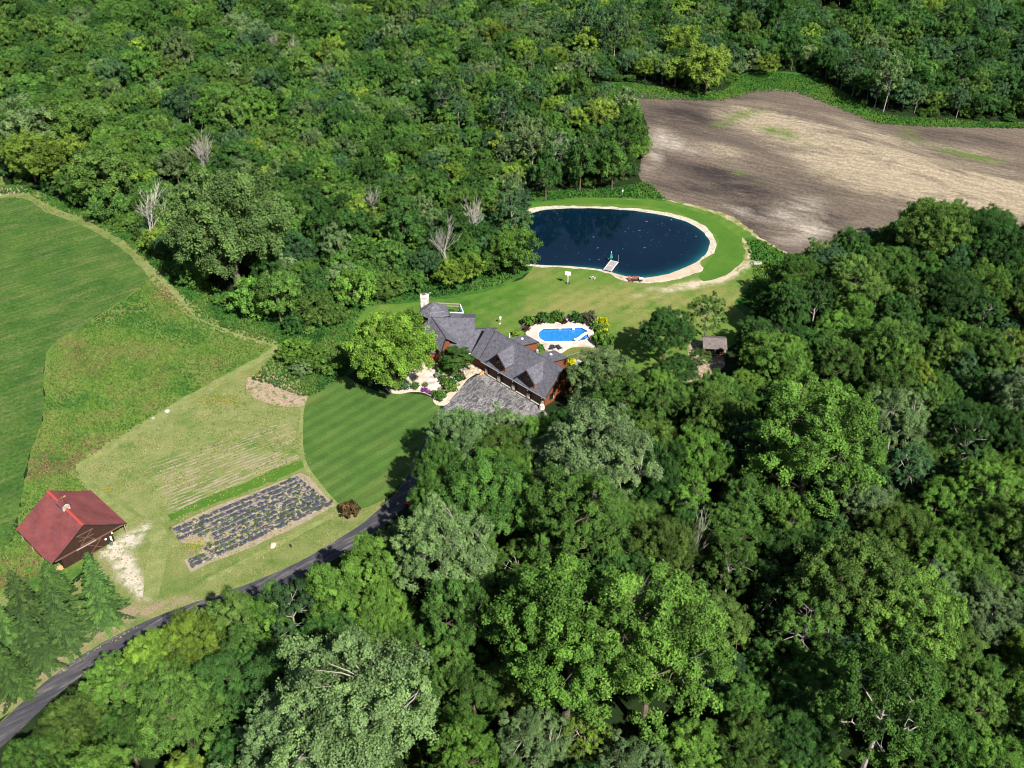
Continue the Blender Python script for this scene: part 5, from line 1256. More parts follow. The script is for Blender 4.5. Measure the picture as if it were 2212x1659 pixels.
def mb_arrays(m):
    v = np.array(m.v, dtype=np.float32); q = []
    for f in m.f:
        if len(f) == 4: q.append(f)
        elif len(f) == 3: q.append([f[0], f[1], f[2], f[2]])
        else:
            for i in range(1, len(f)-1, 2): q.append([f[0], f[i], f[i+1], f[min(i+2, len(f)-1)]])
    return v, np.array(q, dtype=np.int32)
def clean(me):
    me.validate(); me.update(); return me
def tree_proto(n, rx, rz, zc, H, h0, r0, sub, per, leaf, bark=None, lmat=None, puff=0.27, lob=0.3, zmin=-0.5, twigs=1.0, dens=1.0, joined=False, inner=0.25, up=0.4):
    P, Rd = clusters(n, rx, rz, zc, zmin, puff, lob, inner)
    v, q, s = foliage(P, Rd, sub, per, leaf, up=up)
    tm = limbs(P, H, r0, h0, twigs=twigs)
    if not joined:
        cm = fast_mesh('crown', v, q, [lmat], face_attr={'shade': s})
        me = bpy.data.meshes.new('trunk'); me.from_pydata(tm.v, [], tm.f); me.materials.append(bark); me.update()
        return dict(crown=cm, trunk=me, r=rx, H=zc+rz, zc=zc, rz=rz)
    tv, tq = mb_arrays(tm)
    V = np.vstack([v, tv]); Q = np.vstack([q, tq+len(v)])
    me = fast_mesh('tree', V, Q, [lmat, bark], np.r_[np.zeros(len(q), int), np.ones(len(tq), int)], {'shade': np.r_[s, np.full(len(tq), .5)]})
    return dict(mesh=clean(me), r=rx, H=zc+rz, zc=zc, rz=rz)

PROTO = {
 'broad': [tree_proto(70, 6.0, 5.6, 10.4, 15, 4.5, 0.34, 9, 112, 0.205, BARK, LM, puff=0.21) for _ in range(3)] + [tree_proto(66, 6.0, 6.6, 10.6, 16.5, 4.8, 0.36, 9, 112, 0.205, BARK, LM, puff=0.20, lob=0.5)],
 'silver': [tree_proto(72, 6.0, 6.2, 11.0, 16.5, 5.0, 0.36, 9, 116, 0.20, PALEBARK, LMS, puff=0.20, lob=0.4, up=0.5) for _ in range(2)],
 'narrow': [tree_proto(40, 3.6, 6.4, 9.5, 15, 4.0, 0.24, 8, 150, 0.20, BARK, LM, puff=0.34, lob=0.4) for _ in range(2)],
 'pale': [tree_proto(44, 5.0, 5.8, 10.4, 15, 4.5, 0.30, 7, 110, 0.20, PALEBARK, LM, puff=0.21, lob=0.5, inner=0.1) for _ in range(2)],
 'oak': [tree_proto(70, 6.0, 4.6, 6.6, 10, 2.6, 0.42, 9, 130, 0.22, BARK, LM, puff=0.22, lob=0.22, zmin=-0.6)],
}
def far_set(lm, bark=BARK, pb=PALEBARK):
    return {
     'fbroad': [tree_proto(34, 5.0, 4.4, 6.2, 9, 2, 0.20, 8, 50, 0.31, bark, lm, joined=True, twigs=0.1, zmin=-0.7) for _ in range(3)] + [tree_proto(32, 4.4, 5.2, 7.0, 11, 2, 0.20, 8, 50, 0.31, bark, lm, joined=True, twigs=0.1, lob=0.5, zmin=-0.7)],
     'fpale': [tree_proto(30, 4.0, 5.0, 7.6, 11, 2.6, 0.13, 7, 36, 0.29, pb, lm, joined=True, twigs=0.7, puff=0.24, lob=0.5, inner=0.1, zmin=-0.6)],
     'bush': [tree_proto(30, 4.2, 3.2, 2.6, 4.6, 0.6, 0.12, 8, 50, 0.30, bark, lm, joined=True, twigs=0.1, puff=0.27, lob=0.24, zmin=-0.4, inner=0.12) for _ in range(3)],
    }
FAR = far_set(LM)
for k_, v_ in FAR.items(): PROTO[k_] = v_

def spruce_proto(H=15.0, Rm=4.2):
    m = MB(); m.tube([(0, 0, 0), (0, 0, H*0.5), (0, 0, H*0.98)], [0.26, 0.15, 0.02], 7)
    C_, N_, S_, SH = [], [], [], []
    V, Q, SHD = [], [], []; z = 0.7; base = 0
    while z < H*0.99:
        t = z/H; L = Rm*(1-t)**0.80*rng.uniform(0.86, 1.1)+0.18; nb = int(6+6*(1-t)); a0 = rng.uniform(0, 6.28)
        for b in range(nb):
            a = a0+2*np.pi*b/nb+rng.normal(0, 0.16); l = L*rng.uniform(0.78, 1.14); d = np.array([np.cos(a), np.sin(a), 0]); sd = np.array([-np.sin(a), np.cos(a), 0]); bs = rng.uniform(0, 1)
            k = max(7, int(l*34)); s = np.sort(rng.uniform(0.12, 1.0, k))
            zz = z+l*(0.10*s-0.58*s**1.4+0.22*s**3.2)
            side = rng.uniform(-1, 1, k)*(0.24*l*(1.04-s)*np.minimum(1, s*3)+0.08)
            c = d*(s*l)[:, None]+sd*side[:, None]+np.stack([0*s, 0*s, zz-np.abs(side)*0.28-0.05], 1)
            ax = unit(d*0.9+sd*(np.sign(side)*0.55)[:, None]+np.stack([0*s, 0*s, -0.42+0*s], 1)+rng.normal(0, .14, (k, 3)))
            up_ = unit(np.cross(ax, np.cross(np.array([0, 0, 1.0]), ax))+rng.normal(0, 0.3, (k, 3)))
            bb = np.cross(up_, ax); sz = (0.50*rng.uniform(0.7, 1.25, k))[:, None]
            q = np.stack([c-ax*sz*0.5, c+bb*sz*0.20-up_*sz*0.08, c+ax*sz*0.6, c-bb*sz*0.20-up_*sz*0.08], 1).reshape(-1, 3)
            V.append(q); Q.append(np.arange(k*4).reshape(k, 4)+base); base += k*4
            SHD.append(0.55*bs+0.10*s+0.35*rng.uniform(0, 1, k))
        z += 0.36+0.36*(1-t)
    cm = fast_mesh('crown', np.vstack(V), np.vstack(Q), [NEED], face_attr={'shade': np.concatenate(SHD)})
    me = bpy.data.meshes.new('trunk'); me.from_pydata(m.v, [], m.f); me.materials.append(BARK); me.update()
    return dict(crown=cm, trunk=me, r=Rm, H=H, zc=H*0.4, rz=H*0.5)
PROTO['spruce'] = [spruce_proto(15, 4.2), spruce_proto(14, 4.0)]

def dead_proto(H=11.0, spread=0.55, forks=3, levels=4, r0=0.17, lean=0.0):
    m = MB()
    def grow(p, d, L, r, lev):
        q = [p]; dd = d.copy(); n = 4 if lev < 2 else 3
        for i in range(n):
            dd = (dd+Vector(rng.normal(0, 0.13, 3))+Vector((0, 0, 0.05))).normalized(); q.append(q[-1]+dd*L/n)
        m.tube(q, [r*(1-0.62*i/n) for i in range(n+1)], 5 if lev < 2 else 3, cap=lev < 2)
        if lev >= levels: return
        nb = forks+(1 if lev == 1 else 0)+(rng.random() < 0.4)
        for b in range(int(nb)):
            i = n if b == 0 else int(rng.integers(max(1, n-2), n+1)); a = rng.uniform(0, 6.28)
            sd = Vector((math.cos(a), math.sin(a), 0.25)); k = spread*rng.uniform(0.6, 1.3)*(0.5 if b == 0 else 1)
            grow(q[i], (dd+sd*k).normalized(), L*rng.uniform(0.62, 0.92), max(0.022, r*rng.uniform(0.42, 0.6)), lev+1)
    grow(Vector((0, 0, 0)), Vector((lean, 0, 1)).normalized(), H*0.27, r0, 0)
    hz = max(v[2] for v in m.v); s = H/hz; m.v = [(x*s, y*s, z*s) for x, y, z in m.v]
    me = bpy.data.meshes.new('limbs'); me.from_pydata(m.v, [], m.f); me.materials.append(DEADBARK); me.update()
    return dict(mesh=me, H=H, r=H*0.3)
PROTO['dead'] = [dead_proto(11, 0.55, 3, 4), dead_proto(12, 0.42, 3, 4), dead_proto(10, 0.7, 3, 4, lean=0.25)]
PROTO['shrub'] = [tree_proto(16, 1.0, 0.85, 0.75, 1.5, 0.1, 0.05, 7, 26, 0.19, BARK, LM, puff=0.36, lob=0.12, zmin=-0.5, joined=True, twigs=0.1) for _ in range(2)]

NAMES = {'broad': 'broadleaf_tree', 'silver': 'poplar_tree', 'narrow': 'slender_tree', 'pale': 'pale_barked_tree', 'oak': 'spreading_tree', 'spruce': 'spruce_tree', 'dead': 'dead_tree',
         'fbroad': 'woodland_tree', 'fpale': 'pale_barked_tree', 'bush': 'thicket_shrub', 'shrub': 'shrub'}
TREES = []     # (x, y, radius)
def plant(kind, i, loc, s, sz, col, label, cat='tree', group=None, rz=None):
    p = PROTO[kind][i % len(PROTO[kind])]; rz = random.uniform(0, 6.283) if rz is None else rz
    br_ = random.uniform(0.72, 1.25); jit = lambda c: max(0.004, c*br_*random.uniform(0.95, 1.05))
    col = (jit(col[0]), jit(col[1]), jit(col[2]), 1)
    if 'mesh' in p:
        o = link(NAMES[kind], p['mesh'], None, loc, rz); o.scale = (s, s, sz); o.color = col
        tag(o, label, cat, group); return o
    o = empty(NAMES[kind], loc, rz, label, cat, group); o.scale = (s, s, sz)
    link('trunk', p['trunk'], o); c = link('crown', p['crown'], o); c.color = col
    return o
TINT = {'dark': (0.030, 0.076, 0.018), 'mid': (0.052, 0.114, 0.023), 'fresh': (0.074, 0.152, 0.026), 'yellow': (0.108, 0.176, 0.026), 'grey': (0.086, 0.140, 0.052), 'blue': (0.040, 0.090, 0.036), 'olive': (0.064, 0.120, 0.025)}
TINT['lime'] = (0.094, 0.172, 0.024); TINT['sage'] = (0.076, 0.132, 0.042)
TWORD = {'lime': 'lime green', 'sage': 'sage green', 'dark': 'dark green', 'mid': 'mid green', 'fresh': 'fresh green', 'yellow': 'yellow green', 'grey': 'grey green', 'blue': 'blue green', 'olive': 'olive green'}

def crown_at(kind, i, cx, cy, wpx, aspect=1.0):
    """base point and scale of a tree whose crown shows centred at (cx, cy), wpx pixels across"""
    p = PROTO[kind][i % len(PROTO[kind])]; s = 1.0
    for _ in range(12):
        q = at(cx, cy, p['zc']*s*aspect); s = (wpx/2)*depth_of(q)/FOC/p['r']
    q = at(cx, cy, p['zc']*s*aspect); return Vector((q.x, q.y, 0)), s
HAND = [
 # kind, variant, centre x, y, width, aspect, tint, label
 ('broad', 0, 80, 1645, 140, 0.95, 'mid', 'mid green tree at the bottom left corner beside the driveway'),
 ('narrow', 0, 505, 1345, 110, 0.9, 'olive', 'olive tree leaning over the driveway left of the blue green one'),
 ('narrow', 1, 585, 1332, 95, 0.95, 'fresh', 'fresh green tree squeezed against the left of the blue green one'),
 ('broad', 1, 700, 1280, 125, 0.95, 'fresh', 'fresh green tree overhanging the driveway right of the blue green one'),
 ('broad', 2, 868, 1185, 118, 1.0, 'grey', 'grey green tree overhanging the driveway below the red car'),
 ('broad', 1, 948, 1010, 110, 1.4, 'mid', 'dark edged tree leaning over the driveway bend beside the front lawn'),
 ('broad', 0, 943, 1085, 112, 1.35, 'mid', 'mid green tree standing over the red car on the driveway'),
 ('oak', 0, 492, 482, 262, 1.08, 'sage', 'huge round tree at the wood edge, widest crown on the meadow side'),
 ('oak', 0, 845, 752, 190, 1.0, 'lime', 'bright yellow green round tree in front of the house chimney'),
 ('fbroad', 0, 60, 330, 115, 0.95, 'yellow', 'yellow green tree at the wood corner above the earth patch'),
 ('fbroad', 1, 130, 345, 120, 0.95, 'yellow', 'second yellow green tree along the crop field corner'),
 ('fbroad', 2, 222, 375, 140, 0.95, 'olive', 'olive domed tree on the crop field edge right of the yellow pair'),
 ('fbroad', 0, 165, 265, 120, 0.95, 'olive', 'broad olive tree behind the yellow green pair at the field corner'),
 ('fbroad', 3, 55, 270, 110, 0.95, 'grey', 'pale grey green tree behind the earth patch'),
 ('broad', 1, 1000, 945, 150, 0.95, 'grey', 'grey green tree whose top covers the forecourt\'s lower left part'),
 ('silver', 0, 1085, 930, 110, 0.95, 'grey', 'silvery poplar top against the middle of the forecourt'),
 ('silver', 1, 1285, 985, 235, 1.0, 'grey', 'largest silvery poplar, just below the gabled end of the house'),
 ('silver', 0, 1190, 1010, 150, 1.0, 'grey', 'silvery poplar between the forecourt and the largest poplar'),
 ('broad', 2, 1060, 1075, 210, 1.0, 'mid', 'mid green tree under the forecourt poplars beside the driveway bend'),
 ('broad', 3, 1240, 1130, 230, 1.0, 'mid', 'mid green tree directly below the largest silvery poplar'),
 ('broad', 3, 1755, 960, 285, 0.95, 'fresh', 'bright fresh green tree with open crown right of the poplars'),
 ('broad', 0, 1230, 1370, 330, 1.0, 'fresh', 'giant fresh green tree in the lower middle, left half of the great crown'),
 ('broad', 3, 1410, 1400, 330, 1.0, 'fresh', 'giant fresh green tree in the lower middle, right half of the great crown'),
 ('silver', 1, 760, 1530, 350, 1.0, 'grey', 'great silvery poplar near the bottom, the one with the palest crown'),
 ('silver', 0, 640, 1600, 240, 1.0, 'grey', 'silvery poplar at the bottom, left of the palest one'),
 ('silver', 0, 960, 1190, 225, 1.0, 'grey', 'grey green poplar between the driveway curve and the giant tree'),
 ('narrow', 0, 800, 1240, 120, 1.0, 'fresh', 'fresh green tree by the drive, right of the blue green pale-limbed tree'),
 ('narrow', 1, 730, 1300, 120, 1.0, 'fresh', 'slender fresh green tree left of the tall bare trunks'),
 ('broad', 1, 830, 1340, 140, 1.1, 'fresh', 'fresh green tree on tall bare trunks near the lower middle'),
 ('pale', 0, 635, 1325, 135, 1.0, 'blue', 'blue green tree with white limbs close to the driveway'),
 ('broad', 2, 425, 1388, 160, 0.95, 'yellow', 'yellow green tree overhanging the driveway below the gravel patch'),
 ('broad', 0, 330, 1425, 140, 0.95, 'yellow', 'yellow green tree overhanging the driveway opposite the spruces'),
 ('broad', 3, 245, 1492, 142, 0.95, 'fresh', 'fresh green tree by the driveway, lower left of the yellow green pair'),
 ('broad', 1, 390, 1540, 190, 1.0, 'olive', 'olive tree behind the yellow green pair, toward the bottom edge'),
 ('broad', 2, 160, 1568, 150, 0.95, 'olive', 'last olive tree beside the driveway at the bottom left'),
 ('pale', 1, 1905, 1520, 260, 1.05, 'mid', 'leaning pale barked tree near the bottom right with a bare top'),
 ('broad', 1, 1850, 1260, 250, 1.0, 'olive', 'olive tree left in the pair of broad crowns in the lower right wood'),
 ('broad', 0, 1960, 1330, 230, 1.0, 'fresh', 'fresh green tree above the leaning pale barked tree'),
 ('broad', 2, 1440, 715, 120, 0.85, 'dark', 'dark spreading tree left of the woodland shed'),
 ('broad', 1, 1462, 800, 95, 0.62, 'dark', 'low dark tree between the spreading dark tree and the shed'),
 ('pale', 1, 1512, 772, 52, 0.55, 'mid', 'thin mid green tree partly screening the woodland shed'),
 ('broad', 0, 1492, 862, 105, 0.6, 'mid', 'low mid green tree below the shed yard'),
 ('narrow', 0, 1568, 850, 70, 0.62, 'fresh', 'low fresh green tree in front of the woodland shed'),
 ('pale', 0, 1530, 680, 85, 0.95, 'olive', 'thin pale limbed tree rising over the woodland shed'),
 ('narrow', 0, 1640, 765, 80, 0.8, 'fresh', 'fresh green narrow tree just right of the woodland shed'),
 ('broad', 1, 1622, 838, 100, 0.75, 'fresh', 'fresh green bushy tree in front of the woodland shed'),
 ('broad', 0, 2025, 500, 165, 0.85, 'olive', 'olive tree at the ploughed field corner, nearest the field'),
 ('broad', 2, 2150, 530, 150, 0.85, 'dark', 'dark tree right of the olive tree at the field corner'),
 ('broad', 3, 1845, 620, 150, 0.85, 'olive', 'olive tree in front of the big lawn shadow on the right'),
 ('broad', 1, 1735, 600, 120, 0.85, 'mid', 'mid green tree at the lawn edge casting the big shadow'),
 ('narrow', 1, 1700, 650, 80, 0.8, 'fresh', 'slim fresh green tree at the lawn edge beside the big shadow'),
 ('broad', 0, 1300, 808, 140, 0.75, 'grey', 'feathery green tree against the gabled end of the house'),
 ('narrow', 0, 985, 775, 66, 0.48, 'mid', 'small tree standing before the house front by the flagstone walk'),
 ('broad', 3, 1335, 880, 130, 0.85, 'mid', 'mid green tree right of the gabled end, in front of the feathery one'),
 ('fbroad', 3, 1255, 345, 72, 1.3, 'dark', 'tall dark tree whose reflection falls on the far side of the pond'),
 ('fbroad', 3, 1325, 352, 66, 1.25, 'mid', 'tall mid green tree at the right end of the wood behind the pond'),
 ('fbroad', 3, 1180, 372, 66, 1.25, 'dark', 'tall dark tree behind the left part of the pond'),
 ('fbroad', 0, 1110, 535, 105, 1.0, 'fresh', 'fresh green tree overhanging the left end of the pond'),
 ('fbroad', 3, 1020, 575, 62, 0.9, 'yellow', 'yellow green tree right of the white dead tree by the pond'),
 ('fbroad', 1, 975, 590, 70, 0.9, 'yellow', 'lower yellow green tree at the foot of the white dead tree'),
 ('fpale', 0, 1110, 452, 85, 1.0, 'blue', 'blue green pale limbed tree at the pond corner'),
 ('fbroad', 2, 975, 378, 72, 0.9, 'yellow', 'yellow green crown alone in the wood above the pond'),
 ('fbroad', 0, 1110, 378, 58, 0.9, 'yellow', 'smaller yellow green crown closest to the pond\'s far grass'),
 ('fpale', 0, 960, 205, 72, 1.1, 'blue', 'blue green pale limbed tree in the middle of the far wood'),
 ('fpale', 0, 1085, 235, 75, 1.1, 'blue', 'blue green pale limbed tree left of the field corner'),
 ('fpale', 0, 1150, 300, 80, 1.1, 'grey', 'grey pale limbed tree in the wood left of the field, upper one'),
 ('fpale', 0, 1212, 325, 70, 1.1, 'grey', 'grey pale limbed tree in the wood left of the field, lower one'),
 ('fbroad', 1, 1195, 235, 60, 0.95, 'yellow', 'yellow green crown at the upper left of the field corner'),
 ('fbroad', 2, 1300, 245, 80, 0.95, 'yellow', 'yellow green crown that overlaps the ploughed field corner'),
 ('fbroad', 0, 1255, 255, 60, 0.95, 'yellow', 'yellow green crown between two others at the field corner'),
 ('fbroad', 3, 1350, 290, 85, 1.05, 'mid', 'mid green tree bulging into the left side of the ploughed field'),
 ('fbroad', 1, 1075, 75, 60, 0.95, 'yellow', 'yellow green crown in the far wood, leftmost of the upper row'),
 ('fbroad', 2, 1130, 110, 65, 0.95, 'yellow', 'yellow green crown in the far wood, second of the upper row'),
 ('fbroad', 0, 1200, 125, 65, 0.95, 'yellow', 'yellow green crown in the far wood, third of the upper row'),
 ('fbroad', 3, 1265, 95, 62, 0.95, 'yellow', 'yellow green crown in the far wood, fourth of the upper row'),
 ('fpale', 0, 1330, 60, 75, 1.2, 'blue', 'tall far tree with a white trunk above the yellow row'),
 ('fpale', 0, 1270, 45, 70, 1.2, 'blue', 'far tree with a white trunk left of the tallest one'),
 ('fbroad', 1, 1475, 90, 85, 0.95, 'yellow', 'yellow green tree in the clump behind the field\'s far edge, upper'),
 ('fbroad', 2, 1460, 150, 62, 0.95, 'yellow', 'yellow green tree in the clump behind the field\'s far edge, left'),
 ('fbroad', 0, 1530, 140, 105, 1.0, 'yellow', 'largest yellow green tree behind the field\'s far edge'),
 ('fbroad', 3, 1660, 138, 48, 0.75, 'yellow', 'small yellow green tree alone on the far field margin'),
 ('fbroad', 1, 1805, 68, 40, 0.8, 'yellow', 'small yellow tree beside the upper grass clearing'),
 ('fbroad', 2, 1395, 145, 55, 0.9, 'yellow', 'yellow green tree left of the clump at the far edge'),
 ('fpale', 0, 1925, 160, 75, 1.2, 'grey', 'tree with a bare white trunk in the dark wood beyond the field'),
 ('fpale', 0, 400, 218, 65, 1.1, 'blue', 'blue green conical tree in the left wood'),
 ('fbroad', 1, 495, 310, 30, 0.9, 'yellow', 'small yellow crown right of the blue green conical tree') ]
for k_, i_, cx_, cy_, w_, as_, t_, lb_ in HAND:
    b_, s_ = crown_at(k_, i_, cx_, cy_, w_, as_)
    plant(k_, i_, b_, s_, s_*as_, TINT[t_], lb_)
    TREES.append((b_.x, b_.y, PROTO[k_][0]['r']*s_*0.8))
# dead trees: base pixel, top pixel
def plant_dead(i, bx, by, ty, label, wide=1.0, rz=0.0):
    b = at(bx, by); lo, hi = 0.5, 40
    for _ in range(40):
        h = (lo+hi)/2
        if to_px((b.x, b.y, h))[1] > ty: lo = h
        else: hi = h
    s = h/PROTO['dead'][i % 3]['H']; o = plant('dead', i, b, s*wide, s, (0.4, 0.4, 0.4), label, 'dead tree', rz=rz); TREES.append((b.x, b.y, 1.2)); return o
for i_, bx_, by_, ty_, w_, rz_, lb_ in [
 (0, 452, 400, 280, 1.25, 0.3, 'bleached dead tree with many forks above the huge round tree'),
 (2, 335, 530, 395, 1.0, 2.9, 'leaning bleached dead tree at the crop field edge'),
 (2, 372, 535, 490, 1.2, 2.6, 'small fallen-looking dead tree right of the leaning one'),
 (1, 968, 585, 455, 1.0, 0.0, 'white dead tree with even side branches left of the pond'),
 (0, 1022, 520, 425, 1.1, 1.0, 'greyish bare tree behind the white dead tree by the pond'),
 (0, 810, 480, 402, 1.1, 0.5, 'small bare tree in the wood left of the white dead tree'),
 (0, 597, 128, 66, 1.2, 0.2, 'small far dead tree, left of the pair in the upper wood'),
 (1, 634, 128, 70, 1.1, 1.2, 'small far dead tree, right of the pair in the upper wood'),
 (0, 722, 172, 106, 1.3, 2.2, 'far dead tree with a wide bare top in the upper wood'),
 (1, 521, 88, 38, 1.0, 2.0, 'faint far dead tree left of the upper pair'),
 (1, 1333, 335, 280, 0.9, 0.8, 'white dead tree near the left field edge, the taller'),
 (1, 1310, 355, 300, 0.8, 1.9, 'white dead tree near the left field edge, the shorter'),
 (0, 1206, 345, 285, 0.9, 0.3, 'bare white tree deep among the pale limbed trees'),
 (1, 1925, 205, 140, 0.8, 2.1, 'white bare trunk in the dark wood right of the field'),
 (1, 1490, 1265, 1088, 0.6, 0.4, 'bleached dead tree standing in the dark gap of the right wood'),
 (2, 1450, 1010, 935, 1.5, 1.5, 'white bare branches right of the largest silvery poplar'),
 (0, 1920, 780, 715, 1.2, 0.9, 'greyish bare crown in the right wood')]:
    plant_dead(i_, bx_, by_, ty_, lb_, w_, rz_)
# spruces by the barn: tip pixel and base pixel
for i_, tx_, ty_, bx_, by_, w_, lb_ in [
 (0, 180, 1193, 232, 1335, 1.0, 'tall spruce at the barn front, nearest the white gravel'),
 (1, 96, 1258, 150, 1390, 1.05, 'spruce between the barn and the driveway, the lighter one'),
 (0, 98, 1210, 132, 1310, 1.0, 'dark spruce tucked under the barn eave'),
 (1, 30, 1232, 66, 1350, 1.0, 'dark spruce left of the one under the barn eave'),
 (0, 42, 1320, 92, 1430, 1.0, 'spruce in the second row toward the driveway'),
 (1, -5, 1300, 35, 1420, 1.05, 'spruce cut by the left border, upper'),
 (0, -15, 1385, 30, 1490, 1.0, 'spruce cut by the left border, lowest of the row')]:
    b = at(bx_, by_); lo, hi = 3, 40
    for _ in range(40):
        h = (lo+hi)/2
        if to_px((b.x, b.y, h))[1] > ty_: lo = h
        else: hi = h
    s_ = h/PROTO['spruce'][i_]['H']
    plant('spruce', i_, b, max(s_*w_, 0.95), s_, (0.034, 0.070, 0.015), lb_, 'spruce'); TREES.append((b.x, b.y, 3.5))
# shrubs of the gardens
def shrub(px, r, col, label, zs=1.0, cat='shrub', group=None, z=0.0, i=0):
    q = at(*px, z); o = plant('shrub', i, q, r, r*zs, col, label, cat, group); return o
Y = (0.30, 0.31, 0.010)
for a_ in [
 (c6(320, 345), 1.55, TINT['fresh'], 'bright round clipped shrub at the upper left corner of the pool'),
 (c6(590, 290), 1.7, TINT['dark'], 'dark domed shrub behind the pool, next to the bright round one'),
 (c6(830, 280), 1.7, TINT['mid'], 'mid green shrub behind the pool, third from the left'),
 (c6(700, 300), 0.9, TINT['fresh'], 'low light green shrub between two domed shrubs behind the pool'),
 (c6(1200, 280), 1.6, TINT['dark'], 'dark loose shrub behind the pool left of the mauve topped one'),
 (c6(1300, 290), 1.2, TINT['mid'], 'loose mid green shrub behind the right part of the pool'),
 (c6(1430, 300), 1.9, (0.075, 0.085, 0.05), 'mauve topped shrub at the upper right corner of the pool'),
 (c6(1560, 420), 1.3, TINT['mid'], 'green shrub left of the upper yellow shrub'),
 (c6(1655, 375), 1.6, Y, 'upper bright yellow shrub beside the pool'),
 (c6(1690, 585), 1.45, Y, 'lower bright yellow shrub beside the pool'),
 (c6(1650, 470), 1.3, TINT['mid'], 'small green shrub between the two yellow shrubs'),
 (c6(1590, 660), 1.5, TINT['fresh'], 'light green shrub below the lower yellow shrub'),
 (c6(1690, 730), 2.2, TINT['fresh'], 'large light green shrub at the pool deck\'s lower right corner'),
 (c6(70, 530), 0.9, TINT['yellow'], 'yellowish spiky plant between the rear bay roof and the wire fence'),
 (c6(505, 800), 1.0, TINT['mid'], 'small shrub in the corner between the two rear bays'),
 (c6(1090, 1070), 0.9, Y, 'low yellow plant beside the second rear bay'),
 (c6(1190, 1060), 0.6, (0.4, 0.42, 0.36), 'small whitish flowering plant next to the low yellow plant'),
 (cT(1405, 790), 1.5, TINT['fresh'], 'bright round shrub at the forecourt edge of the rock garden'),
 (cT(1195, 960), 1.25, TINT['mid'], 'round shrub at the tip of the rock garden'),
 (cT(1080, 880), 0.8, TINT['olive'], 'small shrub beside the round one at the rock garden tip'),
 (cT(1620, 560), 1.1, TINT['mid'], 'green shrub behind the blue and white flowers'),
 (cT(1290, 630), 1.0, TINT['mid'], 'shrub in the middle of the rock garden'),
 (cT(1250, 560), 0.9, TINT['olive'], 'olive low plant in the middle of the rock garden'),
 (cT(1420, 620), 0.9, TINT['dark'], 'dark low shrub behind the bright round one'),
 (cT(1230, 400), 1.2, TINT['fresh'], 'green shrub under the small tree by the walk'),
 (cT(1440, 440), 0.8, TINT['mid'], 'green shrub below the rockery boulders'),
 (cT(1120, 480), 0.7, (0.14, 0.19, 0.15), 'grey blue tufted plant beside the walk'),
 (cT(855, 680), 0.6, (0.12, 0.12, 0.07), 'brownish tuft on the gravel left of the walk'),
 (cT(640, 720), 0.9, TINT['mid'], 'green shrub under the spreading tree by the kerb'),
 (cT(380, 740), 1.3, TINT['blue'], 'dark blue green juniper along the lawn kerb, right'),
 (cT(210, 720), 1.4, (0.06, 0.10, 0.08), 'grey blue juniper along the lawn kerb, middle'),
 (cT(80, 690), 1.3, TINT['blue'], 'blue green juniper along the lawn kerb, left'),
 (c6(460, 325), 0.72, (0.055, 0.018, 0.020), 'dark burgundy mound left of the pool\'s far edge'),
 (c6(955, 312), 0.85, (0.055, 0.018, 0.020), 'dark burgundy mound at the pool\'s far edge'),
 (c6(270, 445), 0.75, (0.055, 0.018, 0.020), 'dark burgundy mound at the left corner of the pool deck')]:
    shrub(a_[0], a_[1], a_[2], a_[3], 1.0, i=random.randint(0, 1))
for j_, (p_, r_) in enumerate((((835, 768), 0.75), ((920, 800), 0.6), ((975, 832), 0.62))):
    shrub(cT(*p_), r_, (0.17, 0.045, 0.20), 'mat of violet flowers at the lawn kerb, ' + ('largest', 'middle', 'nearest the lawn curve')[j_], 0.4, 'flowers', 'violet flowers', 0.05)
shrub(cT(1500, 600), 0.55, (0.16, 0.30, 0.52), 'pale blue hydrangea in front of the green shrub', 0.8, 'flowers')
shrub(cT(1475, 555), 0.5, (0.55, 0.60, 0.58), 'white flowers behind the pale blue hydrangea', 0.8, 'flowers')
shrub(cT(1540, 545), 0.45, (0.55, 0.60, 0.58), 'white flowers beside the green shrub at the forecourt', 0.8, 'flowers')
shrub((755, 1112), 1.75, (0.060, 0.040, 0.020), 'round burgundy brown shrub where the lawn meets the driveway', 0.95, 'shrub')
for p_, r_, t_, lb_ in (((640, 768), 4.2, 'fresh', 'light thicket bush left of the front lawn, left end'), ((680, 780), 4.0, 'fresh', 'light thicket bush left of the front lawn, middle'), ((712, 792), 3.6, 'mid', 'thicket bush left of the front lawn, right end'), ((655, 800), 2.6, 'grey', 'grey green low bush in front of the light thicket')):
    q = at(*p_, 1.2*r_/4); plant('bush', 1, (q.x, q.y, 0), r_/4.2, r_/4.2*0.85, TINT[t_], lb_, 'bush'); TREES.append((q.x, q.y, r_))
# ------------------------------------------------------------------ the woods: trees one by one, the farthest ones as one mass
FT1 = [(-80, 395), (30, 396), (100, 420), (200, 474), (290, 518), (330, 560), (400, 610), (470, 658), (560, 698), (640, 733), (720, 728), (770, 670), (880, 634), (1000, 622), (1090, 604), (1138, 560), (1142, 470), (1128, 440), (1145, 412), (1280, 406), (1368, 394), (1392, 340), (1392, 292), (1368, 240), (1330, 215), (1285, 212), (1240, 200), (1285, 184), (1350, 176), (1500, 198), (1560, 194), (1608, 158), (1660, 152), (1750, 162), (1880, 236), (1930, 248), (2100, 262), (2800, 292), (2900, -70), (-700, -70), (-700, 395)]
FT2 = [(30, 1760), (140, 1625), (250, 1540), (370, 1462), (580, 1368), (720, 1300), (835, 1235), (930, 1160), (970, 1095), (1000, 1050), (1100, 1005), (1205, 965), (1290, 905), (1345, 890), (1420, 850), (1500, 850), (1590, 790), (1600, 740), (1655, 700), (1700, 650), (1760, 600), (1880, 575), (1950, 535), (2060, 525), (2280, 560), (2800, 600), (2800, 2000), (-80, 2000), (-60, 1850)]
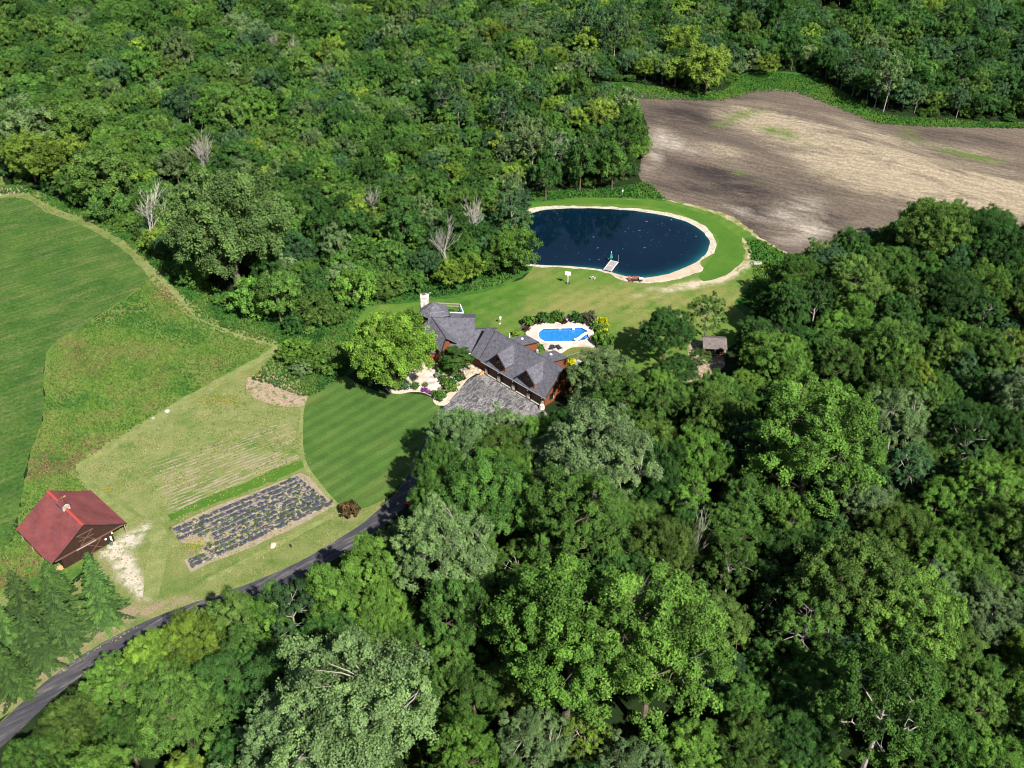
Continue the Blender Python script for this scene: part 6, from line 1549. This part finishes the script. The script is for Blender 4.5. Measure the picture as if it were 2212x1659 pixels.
CLEAR = [[(385, 110), (400, 78), (440, 70), (432, 104)], [(1745, 70), (1755, 18), (1830, 14), (1860, 28), (1845, 72)], [(1170, 335), (1180, 296), (1320, 298), (1280, 338)], [(1400, 880), (1420, 820), (1470, 730), (1600, 730), (1600, 860), (1480, 900)], [(1300, 840), (1330, 800), (1400, 810), (1400, 870), (1340, 880)], [(1250, 720), (1320, 720), (1320, 790), (1260, 790)],
  [(880, 1110), (870, 1060), (915, 1040), (925, 1090)]]
wp = lambda P: [tuple(at(*p).xy) for p in P]
W1, W2, WC_ = wp(FT1), wp(FT2), [wp(c) for c in CLEAR]
LAND = {n: at(*p) for n, p in {'pond': (1330, 520), 'swimming pool': (1215, 722), 'cedar house': (1060, 790), 'ploughed field': (1700, 350), 'driveway bend': (870, 1080), 'woodland shed': (1542, 770), 'forked dead tree': (440, 372), 'leaning dead tree': (325, 505), 'pondside dead tree': (968, 570), 'huge round tree': (492, 560), 'crop field corner': (60, 420), 'meadow corner': (606, 745), 'upper left clearing': (410, 92), 'upper right clearing': (1800, 45), 'far pair of dead trees': (615, 130), 'far white trunk': (1330, 110), 'conical blue tree': (400, 250), 'lone dead tree': (1490, 1260), 'giant middle tree': (1320, 1480), 'open bright tree': (1755, 1050), 'palest poplar': (760, 1640), 'leaning pale tree': (1900, 1650), 'field corner trees': (2030, 560), 'white bare trunk': (1925, 215), 'white field-edge tree': (1330, 340)}.items()}
def hits(p):
    return inside(p, W1) or inside(p, W2)
cells = {}
def put(x, y, r): cells.setdefault((int(x//8), int(y//8)), []).append((x, y, r))
def free(x, y, r, k=0.62):
    cx, cy = int(x//8), int(y//8)
    for i in range(cx-2, cx+3):
        for j in range(cy-2, cy+3):
            for a, b, c in cells.get((i, j), ()):
                if (a-x)**2+(b-y)**2 < (k*(r+c))**2: return False
    return True
for t_ in TREES: put(*t_)
plan = []
bx0, bx1 = min(p[0] for p in W1+W2), max(p[0] for p in W1+W2)
pal_nw = ['mid', 'mid', 'dark', 'dark', 'olive', 'mid', 'blue', 'grey', 'fresh', 'dark']
def shift(p, d): return (p[0], p[1]-d)
def fillzone(poly, n, choose, k, edge=0.62):
    ys0, ys1 = min(p[1] for p in poly), max(p[1] for p in poly)
    xs0, xs1 = min(p[0] for p in poly), max(p[0] for p in poly)
    for _ in range(n):
        x, y = random.uniform(xs0, xs1), random.uniform(ys0, ys1)
        sx, sy = to_px((x, y, 0))
        if sx < -520 or sx > 2740 or sy > 2000: continue
        if not inside((x, y), poly) or any(inside((x, y), c) for c in WC_): continue
        kind, r, asp, tint = choose(x, y, sx, sy)
        # keep crowns of edge trees inside the wood's outline
        if not all(inside((x+dx*r*edge, y+dy*r*edge), poly) for dx, dy in ((1, 0), (-1, 0), (0, 1), (0, -1))) : continue
        if not free(x, y, r, k): continue
        put(x, y, r); plan.append((kind, x, y, r, asp, tint))
def ch_right(x, y, sx, sy):
    n = mnoise.noise(Vector((x*0.03, y*0.03, 2.0)))
    kind = random.choices(['broad', 'narrow', 'silver', 'pale'], [0.66, 0.14, 0.08, 0.12])[0]
    tint = random.choices(['mid', 'fresh', 'dark', 'olive', 'yellow', 'grey', 'blue'], [6, 3+4*max(0, n), 3+4*max(0, -n), 3, 0.4, 0.8, 0.8])[0]
    if kind == 'silver': tint = 'grey'
    r = {'broad': random.uniform(4.2, 6.4), 'narrow': random.uniform(2.6, 3.6), 'silver': random.uniform(4.5, 6.0), 'pale': random.uniform(3.6, 5.0)}[kind]
    if sx < 480 and sy > 1300: kind, tint, r = 'broad', random.choice(['fresh', 'olive', 'yellow', 'mid']), random.uniform(3.6, 5.2)
    if sy < 700: tint = random.choices(['mid', 'dark', 'olive', 'blue', 'fresh'], [4, 3, 3, 2, 1])[0]
    return kind, r, random.uniform(0.76, 1.18), tint
def ch_far(x, y, sx, sy):
    n = mnoise.noise(Vector((x*0.022, y*0.022, 7.0)))
    if sx > 1600:
        kind = random.choices(['fbroad', 'bush', 'fpale'], [0.72, 0.18, 0.10])[0]
        tint = random.choices(['dark', 'mid', 'blue', 'olive', 'grey', 'yellow'], [5, 3, 2.5, 1, .7, .25])[0]
        r = random.uniform(3.6, 6.0)
    elif sx > 870:
        kind = random.choices(['fbroad', 'bush', 'fpale'], [0.52, 0.38, 0.10])[0]
        tint = random.choices(['dark', 'mid', 'fresh', 'olive', 'blue', 'grey', 'yellow'], [4, 4, 2, 2, 2, 1.5, 0.5])[0]
        r = random.uniform(2.8, 5.2)
    else:
        wood = 0.18+0.8*max(0, n)
        kind = 'fbroad' if random.random() < wood else 'bush'
        tint = random.choices(['dark', 'mid', 'fresh', 'olive', 'blue', 'grey', 'yellow'], [3, 5, 1.5, 2.5, 1, 1.5, 0.25])[0]
        r = random.uniform(3.4, 5.6) if kind == 'fbroad' else random.uniform(2.6, 6.2)
    if kind == 'fpale': tint = random.choice(['blue', 'grey']); r = random.uniform(2.6, 3.6)
    return kind, r, random.uniform(0.74, 1.22), tint
fillzone(W2, 20000, ch_right, 0.67)
fillzone(W1, 44000, ch_far, 0.50, 0.5)
def ch_small(x, y, sx, sy): return 'bush', random.uniform(1.6, 2.6), random.uniform(0.7, 1.0), random.choice(['dark', 'mid', 'mid', 'olive', 'fresh'])
fillzone(W1, 17000, ch_small, 0.55, 0.05)
fillzone(W2, 1300, ch_small, 0.6, 0.05)
# the largest in the picture become single trees
def shown(t):
    d = depth_of((t[1], t[2], 5)); return t[3]/d
plan.sort(key=shown, reverse=True)
single, mass, count = [], [], {}
LIM = {'broad': 250, 'narrow': 250, 'silver': 250, 'pale': 200, 'fbroad': 300-10, 'bush': 290, 'fpale': 80}
for t in plan:
    c = count.get(t[0], 0)
    sx_, sy_ = to_px((t[1], t[2], 5))
    if c < LIM[t[0]] and -90 < sx_ < 2300 and sy_ < 1760: count[t[0]] = c+1; single.append(t)
    else: mass.append(t)
SH = {'broad': 'broad tree', 'narrow': 'slender tree', 'silver': 'silvery poplar', 'pale': 'pale barked tree', 'fbroad': 'round tree', 'bush': 'domed shrub', 'fpale': 'pale barked tree'}
ORD = ['closest', 'second closest', 'third closest', 'fourth closest', 'fifth closest', 'sixth closest']
desc = {}
for idx, (kind, x, y, r, asp, tint) in enumerate(single):
    nm, lp = min(LAND.items(), key=lambda kv: (kv[1].x-x)**2+(kv[1].y-y)**2)
    dx, dy = x-lp.x, y-lp.y
    rel = ('right of' if dx > 0 else 'left of') if abs(dx) > abs(dy) else ('behind' if dy > 0 else 'in front of')
    med = {'broad': 5.3, 'narrow': 3.1, 'silver': 5.2, 'pale': 4.3, 'fbroad': 4.5, 'bush': 2.7, 'fpale': 3.1}[kind]
    size = 'big' if r > med else 'small'
    desc.setdefault((size, TWORD[tint], SH[kind], rel, nm), []).append((math.hypot(dx, dy), idx))
labels = {}
for (size, tw, sh, rel, nm), lst in desc.items():
    lst.sort()
    for k_, (_, idx) in enumerate(lst):
        if len(lst) == 1: labels[idx] = (f'{size} {tw} {sh} {rel} the {nm}', None)
        elif k_ < len(ORD): lb_ = labels[idx] = (f'{tw if len(ORD[k_].split()) > 1 and len(nm.split()) > 3 else size+" "+tw} {sh} {rel} the {nm}, {ORD[k_]} to it', f'{sh}s in the wood')
        else: labels[idx] = (f'{size} {tw} {sh} well {rel} the {nm}', f'{size} {tw} {sh}s well {rel} the {nm}')
for k_, (a_, b_) in list(labels.items()):
    while len(a_.split()) > 16 and (a_.startswith('big ') or a_.startswith('small ') or a_.endswith(' to it')):
        a_ = a_[:-6] if a_.endswith(' to it') else a_.split(' ', 1)[1]
    labels[k_] = (a_, b_)
for idx, (kind, x, y, r, asp, tint) in enumerate(single):
    p = PROTO[kind][random.randrange(len(PROTO[kind]))]; s = r/p['r']; i_ = PROTO[kind].index(p)
    if asp*s*p['H'] > 21: asp = 21/(s*p['H'])
    plant(kind, i_, (x, y, 0), s, s*asp, [c*(1.12 if kind in ('fbroad', 'bush', 'fpale') else 1.0) for c in TINT[tint]], labels[idx][0], 'shrub' if kind == 'bush' else 'tree', labels[idx][1] or 'trees of the woods')  # leaf colour of the far kinds lightened to stand for lifted shadows

# far wood and undergrowth: one object each, copies set on points
def stuff(name, items, protos):
    """items: (x, y, z, scale, zscale, rot, colour, index); protos: meshes"""
    col = bpy.data.collections.new(name+'_kinds')
    for i, me in enumerate(protos):
        o = bpy.data.objects.new(f'{name}_kind_{i:02d}', me); col.objects.link(o)
    me = bpy.data.meshes.new(name); n = len(items)
    me.vertices.add(n); me.vertices.foreach_set('co', np.array([i[:3] for i in items], dtype=np.float32).ravel())
    a = me.attributes.new('scl', 'FLOAT_VECTOR', 'POINT'); a.data.foreach_set('vector', np.array([(i[3], i[3], i[4]) for i in items], dtype=np.float32).ravel())
    a = me.attributes.new('rot', 'FLOAT_VECTOR', 'POINT'); a.data.foreach_set('vector', np.array([(0, 0, i[5]) for i in items], dtype=np.float32).ravel())
    a = me.attributes.new('tint', 'FLOAT_COLOR', 'POINT'); a.data.foreach_set('color', np.array([(*i[6], 1) for i in items], dtype=np.float32).ravel())
    a = me.attributes.new('idx', 'INT', 'POINT'); a.data.foreach_set('value', np.array([i[7] for i in items], dtype=np.int32))
    o = link(name, me); o['kind'] = 'stuff'
    g = bpy.data.node_groups.new(name, 'GeometryNodeTree')
    g.interface.new_socket('Geometry', in_out='INPUT', socket_type='NodeSocketGeometry'); g.interface.new_socket('Geometry', in_out='OUTPUT', socket_type='NodeSocketGeometry')
    gi, go = g.nodes.new('NodeGroupInput'), g.nodes.new('NodeGroupOutput')
    ip = g.nodes.new('GeometryNodeInstanceOnPoints'); ci = g.nodes.new('GeometryNodeCollectionInfo')
    ci.inputs['Collection'].default_value = col; ci.inputs['Separate Children'].default_value = True; ci.inputs['Reset Children'].default_value = True
    def attr(nm, dt):
        n_ = g.nodes.new('GeometryNodeInputNamedAttribute'); n_.data_type = dt; n_.inputs['Name'].default_value = nm; return n_.outputs['Attribute']
    g.links.new(gi.outputs[0], ip.inputs['Points']); g.links.new(ci.outputs[0], ip.inputs['Instance'])
    ip.inputs['Pick Instance'].default_value = True
    g.links.new(attr('idx', 'INT'), ip.inputs['Instance Index']); g.links.new(attr('scl', 'FLOAT_VECTOR'), ip.inputs['Scale'])
    er = g.nodes.new('FunctionNodeEulerToRotation'); g.links.new(attr('rot', 'FLOAT_VECTOR'), er.inputs[0]); g.links.new(er.outputs[0], ip.inputs['Rotation'])
    g.links.new(ip.outputs[0], go.inputs[0])
    md = o.modifiers.new('copies', 'NODES'); md.node_group = g
    return o
INST = far_set(LMF)
pm, pinfo = [], []
for k_ in ('fbroad', 'fpale', 'bush'):
    for p in INST[k_]: pm.append(p['mesh']); pinfo.append((k_, p))
def jitc(c):
    b = random.uniform(.72, 1.25); return tuple(max(.004, v*b*random.uniform(.95, 1.05)) for v in c)
items = []
for kind, x, y, r, asp, tint in mass:
    kk = kind if kind in ('fbroad', 'fpale', 'bush') else 'fbroad'; asp *= 1.25 if kk != kind else 1.0
    i_ = random.choice([i for i, (k2, _) in enumerate(pinfo) if k2 == kk]); p = pinfo[i_][1]; s = r/p['r']
    items.append((x, y, 0, s, s*asp, random.uniform(0, 6.28), jitc([c*1.12 for c in TINT[tint]]), i_))  # lifted shadows put into the leaf colour here too
if items: stuff('far_woods', items, pm)
und = []
for poly, n, lo in ((W2, 2600, 0.16), (W1, 5200, 0.16)):
    xs0, xs1 = min(p[0] for p in poly), max(p[0] for p in poly); ys0, ys1 = min(p[1] for p in poly), max(p[1] for p in poly)
    for _ in range(n):
        x, y = random.uniform(xs0, xs1), random.uniform(ys0, ys1)
        if inside((x, y), poly) and not inside((x, y), WC_[3]) and not inside((x, y), WC_[6]):
            s = random.uniform(0.18, 0.42); i_ = random.choice([i for i, (k2, _) in enumerate(pinfo) if k2 == 'bush'])
            und.append((x, y, -0.1, s, s*random.uniform(.6, 1.1), random.uniform(0, 6.28), jitc(TINT[random.choice(['mid', 'dark', 'fresh', 'olive'])]), i_))
stuff('undergrowth', und, pm)

# ------------------------------------------------------------------ grass tufts, weeds, seedlings
GL = leaf_mat('grass_blades', gloss=0.15, rough=0.7, trans=0.25, hue=0.15, fixed=(1, 1, 1))
def grass_mat():
    k = NT('tuft_blades'); a = k.n('ShaderNodeAttribute', attribute_name='tint', attribute_type='GEOMETRY'); k.color(a.outputs['Color'])
    k.b.inputs['Roughness'].default_value = 0.8; k.b.inputs['Specular IOR Level'].default_value = 0.1
    return k.m
GM = grass_mat()
def tufts(name, poly_s, density, h, wd, cols, freq=0.12, thr=-1.0, avoid=()):
    P = wp(poly_s); xs = [p[0] for p in P]; ys = [p[1] for p in P]
    n = int((max(xs)-min(xs))*(max(ys)-min(ys))*density)
    X = rng.uniform(min(xs), max(xs), n); Yv = rng.uniform(min(ys), max(ys), n)
    A = np.array(P); ins = np.zeros(n, bool); m = len(A)
    for i in range(m):
        a, b = A[i], A[i-1]
        c = ((a[1] > Yv) != (b[1] > Yv)); den = (b[1]-a[1]) if abs(b[1]-a[1]) > 1e-9 else 1e-9
        ins ^= c & (X < (b[0]-a[0])*(Yv-a[1])/den+a[0])
    X, Yv = X[ins], Yv[ins]; n = len(X)
    nv = np.array([mnoise.noise(Vector((x*freq, y*freq, 3.3)))+0.5*mnoise.noise(Vector((x*freq*3, y*freq*3, 8.3))) for x, y in zip(X, Yv)])
    keep = nv > thr; X, Yv, nv = X[keep], Yv[keep], nv[keep]; n = len(X)
    if n == 0: return
    t = np.clip((nv+0.45)/0.9+rng.normal(0, 0.14, n), 0, 0.999)*(len(cols)-1); ci = t.astype(int); f = (t-ci)[:, None]; Cc = np.array(cols); col = Cc[ci]*(1-f)+Cc[np.minimum(ci+1, len(cols)-1)]*f
    V, Q, T = [], [], []
    for b in range(3):
        a = rng.uniform(0, np.pi, n); ww = wd*rng.uniform(0.6, 1.3, n)/2; hh = h*rng.uniform(0.6, 1.4, n); lx, ly = rng.normal(0, 0.35, n)*hh, rng.normal(0, 0.35, n)*hh
        ca, sa = np.cos(a)*ww, np.sin(a)*ww
        z0 = np.full(n, 0.01)
        v = np.stack([np.stack([X-ca, Yv-sa, z0], 1), np.stack([X+ca, Yv+sa, z0], 1), np.stack([X+ca*0.5+lx, Yv+sa*0.5+ly, hh], 1), np.stack([X-ca*0.5+lx, Yv-sa*0.5+ly, hh], 1)], 1).reshape(-1, 3)
        V.append(v); Q.append(np.arange(n*4).reshape(n, 4)+b*n*4); T.append(np.c_[col*rng.uniform(0.8, 1.25, (n, 1)), np.ones(n)])
    me = fast_mesh(name, np.vstack(V), np.vstack(Q), [GM], face_attr={'tint': np.vstack(T)})
    o = link(name, me); o['kind'] = 'stuff'; return o
meadow_poly = [(330, 592), (425, 690), (510, 726), (590, 748), (410, 852), (290, 925), (162, 1008), (190, 1060), (160, 1180), (60, 1260), (-80, 1300), (-100, 1180), (22, 1172), (49, 1080), (66, 990), (96, 900), (100, 800), (116, 748), (195, 697), (280, 643)]
tufts('meadow_grass', meadow_poly, 5.0, 0.32, 0.30, [(0.030, 0.085, 0.016), (0.062, 0.125, 0.020), (0.090, 0.140, 0.028), (0.105, 0.125, 0.034), (0.115, 0.086, 0.038)], 0.055)
tufts('crop_grass', [(-150, 432), (0, 424), (58, 421), (105, 449), (190, 481), (262, 525), (316, 570), (325, 592), (270, 638), (186, 692), (108, 744), (92, 800), (88, 900), (58, 990), (41, 1080), (14, 1172), (-40, 1246), (-200, 1290)], 2.2, 0.11, 0.26, [(0.020, 0.060, 0.012), (0.034, 0.080, 0.016), (0.048, 0.098, 0.020), (0.085, 0.118, 0.032)], 0.07)
tufts('verge_grass', [(165, 1014), (420, 860), (600, 755), (640, 800), (662, 850), (652, 960), (690, 1044), (735, 1098), (775, 1105), (830, 1080), (790, 1128), (640, 1218), (520, 1268), (340, 1330), (60, 1500), (-60, 1580), (-60, 1330), (60, 1292), (190, 1232), (205, 1062)], 2.6, 0.16, 0.24, [(0.10, 0.145, 0.036), (0.155, 0.175, 0.055), (0.22, 0.20, 0.09)], 0.15, thr=-0.15)
tufts('rank_grass_tufts', [(335, 565), (420, 614), (480, 662), (600, 707), (720, 737), (765, 790), (745, 810), (690, 848), (660, 858), (545, 820), (608, 750), (520, 724), (425, 686)], 5.0, 0.45, 0.34, [(0.018, 0.062, 0.012), (0.034, 0.094, 0.016), (0.075, 0.120, 0.026)], 0.13)
tufts('wood_edge_tufts', [(752, 690), (762, 645), (800, 628), (880, 612), (1000, 602), (1080, 588), (1142, 552), (1146, 578), (1074, 618), (985, 637), (885, 650), (800, 660), (770, 690)], 4.0, 0.5, 0.4, [(0.018, 0.062, 0.012), (0.034, 0.094, 0.016), (0.06, 0.115, 0.022)], 0.13)
tufts('field_edge_tufts', [(-60, 409), (0, 401), (60, 403), (115, 426), (205, 466), (300, 509), (345, 546), (420, 591), (500, 641), (620, 691), (720, 686), (765, 692), (755, 738), (720, 743), (600, 710), (480, 666), (420, 620), (345, 588), (322, 570), (264, 520), (192, 478), (107, 445), (60, 418), (0, 420), (-60, 424)], 3.5, 0.5, 0.36, [(0.018, 0.062, 0.012), (0.034, 0.094, 0.016), (0.07, 0.118, 0.024)], 0.13)
tufts('bank_grass_tufts', [(1120, 432), (1150, 415), (1280, 411), (1372, 399), (1398, 393), (1420, 412), (1438, 430), (1380, 428), (1260, 426), (1150, 436)], 4.0, 0.5, 0.4, [(0.016, 0.066, 0.010), (0.032, 0.098, 0.014), (0.06, 0.12, 0.02)], 0.2)
tufts('margin_grass_tufts', [(1240, 200), (1290, 187), (1350, 179), (1500, 201), (1560, 197), (1605, 161), (1660, 156), (1760, 166), (1890, 241), (1935, 251), (2110, 263), (2280, 269), (2280, 280), (2000, 275), (1890, 267), (1790, 226), (1718, 200), (1640, 198), (1560, 218), (1490, 218), (1330, 212), (1280, 212)], 3.5, 0.42, 0.32, [(0.022, 0.080, 0.012), (0.045, 0.115, 0.016), (0.075, 0.135, 0.022)], 0.1)
tufts('margin_weeds', [(1612, 520), (1650, 522), (1702, 550), (1760, 548), (1850, 516), (1935, 478), (1985, 475), (1990, 515), (1900, 555), (1780, 595), (1700, 650), (1640, 680), (1600, 655), (1630, 600)], 3.0, 0.45, 0.4, [(0.022, 0.082, 0.012), (0.045, 0.115, 0.016), (0.085, 0.135, 0.024)], 0.12)
tufts('plot_weeds', [(180, 1012), (420, 870), (530, 836), (590, 880), (650, 876), (650, 1000), (520, 1056), (360, 1118), (310, 1105), (260, 1075)], 3.0, 0.2, 0.26, [(0.06, 0.125, 0.022), (0.10, 0.15, 0.03), (0.15, 0.165, 0.055)], 0.25, thr=-0.05)
tufts('bed_weeds', [(400, 1175), (470, 1130), (640, 1045), (690, 1075), (560, 1150), (440, 1205)], 2.2, 0.22, 0.3, [(0.05, 0.12, 0.03), (0.10, 0.16, 0.06)], 0.3, thr=0.0)
for nm, c_, sx_, sy_, n_ in (('goldenrod', (640, 888), 26, 7, 110), ('goldenrod', (553, 812), 9, 3, 60), ('goldenrod', (425, 1178), 16, 8, 130), ('goldenrod', (238, 1058), 8, 5, 40), ('goldenrod', (470, 868), 30, 12, 90)):
    if nm == 'goldenrod' and c_ == (640, 888): c_ = (480, 868)
    P = [at(c_[0]+random.gauss(0, sx_), c_[1]+random.gauss(0, sy_)) for _ in range(n_)]
    V, Q, T = [], [], []
    for i, p in enumerate(P):
        r = random.uniform(.08, .17); z = random.uniform(.2, .4); b = len(V); a = random.uniform(0, 1.5); c__, s__ = math.cos(a)*r, math.sin(a)*r
        V += [(p.x-c__, p.y-s__, z), (p.x+s__, p.y-c__, z+.04), (p.x+c__, p.y+s__, z+.02), (p.x-s__, p.y+c__, z)]; Q.append((b, b+1, b+2, b+3)); g_ = random.uniform(.7, 1.1); T.append((.28*g_, .24*g_, .020, 1))
    o = link('yellow_flowers', fast_mesh('yellow_flowers', V, Q, [GM], face_attr={'tint': T})); o['kind'] = 'stuff'
# young plants on the mulch
sd_items = []
bi = [i for i, (k2, _) in enumerate(pinfo) if k2 == 'bush']
for x, y, z, t in seed_pts:
    s = random.choice([0.045, 0.06, 0.075, 0.09]); sd_items.append((x, y, z-0.03, s, s, random.uniform(0, 6.28), jitc((0.085, 0.125, 0.055)), random.choice(bi)))
stuff('mulch_seedlings', sd_items, pm)
